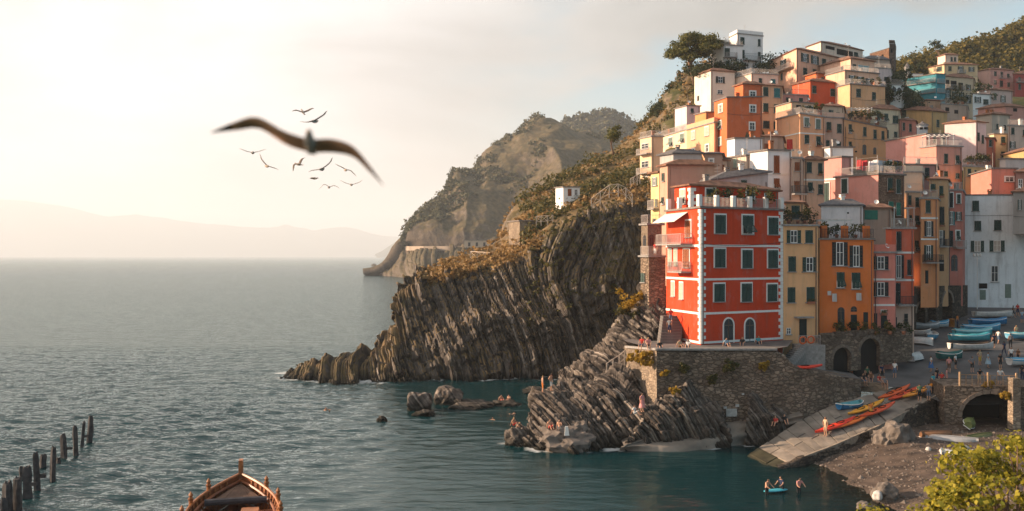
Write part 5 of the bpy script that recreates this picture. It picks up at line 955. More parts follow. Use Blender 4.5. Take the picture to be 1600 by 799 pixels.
        for u0, u1 in zip(us, us[1:]):
            h0, h1 = hb(u0), hb(u1)
            if (h0 == 0) != (h1 == 0): h0 = h1 = 0
            f = lambda u, z, t: p0+d*u+n*t+Vector((0, 0, z)); zb = lambda u: zb0+(zb1-zb0)*u/Ln; zt = lambda u: zt0+(zt1-zt0)*u/Ln
            b.hexa([f(u0, zb(u0)+h0, 0), f(u1, zb(u1)+h1, 0), f(u1, zb(u1)+h1, th), f(u0, zb(u0)+h0, th), f(u0, zt(u0), 0), f(u1, zt(u1), 0), f(u1, zt(u1), th), f(u0, zt(u0), th)])
        r_ = to_rel(b, e); b.build('masonry', mat, e, r_)
        for c, w, hh in arches:
            a = p0+d*c; v = MB(); z0 = min(zb0, zb1)-.5; v.box(-w*.6, w*.6, th+.02, th+.2, 0, hh+1.2); v.build('recess', M_['void'], e, (a.x, a.y, z0), math.atan2(d.y, d.x))
            k = MB(); N_ = 12
            for q in range(N_):
                r0, r1 = w/2+.02, w/2+.38; A0, A1 = math.pi*(q+.06)/N_, math.pi*(q+.94)/N_; P = lambda rr, aa, y: (rr*math.cos(aa), y, hh-w/2*.9+rr*.9*math.sin(aa)); k.hexa([P(r0, A0, -.09), P(r1, A0, -.09), P(r1, A0, .05), P(r0, A0, .05), P(r0, A1, -.09), P(r1, A1, -.09), P(r1, A1, .05), P(r0, A1, .05)])
            k.build('arch_ring', plain('arch stones', (.20, .155, .12), .9, var=.3), e, (a.x, a.y, zb0+(zb1-zb0)*c/Ln), math.atan2(d.y, d.x))
        return e
    g0 = at(1283, 560, 97.5); g1 = at(1425, 546, 103.5)
    e = arch_wall('arcade', (g0.x, g0.y, 0), (g1.x, g1.y, 0), at(1283, 530, 97.5).z, at(1425, 518, 103.5).z, 5.2, 6.2, [(2.9, 2.5, 2.6), (6.9, 2.9, 3.1)], .45, STONE, 'rough stone arcade with two arches under the orange and pink houses')
    tp = MB(); pA, pB = Vector((g0.x, g0.y, at(1283, 530, 97.5).z+.02)), Vector((g1.x, g1.y, at(1425, 518, 103.5).z+.02)); tp.poly([pA, pB, pB+Vector((0, 6, 0)), pA+Vector((0, 6, 0))]); r_ = to_rel(tp, e); tp.build('walkway', PAVE, e, r_)
    for k in range(14):                                                         # parapet stones along the walkway
        p = pA.lerp(pB, (k+.5)/14); MB().box(-.42, .42, -.05, .38, .0, .5+.12*random.random()).build('stone', STONE, e, p, math.atan2((pB-pA).y, (pB-pA).x))
    a0 = at(1428, 500, 121); a1 = at(1512, 500, 133)
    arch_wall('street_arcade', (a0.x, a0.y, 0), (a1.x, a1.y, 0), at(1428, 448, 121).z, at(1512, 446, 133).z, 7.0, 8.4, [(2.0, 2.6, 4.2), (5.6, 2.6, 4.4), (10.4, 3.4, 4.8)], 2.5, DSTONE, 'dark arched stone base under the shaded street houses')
    b0 = at(1476, 690, 90.2); b1 = at(1640, 690, 88.6)
    br = arch_wall('bridge', (b0.x, b0.y, 0), (b1.x, b1.y, 0), 5.25, 5.35, .6, .6, [(4.0, 5.0, 4.0)], 5.5, STONE, 'stone arch bridge over the boat tunnel by the beach', 'bridge')
    p = at(1583, 640, 88.9); MB().box(-.35, .35, -.5, .5, 0, 5.6).build('pillar', STONE_L, br, (p.x, p.y-.15, .6))
    rl = q1(4.8); pr = at(1499, 599, 90); link('railing', cached(('rb', rl), lambda: rail_mesh(rl, 1.05, .5, .025)), plain('rusty rail', (.36, .22, .12), .7, .3, var=.3), br, (pr.x, pr.y-.1, 5.3), math.atan2((b1-b0).y, (b1-b0).x))
    for u in (0, .5, 1): MB().box(-.07, .07, -.07, .07, 0, 1.3).build('post', plain('rail post', (.46, .30, .17), .8), br, (pr.x+rl*u, pr.y-.1+rl*u*(b1-b0).y/(b1-b0).x, 5.3))
    # stairs left of the red house, stairs of the yellow house
    s = empty('stair', at(1048, 545, 96)); tag(s, 'stone stair climbing beside the red house', 'stair')
    for k in range(13): p = at(1044, 545, 95).lerp(at(1050, 492, 99.5), k/12); MB().box(-1.1, 1.1, -.35, .5, -1.2, .0).build('step', PAVE, s, p+Vector((0, 0, -.1)), R(12))
    s = empty('stair', at(1240, 560, 94)); tag(s, 'small stair with iron rail at the yellow house door', 'stair')
    for k in range(9): p = at(1232, 560, 94.5).lerp(at(1252, 538, 97.5), k/8); MB().box(-.3, .3, -.7, .7, -1.6, 0).build('step', M_['cement'], s, p, R(10))
    p = at(1262, 538, 98); MB().box(-1.3, 1.3, -1.2, .8, -2.5, 0).build('landing', M_['cement'], s, p, R(10)); L_ = q1(2.4); link('railing', cached(('r', L_), lambda: rail_mesh(L_)), M_['rail'], s, p+Vector((-1.3, -1.15, 0)), R(10))
    for px, py, lab in ((1254.5, 532, 'left orange life ring on the yellow house stair rail'), (1267, 531, 'right orange life ring on the yellow house stair rail')):
        p = at(px, py, 96.2); bm = bmesh.new(); V = []; 
        m_ = MB(); n = 20; m_.tube([(0.34*math.cos(2*math.pi*k/n), 0, .34*math.sin(2*math.pi*k/n)) for k in range(n+1)], .085, 7, cap=False); tag(m_.build('life_ring', plain('life ring orange', (.62, .13, .04), .6), None, p, R(10), True), lab, 'life ring'); bm.free()
harbour()
# ------------------------------------------------------------------ trees
def branch(b, p, d, L, r, depth, rng, tips, spread=.6, upw=.25):
    p = Vector(p); d = Vector(d).normalized(); pts = [p]; rs = [r]; n = 4
    for k in range(n): d = (d+Vector((rng.gauss(0, .13), rng.gauss(0, .13), rng.gauss(0, .08)+upw*.15))).normalized(); p = p+d*(L/n); pts.append(p); rs.append(r*(1-.5*(k+1)/n))
    b.tube(pts, rs, 7 if r > .08 else 5)
    if depth == 0: tips.append(p); return
    for k in range(rng.choice((2, 3, 3))):
        q = pts[rng.choice((2, 3, 4))] if k else pts[4]; dd = (d+Vector((rng.gauss(0, spread), rng.gauss(0, spread), rng.gauss(0, spread*.5)+upw*.4))).normalized(); branch(b, q, dd, L*rng.uniform(.55, .8), rs[-1]*.85, depth-1, rng, tips, spread, upw)
def tree(name, label, base, trunk_d, L, r, depth, mat, leaf_r, per, leaf, seed, flat=.7, spread=.6, upw=.3, extra=None, cat='tree', group=None, shell=.3):
    e = empty(name, base); tag(e, label, cat, group); rng = random.Random(seed); b = MB(); tips = []; branch(b, (0, 0, -.3), trunk_d, L, r, depth, rng, tips, spread, upw)
    b.build('trunk', BARK, e, base, smooth=True); rg = np.random.RandomState(seed); C = [tuple(t) for t in tips]+[tuple(x) for x in (extra or [])]
    V, Q = leaf_cloud(C, leaf_r*(.6+.7*rg.rand(len(C))), per, leaf, rg, flat, .3, shell); link('crown', np_mesh('crown', V, Q, False), mat, e, base); return e
# umbrella pine on the hilltop: bare forked trunk, flat clumped crown
pb = at(1086, 128, 214); rg = np.random.RandomState(12); ex = []
for px, py, n, sx, sy in ((1085, 66, 34, 14, 5), (1062, 78, 26, 11, 5), (1100, 76, 26, 10, 6), (1072, 88, 10, 8, 3), (1118, 68, 20, 9, 4), (1050, 84, 8, 6, 3), (1090, 84, 10, 8, 4), (1082, 57, 14, 12, 3), (1105, 61, 12, 10, 3)):
    for k in range(n): q = at(px+rg.normal()*sx*.7, py+rg.normal()*sy*.7, 214+rg.normal()*3.5)-pb; ex.append(tuple(q))
e = empty('umbrella_pine', pb); tag(e, 'broad umbrella pine with a leaning bare trunk on the hilltop', 'tree'); b = MB()
P_ = lambda x, y, dY=0: at(x, y, 214+dY)-pb
b.tube([P_(1087, 132), P_(1083, 118), P_(1079, 104), P_(1077, 95)], [.75, .6, .5, .42], 8)
for pts in ([(1077, 95), (1070, 86), (1060, 80), (1050, 80)], [(1077, 95), (1080, 84), (1085, 74), (1090, 66)], [(1078, 99), (1088, 88), (1098, 80), (1112, 72)], [(1080, 84), (1074, 74), (1070, 66)], [(1088, 88), (1094, 76), (1104, 66)]): b.tube([P_(x, y, (k-1)*.8) for k, (x, y) in enumerate(pts)], [.4, .3, .2, .12][:len(pts)], 6)
b.build('trunk', BARK, e, pb, smooth=True); V, Q = leaf_cloud(ex, 1.0+.7*rg.rand(len(ex)), 110, .36, rg, .62, .5, .35); link('crown', np_mesh('crown', V, Q, False), L_PINE, e, pb)
b = at(958, 240, 196); tree('pine_tree', 'small round pine on the slope left of the village', b, (.1, 0, 1), 2.6, .22, 2, L_PINE, 1.35, 150, .32, 5, .6, .7, .4)
tree('leaning_pine', 'flat windswept pine on the right skyline', at(1473, 88, 300), (-.8, 0, .7), 3.2, .25, 1, L_DARK, 1.6, 160, .5, 8, .4, .5, .1)
# near tree and shrubs at the lower right, above the beach
def near_tree(name, label, base, crown, rad, n, seed, per=150, leaf=.17):
    base = Vector(base); e = empty(name, base); tag(e, label, 'tree' if 'tree' in name else 'shrub', None); rg = np.random.RandomState(seed); rr = random.Random(seed); C = []; b = MB(); c0 = Vector(crown)-base
    for k in range(n):
        d = rg.normal(size=3); d /= np.linalg.norm(d); d *= np.array(rad)*(.45+.55*rg.rand()**.5); d[2] = abs(d[2])*1.0-rad[2]*.25; q = c0+Vector(d); C.append(tuple(q))
        if k % 2 == 0: m = Vector((0, 0, c0.z*.45)).lerp(q, .5)+Vector((rr.gauss(0, .2), rr.gauss(0, .2), .1)); b.tube([Vector((0, 0, c0.z*.4)), m, q], [.09, .05, .02], 5)
    b.tube([Vector((0, 0, -.5)), Vector((.1, 0, c0.z*.25)), Vector((0, .1, c0.z*.45))], [.24, .19, .12], 8); b.build('trunk', BARK, e, base, smooth=True)
    V, Q = leaf_cloud(C, .42+.42*rg.rand(len(C)), per, leaf, rg, .7, .45, .25); link('crown', np_mesh('crown', V, Q, False), L_FORE, e, base)
gz = lambda x, y: float(beach_z(np.array(x), np.array(y)))
near_tree('leafy_tree', 'sunlit yellow-green tree filling the lower right corner', (22.2, 42, gz(22.2, 42)-.1), (22.6, 42, 6.9), (4.6, 2.8, 4.0), 96, 21, 78, .21)
near_tree('leafy_shrub', 'low sunlit shrub left of the corner tree at the bottom edge', (18.5, 43, gz(18.5, 43)-.1), (18.6, 43, 5.3), (1.3, 1.2, 1.0), 16, 22, 110, .18)
near_tree('leafy_shrub', 'topmost sprig of a sunlit shrub alone at the bottom edge', (16.7, 44, gz(16.7, 44)-.1), (16.6, 44, 5.3), (.45, .6, .6), 7, 23)
# tufts growing from walls and rocks
for k, (px, py, Y, r, m, lab) in enumerate(((1008, 562, 90.2, 1.0, L_GOLD, 'golden bush hanging over the sunlit corner of the terrace wall'), (989, 556, 94, .7, L_GOLD, 'smaller golden bush left of the hanging one'), (1068, 574, 89.4, .55, L_SCRUB, 'green tuft high on the terrace wall'), (1040, 584, 89, .4, L_GOLD, 'golden tuft near the left end of the terrace wall'), (1140, 570, 89.6, .7, L_SCRUB, 'large green tuft under the arched doors of the red house'), (1195, 570, 90, .5, L_GOLD, 'yellowish tuft near the right of the terrace wall'), (1054, 610, 87.8, .5, L_GOLD, 'orange tuft just above the bedded slabs'), (1115, 592, 89.3, .5, L_SCRUB, 'dark tuft in the middle of the terrace wall'), (990, 470, 104, 1.5, L_GOLD, 'bush on the cliff beside the rough stone base'), (980, 490, 104, 1.2, L_SCRUB, 'lower green bush on the cliff beside the stone base'), (1545, 601, 89.6, .45, L_GOLD, 'ivy tuft on the bridge arch'), (1572, 618, 88.7, .5, L_GOLD, 'ivy hanging at the right of the bridge arch'))):
    rg = np.random.RandomState(40+k); c = at(px, py, Y); e = empty('wall_plant', c); tag(e, lab, 'plant'); n = 14; C = rg.normal(size=(n, 3))*r*.5*np.array([1, .45, .8]); V, Q = leaf_cloud(C, np.full(n, r*.35), 34, .16+.08*r, rg, .9); link('foliage', np_mesh('foliage', V, Q, False), m, e, c); bb = MB()
    for q in C[::3]: bb.tube([(0, .4, -r*.3), (q[0]*.5, .2, q[2]*.5), tuple(q)], .02, 4)
    bb.build('stems', BARK, e, c)
# ------------------------------------------------------------------ boats
def hull(L, Wd, Hh, n=16):
    """rowing-boat hull: outer skin, inner skin, gunwale -> list of section rings"""
    S_ = []
    for i in range(n+1):
        t = i/n; x = -L/2+L*t; f = max(.03, (1-abs(2*t-1.08)**2.6)) if t > .04 else .62; f = max(f, .03); w = Wd/2*f; sh = Hh*(1+.38*(2*t-1)**2*(1.2 if t > .5 else .5)); k = Hh*.12*(2*t-1)**2
        S_.append((x, w, sh, k))
    return S_
def rowboat(label, loc, rz, L=4.6, Wd=1.6, Hh=.62, hm=None, cover=None, inner=None, upturned=False, stripe=None, group=None, seats=True, tilt=0, cat='boat', name='rowing_boat'):
    e = empty(name, loc, world_parts=False); e.rotation_euler = (math.pi+tilt if upturned else tilt, 0, rz); tag(e, label, cat, group)
    if upturned: e.location.z += Hh*1.12
    def skin(key, mk): return cached((key, L, Wd, Hh), mk)
    S_ = hull(L, Wd, Hh); prof = ((0, 0), (.42, .03), (.78, .28), (.95, .65), (1, 1))
    def outer(s=1., lift=0., nm='hull'):
        b = MB(); rows = []
        for x, w, sh, k in S_:
            ring = [(x*s, -w*p*s, k+(sh-k)*q+lift) for p, q in prof[::-1]]+[(x*s, w*p*s, k+(sh-k)*q+lift) for p, q in prof[1:]]; rows.append(ring)
        m = len(rows[0]); b.v = [p for r_ in rows for p in r_]
        for i in range(len(rows)-1):
            for j in range(m-1): b.f.append((i*m+j, i*m+j+1, (i+1)*m+j+1, (i+1)*m+j)); b.m.append(0)
        b.f.append(tuple(range(m))); b.m.append(0); b.f.append(tuple((len(rows)-1)*m+j for j in range(m))[::-1]); b.m.append(0); return b.mesh(nm, True)
    link('hull', skin('hull', outer), hm, e)
    def gun():
        b = MB()
        for s in (-1, 1): b.tube([(x, s*w, sh) for x, w, sh, k in S_], .045, 5)
        b.tube([(S_[0][0], -S_[0][1], S_[0][2]), (S_[0][0], S_[0][1], S_[0][2])], .045, 5); return b.mesh('gunwale')
    link('gunwale', skin('gun', gun), stripe or M_['white'], e)
    if upturned:
        def keel(): b = MB(); b.tube([(x, 0, k-.04) for x, w, sh, k in S_], .04, 5); return b.mesh('keel')
        link('keel', skin('keel', keel), stripe or hm, e)
    elif cover:
        def cov():
            b = MB(); rows = [[(x*1.01, -w*1.05, sh-.16), (x*1.01, -w*1.04, sh+.03), (x, -w*.5, sh+.13+.05*math.sin(x*3)), (x, 0, sh+.2+.04*math.sin(x*4)), (x, w*.5, sh+.13), (x*1.01, w*1.04, sh+.03), (x*1.01, w*1.05, sh-.16)] for x, w, sh, k in S_]; m = 7; b.v = [p for r_ in rows for p in r_]
            for i in range(len(rows)-1):
                for j in range(m-1): b.f.append((i*m+j, (i+1)*m+j, (i+1)*m+j+1, i*m+j+1)); b.m.append(0)
            return b.mesh('cover', True)
        link('cover', skin('cov', cov), cover, e)
    else:
        def inn():
            me = outer(.93, .07, 'inner_skin'); return me
        link('inner_skin', skin('inn', inn), inner or M_['wood'], e)
        for t in (.3, .52, .72):
            x = -L/2+L*t; w = Wd/2*.9; link('thwart', cached(('th', w), lambda: MB().box(-.12, .12, -w, w, 0, .05).mesh('thwart')), M_['wood'] if inner is None else inner, e, (x, 0, Hh*.72))
    return e
pm = lambda n, c, r=.5: plain(n, c, r, var=.15)
TQ = pm('turquoise boat paint', (.06, .34, .40)); TQ2 = pm('pale turquoise paint', (.16, .44, .48)); BLU = pm('deep blue boat paint', (.02, .16, .34)); SKY = pm('sky blue paint', (.08, .30, .46)); WB = pm('white boat paint', (.60, .59, .56)); GRN = pm('dark green cover', (.02, .12, .11), .8); GYB = pm('grey boat paint', (.33, .33, .33)); BRW = pm('brown hull', (.20, .10, .05), .7)
def pboat(label, px, py, rz, **k): p = on_plaza(px, py); p.z += .12; return rowboat(label, p, R(rz), **k)
G = 'boats drawn up on the square'
pboat('long white boat nearest the white house on the square', 1552, 497, 4, L=5.6, Wd=1.7, hm=WB, inner=WB, group=G)
pboat('deep blue covered boat at the back of the boat row', 1544, 509, 5, L=5.0, hm=BLU, cover=BLU, group=G)
pboat('sky blue covered boat second from the back of the row', 1533, 519, 5, L=5.0, hm=SKY, cover=SKY, group=G)
pboat('slim turquoise boat with a white rim in the middle of the row', 1520, 526, 5, L=4.9, hm=TQ, cover=TQ2, group=G)
pboat('bright turquoise covered boat near the front of the row', 1515, 534, 4, L=5.0, Wd=1.5, hm=TQ, cover=TQ, group=G)
pboat('white open boat at the front of the row by the people', 1517, 548, 2, L=5.2, Wd=1.5, hm=WB, group=G)
pboat('dark green covered dinghy alone in the middle of the square', 1484, 563, 8, L=2.9, Wd=1.4, hm=GRN, cover=GRN, group=G)
pboat('upturned white boat beside the stone arcade', 1430, 563, 52, L=3.8, Wd=1.5, hm=WB, upturned=True, group=G)
pboat('grey covered boat under the coral red house', 1447, 516, 8, L=3.6, hm=GYB, cover=GYB, group=G)
pboat('small white and blue dinghy behind the grey covered boat', 1468, 513, 12, L=2.6, Wd=1.2, hm=WB, cover=SKY, group=G)
pboat('white dinghy with a dark interior under the coral red house', 1437, 526, -30, L=2.6, Wd=1.3, hm=WB, group=G)
pboat('upturned white dinghy in front of the dark-bellied one', 1440, 538, -35, L=2.6, Wd=1.3, hm=WB, upturned=True, group=G)
pboat('blue and white striped dinghy left of the square', 1457, 532, 60, L=2.8, Wd=1.3, hm=SKY, inner=WB, group=G)
pboat('sky blue boat cut by the right edge, farther one', 1600, 531, 10, L=4.6, hm=SKY, cover=TQ2, group=G)
pboat('white and blue boat cut by the right edge, nearer one', 1602, 572, 20, L=4.6, hm=WB, cover=SKY, group=G)
# boats near the ramp and tunnel
def rz_at(px, py, Y, dz=0): p = at(px, py, Y); return p+Vector((0, 0, dz))
rowboat('blue rowing boat with a pale interior on the slipway', rz_at(1329, 641, 91.3, .1), R(28), 3.1, 1.35, .5, BLU, inner=TQ2)
rowboat('pale blue dinghy perched beside the bridge railing', Vector((at(1502, 612, 92).x, 93.2, 4.45)), R(10), 2.2, 1.0, .4, TQ2, cover=TQ2)
rowboat('large upturned pale boat in front of the tunnel', atz(1487, 692, 1.2), R(-24), 4.2, 1.5, .5, GYB, upturned=True)
rowboat('upturned brown boat against the wall beside the tunnel', atz(1463, 683, 1.5), R(4), 2.8, 1.1, .45, BRW, upturned=True)
rowboat('upturned olive boat inside the tunnel mouth', atz(1530, 688, 1.2), R(28), 3.4, 1.3, .5, pm('olive boat', (.13, .14, .05)), upturned=True)
rowboat('green boat leaning upright inside the tunnel', atz(1524, 676, 1.3)+Vector((0, .6, .5)), R(60), 3.0, 1.1, .5, pm('moss green boat', (.16, .19, .06)), upturned=True, tilt=R(35))
rowboat('white dinghy on the sand near the corner tree', atz(1497, 715, 1.3), R(-12), 2.6, 1.1, .4, WB, cover=WB)
def kayak(label, p, rz, col, pitch=0, L=5.3, Wd=1.02):
    e = empty('kayak', p, world_parts=False); e.rotation_euler = (0, -pitch, rz); tag(e, label, 'kayak', 'kayaks on the slipway'); m = pm('kayak %s' % (col,), col, .35)
    def hl():
        b = MB(); n = 16; m_ = 10; 
        for i in range(n+1):
            t = 2*i/n-1; w = Wd/2*max(.02, (1-abs(t)**2.2)); hh = .17*(1-.35*abs(t)**2)+.02; rise = .13*abs(t)**3
            for j in range(m_): a = 2*math.pi*j/m_; b.v.append((t*L/2, w*math.cos(a), .17+rise+hh*math.sin(a)*(1 if math.sin(a) < 0 else .75)))
        for i in range(n):
            for j in range(m_): b.f.append((i*m_+j, (i+1)*m_+j, (i+1)*m_+(j+1) % m_, i*m_+(j+1) % m_)); b.m.append(0)
        return b.mesh('hull', True)
    link('hull', cached('kayakhull', hl), m, e)
    def ck(x): b = MB(); b.lathe([(.46, 0), (.50, .05), (.42, .06), (.40, .01), (.0, .0)], 12); b.v = [(v[0]+x, v[1]*.55, v[2]+.29) for v in b.v]; return b.mesh('seat_well')
    for x in (-.75, .65): link('seat_well', cached(('ck', x), lambda: ck(x)), M_['void'], e)
KR, KO, KY = (.75, .05, .02), (.80, .17, .02), (.82, .36, .03)
for px, py, Y, rz, c, lab in ((1306, 669, 86.6, 30, KR, 'long red kayak nearest the water on the slipway'), (1330, 663, 87.4, 31, KO, 'orange kayak beside the long red one'), (1354, 641, 90.5, 32, KY, 'yellow-orange kayak beside the blue rowing boat'), (1372, 645, 89.2, 33, (.64, .08, .02), 'red-orange kayak in the middle of the slipway'), (1398, 617, 94.8, 34, (.68, .11, .02), 'upper orange kayak against the low wall'), (1414, 619, 94.0, 34, (.64, .07, .02), 'upper red kayak beside the orange one'), (1436, 615, 93.6, 34, (.72, .26, .02), 'short yellow kayak at the top of the slipway')):
    kayak(lab, rz_at(px, py, Y, .08), R(rz), c, R(10), 5.3 if 'short' not in lab else 3.6)
kayak('red kayak lying on the low wall below the yellow house', rz_at(1249, 580, 91.8, .2), R(20), KR, 0, 2.4)
# ------------------------------------------------------------------ the wooden ship at the lower left
def ship():
    bow = Vector((-17.35, 61.4, 0)); ax = (Vector((-15.9, 54.5, 0))-bow).normalized(); rt = Vector((-ax.y, ax.x, 0)); rt = rt if rt.x > 0 else -rt
    e = empty('wooden_ship', bow); tag(e, 'varnished wooden ship, bow pointing out to sea', 'ship')
    V1 = plain('varnished planks', (.22, .065, .018), .45, var=.4, scale=1.2, spec=.5); V2 = plain('worn deck planks', (.15, .085, .055), .75, var=.4, scale=1.5); V3 = plain('golden varnish', (.33, .11, .025), .45, var=.35, scale=2, spec=.5); CAN = plain('rolled canvas', (.06, .055, .06), .9, var=.3)
    L = 17.; hw = lambda t: 2.6*min(1, (1-(1-min(t, 1))**2.0))**.95 if t < 1 else 2.6*(1-.12*(t-1)); zr = lambda t: 3.5-.75*min(t, 1.2)**.8; sc = lambda u: u/7.0
    W_ = lambda u, w, z: bow+ax*u+rt*w+Vector((0, 0, z)); us = [0.05+.35*k for k in range(46)]
    rows = [(0, 1.0), (-.75, .97), (-1.5, .88), (-2.4, .7), (-3.6, .35)]
    for s in (-1, 1):
        for k in range(4):                                                   # planked side: one strake after another
            b = MB(); (z0, f0), (z1, f1) = rows[k], rows[k+1]; out = .012*k
            for u0, u1 in zip(us, us[1:]):
                w0, w1 = hw(sc(u0)), hw(sc(u1)); b.poly([W_(u0, s*w0*f0, zr(sc(u0))+z0), W_(u1, s*w1*f0, zr(sc(u1))+z0), W_(u1, s*w1*f1, zr(sc(u1))+z1+.02), W_(u0, s*w0*f1, zr(sc(u0))+z1+.02)])
            r_ = to_rel(b, e); b.build('strake', V1, e, r_)
        b = MB(); b.tube([W_(u, s*(hw(sc(u))+.03), zr(sc(u))+.05) for u in us], .09, 6); r_ = to_rel(b, e); b.build('rail', V3, e, r_)
        b = MB(); b.tube([W_(u, s*(hw(sc(u))-.22), zr(sc(u))-.28) for u in us], .09, 6); r_ = to_rel(b, e); b.build('inner_rail', V1, e, r_)
        for k in range(1, 16):                                               # ribs inside the bulwark
            u = .6+k*.55; b = MB(); w = hw(sc(u)); b.tube([W_(u, s*(w-.05), zr(sc(u))), W_(u, s*(w-.16), zr(sc(u))-.5), W_(u, s*(w*.86-.1), zr(sc(u))-1.3)], .06, 5); r_ = to_rel(b, e); b.build('rib', V3, e, r_)
        for u in (2.6, 4.9, 7.2):                                            # turned timber heads on the rail
            p = W_(u, s*(hw(sc(u))+.1), zr(sc(u))-.3); b = MB(); b.lathe([(.13, 0), (.13, .55), (.17, .6), (.17, .68), (.1, .72), (.1, .78), (.14, .86), (.09, .94), (.03, 1.06), (0, 1.07)], 8); b.build('timber_head', V3, e, p)
    b = MB(); b.hexa([W_(-.25, -.13, -.5), W_(.35, -.13, -.5), W_(.35, .13, -.5), W_(-.25, .13, -.5), W_(-.55, -.13, 4.4), W_(.05, -.13, 4.4), W_(.05, .13, 4.4), W_(-.55, .13, 4.4)]); r_ = to_rel(b, e); b.build('stem_post', V3, e, r_)
    zd = lambda u: zr(sc(u))-.42
    n = 13
    for k in range(n):                                                       # foredeck planks fanning to the stem
        b = MB(); f0, f1 = -1+2*(k+.04)/n, -1+2*(k+.96)/n; ue = 3.9; w0, w1 = .1, hw(sc(ue))-.3; dz = .012*(k % 3)
        P = [W_(.45, f0*w0, zd(.45)+dz), W_(.45, f1*w0, zd(.45)+dz), W_(ue, f1*w1, zd(ue)+dz), W_(ue, f0*w1, zd(ue)+dz)]; b.hexa([p-Vector((0, 0, .08)) for p in P]+P); r_ = to_rel(b, e); b.build('deck_plank', V2, e, r_)
    b = MB(); w = hw(sc(4.0))-.35; b.tube([W_(4.1, -w, zd(4)+.22), W_(4.1, w*.2, zd(4)+.26), W_(4.1, w, zd(4)+.24)], .2, 8); r_ = to_rel(b, e); b.build('canvas_roll', CAN, e, r_)
    for k in range(24):                                                      # sunken main deck
        b = MB(); w = 1.8; f0, f1 = -w+2*w*(k+.03)/24, -w+2*w*(k+.97)/24; P = [W_(3.0, f0, 1.35), W_(3.0, f1, 1.35), W_(15, f1, 1.35), W_(15, f0, 1.35)]; b.hexa([p-Vector((0, 0, .06)) for p in P]+P); r_ = to_rel(b, e); b.build('floor_plank', V2, e, r_)
    for u, w, sx, sy, sz in ((5.4, -.7, .5, .4, 1.0), (5.6, .9, .45, .45, 1.2), (6.6, -.2, .6, .5, .8), (7.0, 1.4, .5, .5, .7)):
        p = W_(u, w, 1.36); MB().box(-sx, sx, -sy, sy, 0, sz).box(-sx-.05, sx+.05, -sy-.05, sy+.05, sz+.002, sz+.1).build('deck_box', V3, e, p, math.atan2(rt.y, rt.x))
    for u in (5.0, 6.8): b = MB(); w = hw(sc(u))-.1; b.tube([W_(u, -w, zr(sc(u))-.6), W_(u, w, zr(sc(u))-.6)], .11, 6); r_ = to_rel(b, e); b.build('cross_beam', V1, e, r_)
ship()
# ------------------------------------------------------------------ old mooring piles
PW = plain('rotten pile wood', (.055, .05, .05), .9, var=.5, scale=3, bump=.9, bscale=7)
PL = [(139, 692, 42, .30), (143.5, 677, 26, .2), (128, 697, 38, .18), (119, 711, 45, .24), (101, 716, 38, .30), (82, 750, 52, .24), (66, 730, 20, .32), (58, 768, 61, .28), (43, 776, 48, .36), (34, 748, 20, .2), (28, 797, 52, .34), (12, 800, 48, .36), (91, 726, 11, .22), (6, 808, 30, .26)]
WHERE = ['tallest wooden pile at the far end of the row', 'short pile just behind the farthest one', 'thin pile second from the far end', 'split pile third from the far end', 'stout pile fourth from the far end', 'slim pile with a tall dark reflection mid row', 'broken stump leaning behind the slim pile', 'tallest pile in the middle of the row', 'thick pile with a notched head', 'short stump behind the thick notched pile', 'pile second from the near left corner', 'thick pile nearest the left edge', 'low stump barely above water mid row', 'pile at the bottom left corner']
for k, (px, py, hp, r) in enumerate(PL):
    r *= .85; p = atz(px, py, 0); hh = hp/F*p.y; rr = random.Random(k); b = MB(); lean = (rr.uniform(-.08, .08), rr.uniform(-.05, .05)); rings = [(-1.5, 1.05), (0, 1), (hh*.35, .92+rr.uniform(-.08, .1)), (hh*.7, .98+rr.uniform(-.12, .1)), (hh*.93, .85), (hh, .55)]; n = 9
    for z, f in rings:
        for j in range(n): a = 2*math.pi*j/n; q = r*f*(1+.22*math.sin(3*a+k)+rr.uniform(-.1, .1)); b.v.append((q*math.cos(a)+lean[0]*z, q*math.sin(a)+lean[1]*z, z+(rr.uniform(-.18, .1) if z == hh else 0)))
    for i in range(len(rings)-1):
        for j in range(n): b.f.append((i*n+j, i*n+(j+1) % n, (i+1)*n+(j+1) % n, (i+1)*n+j)); b.m.append(0)
    b.f.append(tuple((len(rings)-1)*n+j for j in range(n))); b.m.append(0)
    if k in (2, 4, 7, 8): b.box(r*.6, r*.6+.5, -.09, .09, hh*.35, hh*.45)
    tag(b.build('mooring_pile', PW, None, p), WHERE[k], 'pile', 'old mooring piles in the sea')
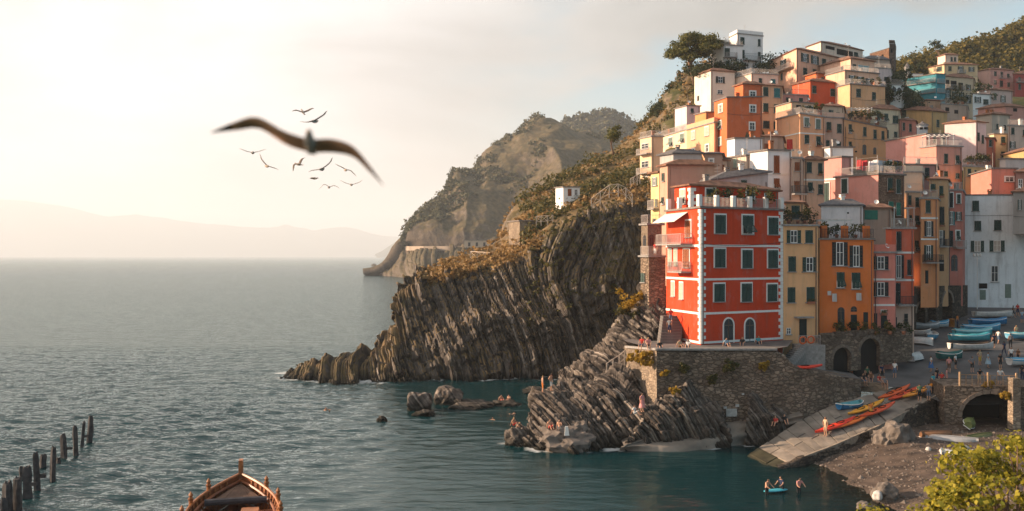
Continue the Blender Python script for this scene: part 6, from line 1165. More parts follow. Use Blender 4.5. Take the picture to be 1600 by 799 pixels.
# ------------------------------------------------------------------ gulls
GW = plain('gull grey brown', (.20, .15, .115), .8, var=.3, scale=4); GB = plain('gull body', (.42, .34, .27), .8, var=.15); GD = plain('gull wing tip', (.06, .045, .035), .8); GBk = plain('gull beak', (.45, .22, .04), .5)
def gull(label, pos, span, yaw, roll, lw, rw, pitch=0, bs=1.0, cw=1.0, wm=None):
    """lw/rw: wing lines as (along, up) fractions of half-span for shoulder, wrist, tip"""
    e = empty('gull', pos, world_parts=False); e.rotation_euler = (pitch, roll, yaw); tag(e, label, 'gull', 'gulls over the sea'); s = span/2*bs
    b = MB(); prof = [(-.42, .01), (-.36, .05), (-.24, .085), (-.08, .12), (.08, .115), (.2, .075), (.27, .06), (.33, .058), (.38, .035), (.40, .012)]; n = 9
    for y, r in prof:
        for j in range(n): a = 2*math.pi*j/n; b.v.append((r*s*math.cos(a), y*s, r*s*.9*math.sin(a)+(.05*s if y > .25 else 0)))
    for i in range(len(prof)-1):
        for j in range(n): b.f.append((i*n+j, i*n+(j+1) % n, (i+1)*n+(j+1) % n, (i+1)*n+j)); b.m.append(0)
    link('body', b.mesh('body', True), GB, e); k = MB(); k.tube([(0, .39*s, .05*s), (0, .48*s, .035*s)], [.018*s, .004*s], 5); link('beak', k.mesh('beak'), GBk, e)
    t = MB(); t.hexa([(-.05*s, -.36*s, -.01*s), (.05*s, -.36*s, -.01*s), (.02*s, -.3*s, -.01*s), (-.02*s, -.3*s, -.01*s), (-.05*s, -.36*s, .01*s), (.05*s, -.36*s, .01*s), (.02*s, -.3*s, .01*s), (-.02*s, -.3*s, .01*s)]); t.poly([(-.1*s, -.56*s, 0), (.1*s, -.56*s, 0), (.04*s, -.34*s, 0), (-.04*s, -.34*s, 0)]); link('tail', t.mesh('tail'), GB, e)
    s = span/2
    for sg, wl in ((-1, lw), (1, rw)):
        P = crv([(.0, .02, 0, .26*cw), (wl[0][0], wl[0][1], .05, .27*cw), (wl[1][0], wl[1][1], .10, .22*cw), ((wl[1][0]+wl[2][0])/2, (wl[1][1]+wl[2][1])/2+.02, .04, .15*cw), (wl[2][0], wl[2][1], -.06, .015)], 15); w = MB(); n = 6
        for i, (x, z, yf, c) in enumerate(P):
            c = max(c, .012)
            for j in range(n):
                a = 2*math.pi*j/n; y = yf-c/2+c/2*math.cos(a); th = c*.075*math.sin(a)+.02*c*math.cos(a*.5); w.v.append((sg*x*s, y*s, (z+th)*s))
        for i in range(14):
            for j in range(n): w.f.append((i*n+j, i*n+(j+1) % n, (i+1)*n+(j+1) % n, (i+1)*n+j)); w.m.append(1 if i > 10 else 0)
        link('wing', w.mesh('wing', True), [wm or GW, GD], e)
gull('huge near gull with arched wings, out of focus', at(484, 222, 8.0), 1.42, R(186), R(-4), [(.25, .03), (.5, -.06), (.9, -.46)], [(.3, .08), (.62, .21), (1.15, .05)], R(20), .6, 1.3, plain('brown gull wing', (.40, .20, .10), .8, var=.45, scale=5))
SM = [((473, 175), 36, 30, -8, [(.4, .16), (.6, .2), (1, .16)], [(.4, .12), (.7, .22), (1, .3)], 35, 'gull diving at the top of the flock'), ((492, 190), 52, -20, -10, [(.4, .05), (.7, .12), (1, .2)], [(.4, .14), (.7, .26), (1, .42)], 5, 'gull just below the diving one'), ((395, 239), 42, 10, 0, [(.4, .1), (.7, .2), (1, .3)], [(.4, .1), (.7, .2), (1, .28)], 8, 'leftmost gull of the flock, wings raised'), ((417, 260), 40, 40, 15, [(.35, .2), (.6, .4), (.9, .75)], [(.4, .05), (.7, .06), (1, .02)], 5, 'gull right of the leftmost one with one wing high'), ((466, 257), 36, 60, -25, [(.3, .15), (.55, .15), (.9, -.35)], [(.3, .2), (.6, .28), (1, .26)], 10, 'gull banking with bent dark wings'), ((503, 265), 46, -15, -6, [(.4, .02), (.7, .02), (1, -.06)], [(.4, .2), (.7, .42), (.95, .72)], 5, 'pale gull in the middle right of the flock'),
      ((540, 266), 38, 25, 12, [(.4, .15), (.7, .22), (1, .26)], [(.4, .05), (.7, -.1), (1, -.32)], 0, 'gull under the far wing tip of the near gull'), ((491, 279), 34, -60, 4, [(.3, .08), (.6, .06), (.9, .0)], [(.3, .04), (.5, .0), (.8, -.1)], 0, 'small gull gliding level below the pale one'), ((514, 293), 34, 15, 5, [(.25, .2), (.5, .2), (.9, -.3)], [(.35, .2), (.6, .18), (1, .0)], 12, 'lowest gull with wings bent downwards'), ((549, 289), 36, 12, 0, [(.4, .12), (.7, .25), (1, .38)], [(.4, .12), (.7, .25), (1, .42)], 6, 'rightmost gull of the flock, wings in a vee')]
for k, ((px, py), sp, yaw, roll, lw, rw, pit, lab) in enumerate(SM):
    Y = 1.25*F/sp; gull(lab, at(px, py, Y), 1.25, R(yaw), R(roll), lw, rw, R(pit))
# ------------------------------------------------------------------ people
def base_pose():
    return dict(pel=(0, 0, .95), bel=(0, .0, 1.12), che=(0, .01, 1.32), nek=(0, .01, 1.48), hd0=(0, -.015, 1.57), hd1=(0, -.02, 1.71), nose=(0, -.125, 1.60),
                shl=(.18, .01, 1.42), ell=(.25, .03, 1.14), wrl=(.25, -.05, .90), hal=(.25, -.08, .80), shr=(-.18, .01, 1.42), elr=(-.25, .03, 1.14), wrr=(-.25, -.05, .90), har=(-.25, -.08, .80),
                hil=(.10, 0, .90), knl=(.11, -.03, .50), anl=(.11, .03, .09), tol=(.13, -.15, .03), hir=(-.10, 0, .90), knr=(-.11, -.03, .50), anr=(-.11, .03, .09), tor=(-.13, -.15, .03))
RAD = dict(pel=.135, bel=.125, che=.15, nek=.055, hd0=.085, hd1=.09, nose=.02, sh=.075, el=.045, wr=.032, ha=.035, hi=.09, kn=.06, an=.042, to=.035)
EDG = [('pel', 'bel'), ('bel', 'che'), ('che', 'nek'), ('nek', 'hd0'), ('hd0', 'hd1')]+[(a+s, b+s) for s in 'lr' for a, b in (('sh', 'el'), ('el', 'wr'), ('wr', 'ha'), ('hi', 'kn'), ('kn', 'an'), ('an', 'to'))]+[('che', 'shl'), ('che', 'shr'), ('pel', 'hil'), ('pel', 'hir')]
def pose(name):
    p = base_pose()
    def up(**k): p.update(k)
    if name == 'walk': up(knl=(.11, -.16, .53), anl=(.11, -.22, .12), tol=(.12, -.40, .08), knr=(-.11, .06, .50), anr=(-.11, .30, .16), tor=(-.12, .18, .04), ell=(.25, .14, 1.16), wrl=(.24, .12, .92), hal=(.24, .1, .83), elr=(-.25, -.10, 1.15), wrr=(-.23, -.27, .98), har=(-.22, -.34, .92))
    elif name == 'hips': up(elr=(-.36, .08, 1.18), wrr=(-.17, -.08, 1.0), har=(-.12, -.1, .97))
    elif name == 'lean': up(ell=(.3, -.2, 1.2), wrl=(.26, -.42, 1.06), hal=(.24, -.5, 1.05), elr=(-.3, -.2, 1.2), wrr=(-.26, -.42, 1.06), har=(-.24, -.5, 1.05), che=(0, -.08, 1.30), nek=(0, -.1, 1.45), hd0=(0, -.14, 1.54), hd1=(0, -.16, 1.68), nose=(0, -.26, 1.56), shl=(.18, -.08, 1.40), shr=(-.18, -.08, 1.40))
    elif name in ('sit', 'ledge'):
        dz = -.83; q = {k: (v[0], v[1]+.02, v[2]+dz) for k, v in p.items()}; p = q
        if name == 'sit': up(hil=(.11, -.02, .10), hir=(-.11, -.02, .10), knl=(.14, -.36, .40), knr=(-.14, -.34, .38), anl=(.12, -.52, .07), anr=(-.12, -.56, .07), tol=(.12, -.70, .04), tor=(-.12, -.74, .04), ell=(.26, -.12, .36), wrl=(.18, -.30, .38), hal=(.16, -.38, .36), elr=(-.27, .12, .34), wrr=(-.26, .22, .10), har=(-.26, .26, .04))
        else: up(hil=(.11, -.02, .10), hir=(-.11, -.02, .10), knl=(.13, -.44, .12), knr=(-.13, -.44, .12), anl=(.12, -.46, -.30), anr=(-.12, -.5, -.29), tol=(.12, -.60, -.36), tor=(-.12, -.63, -.35), ell=(.26, -.10, .36), wrl=(.16, -.32, .22), hal=(.14, -.40, .2), elr=(-.26, -.08, .36), wrr=(-.16, -.30, .22), har=(-.14, -.38, .2))
    elif name == 'swim': up(ell=(.36, -.22, 1.38), wrl=(.34, -.45, 1.42), hal=(.32, -.55, 1.42), elr=(-.36, -.22, 1.38), wrr=(-.34, -.45, 1.42), har=(-.32, -.55, 1.42))
    return p
BODY = {}
def body(pn):
    if pn in BODY: return BODY[pn]
    P = pose(pn); names = list(P); names.remove('nose'); names.remove('pel'); names = ['pel']+names; idx = {n: i for i, n in enumerate(names)}
    me = bpy.data.meshes.new('skeleton'); me.from_pydata([P[n] for n in names], [(idx[a], idx[b]) for a, b in EDG], []); o = bpy.data.objects.new('skeleton', me); COL.objects.link(o)
    o.modifiers.new('skin', 'SKIN'); sv = me.skin_vertices[0].data
    for n in names: r = RAD.get(n, RAD.get(n[:2])); sv[idx[n]].radius = (r, r*(.8 if n in ('pel', 'bel', 'che') else 1)); sv[idx[n]].use_root = n == 'pel'
    ss = o.modifiers.new('sub', 'SUBSURF'); ss.levels = 1; ss.render_levels = 1
    dg = bpy.context.evaluated_depsgraph_get(); out = bpy.data.meshes.new_from_object(o.evaluated_get(dg)); out.name = 'person'; bpy.data.objects.remove(o)
    # a nose, and skin / top / trousers / hair by the nearest bone
    segs = [(np.array(P[a]), np.array(P[b]), a, b) for a, b in EDG]; mi = []; hd = np.array(P['hd1']); nz = np.array(P['nose'])
    bmx = bmesh.new(); bmx.from_mesh(out); bmx.verts.ensure_lookup_table(); v = min(bmx.verts, key=lambda v: (v.co-Vector(P['nose'])).length); v.co = v.co.lerp(Vector(P['nose']), .6); bmx.to_mesh(out); bmx.free()
    fwd = nz-np.array(P['hd0']); fwd = fwd/np.linalg.norm(fwd)
    for f in out.polygons:
        c = np.array(f.center); best = None
        for a, b, na, nb in segs:
            t = np.clip(np.dot(c-a, b-a)/np.dot(b-a, b-a), 0, 1); d = np.linalg.norm(c-a-t*(b-a))
            if best is None or d < best[0]: best = (d, na, nb, t)
        _, na, nb, t = best; k = 0
        if na[:2] in ('be', 'ch') or (na[:2] == 'sh' and t < .55): k = 1
        elif na[:2] == 'pe' : k = 1 if nb == 'bel' and t > .5 else 2
        elif na[:2] == 'hi': k = 2
        elif na[:2] == 'kn': k = 4
        elif na[:2] in ('hd',) or nb[:2] == 'hd': k = 3 if (np.dot(c-hd, fwd) < .035 and c[2] > hd[2]-.16) or c[2] > hd[2]+.045 else 0
        elif na[:2] == 'an': k = 5
        if na == 'nek' and nb == 'hd0' and k == 3 and t < .4: k = 0
        mi.append(k)
    out.materials.clear()
    for k in range(6): out.materials.append(SKIN)
    out.polygons.foreach_set('material_index', mi); out.polygons.foreach_set('use_smooth', [True]*len(mi))
    BODY[pn] = out; return out
SKIN = plain('skin', (.50, .27, .17), .6, var=.06); SK2 = plain('tanned skin', (.38, .18, .10), .6, var=.06); SHOE = plain('shoe', (.06, .05, .05), .7)
CLC = dict(white=(.70, .68, .64), black=(.02, .02, .022), red=(.45, .04, .03), blue=(.05, .13, .30), turquoise=(.06, .32, .36), pink=(.60, .26, .24), beige=(.46, .34, .22), grey=(.18, .18, .19), navy=(.02, .03, .07), green=(.04, .10, .06), brown=(.16, .08, .045), yellow=(.60, .38, .06), orange=(.60, .18, .03), denim=(.10, .15, .23), lightblue=(.30, .42, .50), skin=None)
def cm(n): return SKIN if n == 'skin' else plain('cloth '+n, CLC[n], .9, var=.12)
HAIR = [plain('dark hair', (.03, .02, .015), .7), plain('brown hair', (.10, .05, .025), .7), plain('fair hair', (.32, .20, .09), .7)]
def person(label, p, pn, yaw, top='white', legs='navy', long=False, hair=0, group=None, h=1.0, skirt=None):
    o = bpy.data.objects.new('person', body(pn)); COL.objects.link(o); o.location = p; o.rotation_euler = (0, 0, R(yaw)); o.scale = (h, h, h); tag(o, label, 'person', group)
    L_ = cm(legs); ms = [SKIN if (hair+len(label)) % 3 else SK2, cm(top), L_, HAIR[hair], L_ if long else SKIN, SHOE if long else SKIN]
    for k, m in enumerate(ms): o.material_slots[k].link = 'OBJECT'; o.material_slots[k].material = m
    if skirt:
        b = MB(); b.lathe([(.15, 1.06), (.19, .92), (.24, .7), (.31, .42)], 12); c = b.build('skirt', cm(skirt), o, smooth=True)
    return o
G1 = 'people on the square and slipway'
def sq(label, px, py, pn, yaw, top, legs, **k): person(label, on_plaza(px, py), pn, yaw, top, legs, group=G1, **k)
def dp(px, py, Y): return at(px, py, Y)
person('person in beige standing at the foot of the slipway by the red kayak', dp(1290, 682, 84.6), 'hips', -60, 'beige', 'beige', hair=1, group=G1)
person('child in orange between the kayaks on the slipway', dp(1361, 652, 88.6), 'stand', -20, 'orange', 'yellow', h=.8, hair=1, group=G1)
person('person in dark green at the lower edge of the slipway top', dp(1437, 628, 90.7), 'stand', 160, 'green', 'black', hair=0, group=G1)
person('person with bare legs and grey top beside the yellow kayak', dp(1451, 627, 91.6), 'stand', 140, 'grey', 'denim', hair=1, group=G1)
sq('person in a turquoise shirt at the top of the slipway', 1458, 611, 'walk', 200, 'turquoise', 'denim'); sq('person in a dark top behind the turquoise shirt', 1464, 601, 'stand', 30, 'black', 'navy'); sq('person in dark red at the top of the slipway', 1471.6, 608, 'hips', -40, 'red', 'black'); sq('person in pink near the bridge end', 1479.5, 602, 'stand', 60, 'pink', 'pink', hair=1)
sq('person in a white top and blue skirt alone on the square', 1454.7, 581, 'stand', -100, 'white', 'blue', skirt='blue', hair=0); sq('person in pale pink walking past the green dinghy', 1483, 583, 'walk', 150, 'pink', 'brown', hair=2); sq('person in a white shirt sitting by the green dinghy', 1493, 577, 'stand', 40, 'white', 'black', h=.95)
sq('person in a grey top and black shorts mid square', 1519, 582, 'hips', 0, 'grey', 'black'); sq('person in a beige top with raised elbow near the white boat', 1531, 571, 'hips', 20, 'beige', 'yellow', hair=2); sq('person in a long light blue dress', 1544, 575, 'stand', 70, 'lightblue', 'lightblue', skirt='lightblue', hair=1); sq('person in black standing behind the bridge railing', 1563, 577, 'stand', 10, 'black', 'black')
sq('person in a white top and black shorts near the right boats', 1580, 567, 'walk', -30, 'white', 'black', hair=0); sq('person all in dark walking up the square', 1569, 557, 'walk', 190, 'navy', 'navy', long=True); sq('tall person in grey farther up the square', 1579, 545, 'stand', 170, 'grey', 'black', long=True, h=1.05); sq('person with fair hair and beige shirt at the back right', 1588, 530, 'stand', 10, 'beige', 'brown', hair=2); sq('person in brown beside the right-edge boats', 1591, 569, 'stand', -70, 'brown', 'black'); sq('person in black at the right edge by the bridge', 1597, 596, 'stand', 120, 'black', 'navy', long=True)
sq('person in an orange vest by the street arcade', 1496, 512, 'stand', 40, 'orange', 'navy', long=True); sq('person in navy behind the open white boat', 1553, 544, 'stand', 190, 'navy', 'black'); sq('person in white behind the row of boats', 1560, 538, 'walk', 120, 'white', 'denim'); sq('far person in red before the white house', 1590, 494, 'stand', 0, 'red', 'navy'); sq('far person in black before the white house', 1583, 497, 'walk', 60, 'black', 'black'); sq('far person in light blue at the white house corner', 1597, 505, 'stand', -40, 'lightblue', 'denim')
person('person in a black top leaning on the bridge railing', dp(1530, 603, 91.6), 'lean', 10, 'black', 'beige', group=G1); person('person in a white shirt leaning on the bridge railing', dp(1562, 603, 91.2), 'lean', -5, 'white', 'grey', hair=2, group=G1)
G2 = 'people resting under the arcade'
for px, py, Y, pn, yaw, t, l, lab in ((1349, 590, 96.8, 'ledge', 10, 'black', 'denim', 'leftmost person seated under the arcade, in black'), (1361, 586, 97.4, 'ledge', -20, 'brown', 'navy', 'second person from the left under the arcade, in brown'), (1373.6, 594, 96.3, 'ledge', 30, 'red', 'grey', 'person in red sitting on the low wall above the kayaks'), (1382, 599, 95.6, 'ledge', 0, 'grey', 'brown', 'person in grey sitting nearest the upper kayaks'), (1378, 576, 98.8, 'stand', 20, 'navy', 'black', 'person in navy standing before the larger arch'), (1398, 566, 100, 'stand', -30, 'white', 'denim', 'person in white standing right of the larger arch'), (1355, 578, 98, 'stand', 10, 'green', 'black', 'person in green standing in the arcade shadow')): person(lab, Vector((dp(px, py, Y).x, Y, plaza_z(Y)+(.45 if pn == 'ledge' else 0))), pn, yaw, t, l, hair=int(px) % 2, group=G2)
bn = MB(); p0, p1 = at(1343, 592, 96.9), at(1388, 601, 95.6); z0 = plaza_z(96.3)
bn.hexa([(p0.x, p0.y, z0-.5), (p1.x, p1.y, z0-.5), (p1.x+.2, p1.y+.5, z0-.5), (p0.x+.2, p0.y+.5, z0-.5), (p0.x, p0.y, z0+.47), (p1.x, p1.y, z0+.47), (p1.x+.2, p1.y+.5, z0+.47), (p0.x+.2, p0.y+.5, z0+.47)])
tag(bn.build('low_wall', STONE_L), 'low stone wall with seated people above the kayaks', 'wall')
G3 = 'people on the terrace and stair'; zt = 8.64
for px, Y, z, pn, yaw, t, l, lab in ((1003, 91.5, zt+.25, 'ledge', -30, 'red', 'denim', 'leftmost person on the terrace edge, in red'), (1013, 91.0, zt+.25, 'ledge', 0, 'pink', 'black', 'person in pink on the terrace edge above the golden bush'), (1031, 90.4, zt+.0, 'sit', 10, 'black', 'navy', 'person in black sitting at the foot of the stair'), (1062, 91.8, zt, 'sit', 30, 'beige', 'brown', 'person in beige sitting by the red house corner'), (1075, 91.6, zt, 'sit', -20, 'white', 'grey', 'person in white sitting by the red house corner'), (1135, 93.2, zt, 'sit', 20, 'lightblue', 'navy', 'person in light blue sitting by the left arched door'), (1160, 94, zt, 'sit', -20, 'black', 'denim', 'person in black sitting between the arched doors'), (1185, 95.5, zt, 'sit', 10, 'turquoise', 'navy', 'person in turquoise sitting right of the arched doors')): person(lab, Vector((ray(px)*Y, Y, z)), pn, yaw, t, l, hair=int(px) % 3, group=G3)
person('person in red climbing the stair beside the red house', dp(1048, 508, 98.3), 'walk', 170, 'red', 'denim', hair=1, group=G3); person('person in grey lower on the stair beside the red house', dp(1046, 524, 97), 'stand', 150, 'grey', 'navy', group=G3); person('person in red on the railed terrace of the stone base', dp(1024, 403.5, 104), 'stand', -40, 'red', 'white', group=G3)
G4 = 'bathers on the rocks'
for px, py, Y, pn, yaw, t, l, lab in ((848, 614.5, 93, 'stand', 100, 'skin', 'orange', 'tall bather standing at the top of the point'), (861, 613, 93, 'hips', 60, 'skin', 'white', 'bather with a white towel standing on the point'), (803, 668, 91, 'sit', 60, 'skin', 'red', 'uppermost of three bathers huddled at the tip of the point'), (812, 676, 90.2, 'sit', 20, 'skin', 'blue', 'right one of three bathers huddled at the tip of the point'), (800, 684, 89.4, 'ledge', 50, 'skin', 'black', 'lowest of three bathers huddled at the tip of the point'), (859.5, 672, 86.5, 'sit', 20, 'skin', 'red', 'left sunbather on the broad flat boulder'), (874, 673, 86.6, 'sit', -20, 'skin', 'white', 'right sunbather on the broad flat boulder, by a pale towel'), (1003.5, 644, 86.6, 'stand', 30, 'pink', 'pink', 'person in a long pale pink dress standing on the slabs'), (991.5, 650, 86.2, 'sit', 60, 'white', 'white', 'person in white crouching beside the pink dress'), (1212, 667, 88.4, 'sit', -40, 'red', 'black', 'person in red sitting on the end of the long slab'), (1225.5, 664, 88.8, 'sit', 10, 'black', 'black', 'person in black sitting on the end of the long slab'),
                              (783, 630, 113.4, 'sit', 30, 'skin', 'red', 'left of two bathers on the low reef'), (795, 630, 113.4, 'sit', -30, 'skin', 'blue', 'right of two bathers on the low reef'), (1425, 724, 79.5, 'sit', -60, 'white', 'black', 'person sitting alone on the beach below the ramp wall')):
    person(lab, dp(px, py, Y)+Vector((0, 0, .12 if pn != 'stand' else 0)), pn, yaw, t, l, hair=int(px) % 3, group=G4, skirt='pink' if 'long pale pink dress' in lab else None)
G5 = 'people in the water'
for px, py, lab in ((509, 640, 'left of two swimmers far out in the bay'), (514.6, 645, 'right of two swimmers far out in the bay'), (804, 647, 'swimmer close behind the tip of the point'), (770, 656, 'swimmer left of the tip of the point')): p = atz(px, py, 0); p.z = -1.43; person(lab, p, 'swim', random.uniform(0, 360), 'skin', 'black', group=G5, hair=int(px) % 2)
for px, py, t, lab, yaw in ((1198, 772, 'skin', 'wader holding a turquoise board by the slipway', 40), (1222, 768, 'navy', 'wader in navy behind the turquoise board', -60), (1248, 770, 'pink', 'wader in pink apart from the other two', 20)): p = atz(px, py, 0); p.z = -.55; person(lab, p, 'lean', yaw, t, 'black', group=G5, hair=int(px) % 3)
b = MB(); p = atz(1212, 760, .45); b.lathe([(0, 0), (.5, .0), (.62, .05), (.5, .1), (0, .1)], 16); b.v = [(v[0]*1.7, v[1]*.6, v[2]) for v in b.v]; tag(b.build('paddle_board', pm('turquoise foam', (.05, .36, .46)), None, p+Vector((0, 0, -.35)), R(20), True), 'turquoise foam board held by the waders', 'board')
# ------------------------------------------------------------------ small things
def hang(label, p, rot, w, h, col, cat='laundry', name='towel', group='washing hung out to dry'):
    b = MB(); n = 8; rows = []
    for j in range(3): rows.append([(-w/2+w*i/n, .03*math.sin(i*1.7+j)-.02*j, -h*j/2) for i in range(n+1)])
    b.v = [q for r_ in rows for q in r_]+[(q[0], q[1]+.02, q[2]) for r_ in rows for q in r_]; m = n+1; o = 3*m
    for j in range(2):
        for i in range(n): b.f += [(j*m+i, (j+1)*m+i, (j+1)*m+i+1, j*m+i+1), (o+j*m+i, o+j*m+i+1, o+(j+1)*m+i+1, o+(j+1)*m+i)]; b.m += [0, 0]
    tag(b.build(name, plain('cloth %s' % (col,), col, .9, var=.1), None, p, rot, True), label, cat, group)
for px, py, Y, w, h, c, lab in ((1296, 455, 101.2, .4, .45, (.5, .5, .48), 'small white towel left of a pair under the orange house windows'), (1304, 459, 101.2, .5, .85, (.5, .48, .46), 'white towel below the left shutters of the orange house'), (1342, 458, 101.4, .55, .8, (.5, .48, .46), 'white towel below the right shutters of the orange house')): hang(lab, at(px, py, Y), R(4), w, h, c)
LZ = [((.35, .05, .05), 'dark red sheet on the pink house terrace'), ((.45, .04, .05), 'bright red shirt on the pink house terrace line'), ((.55, .56, .60), 'white and blue cloth on the pink house terrace'), ((.6, .6, .6), 'white sheet near the corner of the pink house terrace'), ((.45, .47, .5), 'pale grey shirt on the front terrace line'), ((.4, .45, .52), 'pale blue shirt on the front terrace line'), ((.55, .55, .54), 'white shirt on the front terrace line'), ((.05, .08, .12), 'dark blue trousers on the front terrace line'), ((.03, .03, .04), 'black trousers at the end of the front terrace line')]
for k, (c, lab) in enumerate(LZ):
    px = (1342, 1351, 1361, 1368, 1376, 1384, 1391, 1400, 1406)[k]; Y = 121.5 if px < 1372 else 120.2+(px-1372)*.1; hang(lab, at(px, 250+(k % 3), Y), R(-55 if px < 1372 else 24), .75, 1.3, c)
ls = MB(); q = [at(1338, 249, 121.8), at(1371, 246, 119.4), at(1412, 252, 124)]
for a_, b_ in zip(q, q[1:]): ls.tube([a_, b_], .015, 4)
for a_ in q: ls.tube([a_+Vector((0, 0, -2.4)), a_+Vector((0, 0, .3))], .035, 5)
tag(ls.build('washing_line', M_['rail']), 'washing line on posts around the pink house terrace', 'washing line')
hang('red banner on the roof behind the white house', at(1234, 218, 139), R(10), .9, 1.6, (.5, .04, .03), 'flag', 'flag', None)
# pergolas and awnings on roof terraces
def pergola(label, px0, px1, py, Y, hh=2.3, dep=2.4, col=(.62, .60, .57), rot=0):
    a_, b_ = at(px0, py, Y), at(px1, py, Y); e = empty('pergola', a_+Vector((0, 0, -hh))); tag(e, label, 'pergola'); L = (b_-a_).length; m = plain('pergola frame', col, .7)
    for x in (0, L):
        for y in (0, dep): MB().box(x-.05, x+.05, y-.05, y+.05, 0, hh).build('post', m, e, a_+Vector((0, 0, -hh)))
    for y in (0, dep): MB().box(-.2, L+.2, y-.05, y+.05, 0, .1).build('beam', m, e, a_+Vector((0, 0, .002)))
    n = max(4, int(L/.7))
    for k in range(n+1): MB().box(L*k/n-.03, L*k/n+.03, -.25, dep+.25, 0, .07).build('slat', m, e, a_+Vector((0, 0, .104)))
pergola('white frame pergola before the rubble front of the pink house', 1376, 1397, 326, 113); pergola('white frame pergola on the narrow peach terrace', 1418, 1428, 326, 122.5, 2.2, 1.6); pergola('pergola on the terrace of the long orange house', 1330, 1362, 170, 171, 2.0, 2.2, (.5, .44, .38)); pergola('wooden pergola on the pink terrace with quoins', 1452, 1490, 212, 152, 2.2, 2.5, (.30, .24, .19)); pergola('thin pergola on the yellow house roof', 1285, 1330, 345, 104.5, 2.0, 2.0, (.45, .40, .36))
# potted plants along terraces
rg = np.random.RandomState(77)
k = 0
SP = [('red house terrace', 1105, 1215, 318, 97, 5), ('salmon house terrace', 1252, 1286, 175, 163, 4), ('long orange house terrace', 1324, 1382, 186, 169, 7), ('pink stone-fronted terrace', 1376, 1410, 268, 120, 4), ('yellow house roof terrace', 1228, 1274, 349, 100.2, 4), ('dark planted terrace', 1508, 1545, 256, 148, 7), ('loggia house ledge', 1478, 1518, 139, 249, 4), ('terrace right of the tan gable', 1474, 1508, 162, 214, 5), ('stepped house roof edge', 1330, 1380, 131, 185.5, 4), ('orange house roof', 1285, 1360, 371, 102, 5), ('walkway above the arcade', 1300, 1420, 522, 101, 6)]
ORD = ['first', 'second', 'third', 'fourth', 'fifth', 'sixth', 'seventh']
for place, x0, x1, py, Y, n in SP:
    for i in range(n):
        px = x0+(x1-x0)*(i+.5)/n+rg.normal()*1.5; p = at(px, py+1, Y+(1.2 if place != 'walkway above the arcade' else 0)); e = empty('potted_plant', p); tag(e, '%s potted plant from the left on the %s' % (ORD[i], place), 'plant', 'pots on the '+place)
        link('pot', cached('pot', lambda: MB().lathe([(0, 0), (.16, 0), (.23, .36), (.2, .36), (.0, .3)], 10).mesh('pot', True)), M_['pot'], e, p); 
        if ('fol', i % 4) not in WM:
            V, Q = leaf_cloud(rg.normal(size=(6, 3))*.2+np.array([0, 0, .62]), np.full(6, .26), 26, .15, rg, 1.1); WM[('fol', i % 4)] = np_mesh('foliage', V, Q, False); WM[('fol', i % 4)].materials.append([L_SCRUB, L_DARK, L_WOOD, L_SCRUB][i % 4])
        link('foliage', WM[('fol', i % 4)], None, e, p, rg.rand()*6, 1+.6*rg.rand())
# grey turret with a pointed cap, white cupola with a conical roof, small white house on the slope
def turret(name, label, px, py0, py1, Y, r, capf, wm, rm, sides=8, cat='turret'):
    p = at(px, py1, Y); hh = (py1-py0)/F*Y; e = empty(name, p); tag(e, label, cat); b = MB(); b.lathe([(r, -2), (r, hh*(1-capf)), (r*1.15, hh*(1-capf)), (r*1.15, hh*(1-capf)+.12)], sides); b.build('wall', wm, e, p); c = MB(); c.lathe([(r*1.25, hh*(1-capf)+.125), (r*.5, hh*(1-capf*.4)), (.06, hh), (0, hh+.4)], sides); c.build('roof', rm, e, p)
    for k in range(3): a = -math.pi/2+(k-1)*math.pi/4+.2; MB().box(-.28, .28, -.04, .04, hh*.25, hh*(1-capf)-.3).build('opening', M_['void'], e, p+Vector((math.cos(a)*r*.99, math.sin(a)*r*.99, 0)), a+math.pi/2)
turret('turret', 'small grey turret with a pointed cap on the skyline', 1417.7, 98, 117, 250, .75, .45, plaster('turret render', (.38, .36, .35)), M_['slate'])
turret('cupola', 'little white cupola with a conical slate roof', 1441, 190, 208, 172, .95, .4, plaster('cupola render', (.50, .52, .54)), M_['slate'])
c0 = house('small white and blue garden house on the slope left of the village', 868, 880, 906, 293, 312, 168, WHITE, 6, 30, 'flat', [(890, 301, 6, 11, 'd', 'brown'), (900, 301, 5, 10, 'g')], chim=0, pipe=False, dishes=0)
h2 = house('low terracotta terrace hut on the path above the cliff', 795, 812, 838, 346, 380, 160, (.46, .28, .18), 4, 25, 'flat', (), chim=0, pipe=False, wallmat=STONE_L, dishes=0)
# white arched footbridge railing and path walls on the slope
def fence(label, pts, Y, hh=1.1, step=1.3, cross=True, col=(.62, .50, .40)):
    P = [at(x, y, Yq) for (x, y), Yq in zip(pts, Y)]; e = empty('path_fence', P[0]); tag(e, label, 'fence'); m = plain('pale path fence', col, .8)
    cur = crv([tuple(p) for p in P], max(4, int(sum((q-p).length for p, q in zip(P, P[1:]))/step))); cur = [Vector(c) for c in cur]
    for c in cur: MB().box(-.06, .06, -.06, .06, -.6, hh).build('post', m, e, c)
    b = MB(); b.tube([c+Vector((0, 0, hh)) for c in cur], .05, 5); b.tube([c+Vector((0, 0, hh*.12)) for c in cur], .04, 5)
    if cross:
        for c, d in zip(cur, cur[1:]): b.tube([c+Vector((0, 0, hh*.12)), d+Vector((0, 0, hh))], .03, 4); b.tube([c+Vector((0, 0, hh)), d+Vector((0, 0, hh*.12))], .03, 4)
    r_ = to_rel(b, e); b.build('rails', m, e, r_)
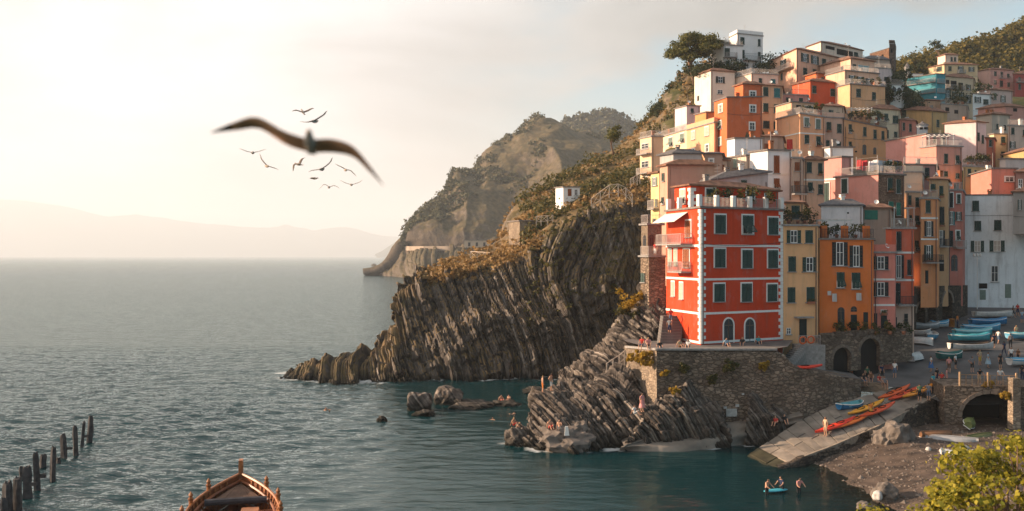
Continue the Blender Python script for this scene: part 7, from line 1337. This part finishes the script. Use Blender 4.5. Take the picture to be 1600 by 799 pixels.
fence('white lattice rail arching over the path below the yellow houses', [(924, 325), (938, 314), (952, 304), (966, 302), (978, 308), (988, 318)], [157]*6, 1.5); fence('lattice path rail left of the hut above the cliff', [(838, 348), (850, 347), (864, 346)], [158]*3, 1.0); fence('lower path rail above the bedded cliff', [(735, 404), (752, 405), (770, 407)], [168, 165, 163], 1.2); fence('handrail down the bathing rocks beside the terrace wall', [(948, 582), (958, 575), (968, 569), (976, 562)], [96.5, 97, 97.5, 98], .9, .9, False, (.30, .26, .22)); fence('pale rail on the slope under the palm', [(985, 290), (993, 286), (1000, 282)], [170]*3, 1.2)
# palm beside the yellow house
p = at(966, 300, 166); e = empty('palm_tree', p); tag(e, 'low feathery palm on the slope beside the yellow balcony house', 'palm'); MB().tube([(0, 0, -1), (0, 0, .9)], [.35, .25], 8).build('trunk', BARK, e, p)
for k in range(18):
    a = 2*math.pi*k/18; u = .5+.5*random.random(); b = MB(); n = 8
    for i in range(n):
        t0, t1 = i/n, (i+1)/n; f = lambda t: Vector((math.cos(a)*2.3*t*u**.3, math.sin(a)*2.3*t*u**.3, .9+1.6*u*t-1.7*t*t)); s_ = Vector((-math.sin(a), math.cos(a), 0)); w0 = .34*math.sin(math.pi*(t0*.9+.08)); w1 = .34*math.sin(math.pi*(t1*.9+.08))
        b.poly([f(t0), f(t0)+s_*w0+Vector((0, 0, -.1)), f(t1)+s_*w1*.6+Vector((0, 0, -.1)), f(t1)]); b.poly([f(t0), f(t1), f(t1)-s_*w1*.6+Vector((0, 0, -.1)), f(t0)-s_*w0+Vector((0, 0, -.1))])
    b.build('frond', L_SCRUB, e, p)
# lamp on the white house, orange bin, crates on the beach
p = at(1527, 470, 137.5); e = empty('street_lamp', p); tag(e, 'white three-armed lamp post before the white house', 'street lamp'); MB().tube([(0, 0, -1.5), (0, 0, 6.2)], .06, 6).build('pole', M_['white'], e, p)
for x in (-.45, .45, 0): MB().tube([(0, 0, 5.9), (x, 0, 6.1), (x, 0, 6.3)], .03, 5).build('arm', M_['white'], e, p); MB().lathe([(.05, 6.3), (.18, 6.4), (.16, 6.7), (0, 6.8)], 8, (x, 0, 0)).build('lantern', M_['white'], e, p)
p = on_plaza(1487, 511); b = MB(); b.lathe([(.36, 0), (.42, .95), (.45, .95), (.45, 1.05), (0, 1.1)], 12); tag(b.build('bin', pm('orange bin', (.45, .16, .03)), None, p, 0, True), 'orange bin by the street arcade', 'bin')
for px, py, z, s, c, lab in ((1507, 707, 1.4, .45, (.4, .38, .35), 'white sack on the sand in front of the tunnel'), (1450, 706, 1.35, .28, (.45, .43, .4), 'small white float on the sand below the ramp wall'), (1372, 778, .4, .4, (.5, .48, .45), 'pale heap of litter at the beach edge')): V, Q = boulder(s, 2, int(px), .9); tag(link('bundle', np_mesh('bundle', V, Q), pm('bundle %s' % (c,), c, .8), None, atz(px, py, z)+Vector((0, 0, s*.4))), lab, 'bundle')
b = MB(); p = atz(885, 684, 1.2); b.hexa([(-.2, -.1, 0), (.25, -.1, 0), (.25, .15, 0), (-.2, .15, 0), (-.12, -.05, .8), (.12, -.05, .8), (.12, .1, .8), (-.12, .1, .8)]); tag(b.build('bag', M_['white'], None, p+Vector((0, -.3, .25))), 'pale beach bag beside the right sunbather on the boulder', 'bag')

# ------------------------------------------------------------------ white wash along the rocks, shingle on the beach
def wash():
    me, xs, ys, no = SEA; P = np.vstack(SHORE); g = np.zeros((len(xs), len(ys)), np.float32); i = np.clip(np.searchsorted(xs, P[:, 0]), 0, len(xs)-1); j = np.clip(np.searchsorted(ys, P[:, 1]), 0, len(ys)-1); g[i, j] = 1
    a = g
    for k in range(2): a = np.maximum.reduce([a]+[np.roll(a, d, ax)*.72 for d in (-1, 1) for ax in (0, 1)])
    X, Y = np.meshgrid(xs, ys, indexing='ij'); n = fbm(X*.55, Y*.55, 0, 4, 88)+.35*fbm(X*2.5, Y*2.5, 0, 2, 89); f = np.clip((a*1.0+n*1.5-.85)/.6, 0, .75)*(a > .05)
    t = me.attributes.new('foam', 'FLOAT', 'POINT'); t.data.foreach_set('value', np.concatenate([f.ravel(), np.zeros(no)]).astype(np.float32))
wash()
def shingle():
    rg = np.random.RandomState(6); n = 5200; x = 23.5+rg.rand(n)**1.3*24; y = 62+rg.rand(n)*29; z = beach_z(x, y); s = .045+.13*rg.rand(n)**3
    big = rg.rand(n) < .03; s = np.where(big, s*2.6, s); d = np.array([(1, 0, 0), (-1, 0, 0), (0, 1, 0), (0, -1, 0), (0, 0, .7), (0, 0, -.7)], float); V = np.stack([x, y, z], 1)[:, None]+d[None]*s[:, None, None]*(.7+.6*rg.rand(n, 6, 1))
    F3 = np.array([(0, 2, 4), (2, 1, 4), (1, 3, 4), (3, 0, 4), (2, 0, 5), (1, 2, 5), (3, 1, 5), (0, 3, 5)]); Q = (F3[None]+6*np.arange(n)[:, None, None]).reshape(-1, 3)
    tag(link('shingle', np_mesh('shingle', V.reshape(-1, 3), Q, False), leafmat('pebbles', (.045, .034, .026), (.22, .175, .14), 0.)), kind='stuff')
shingle()
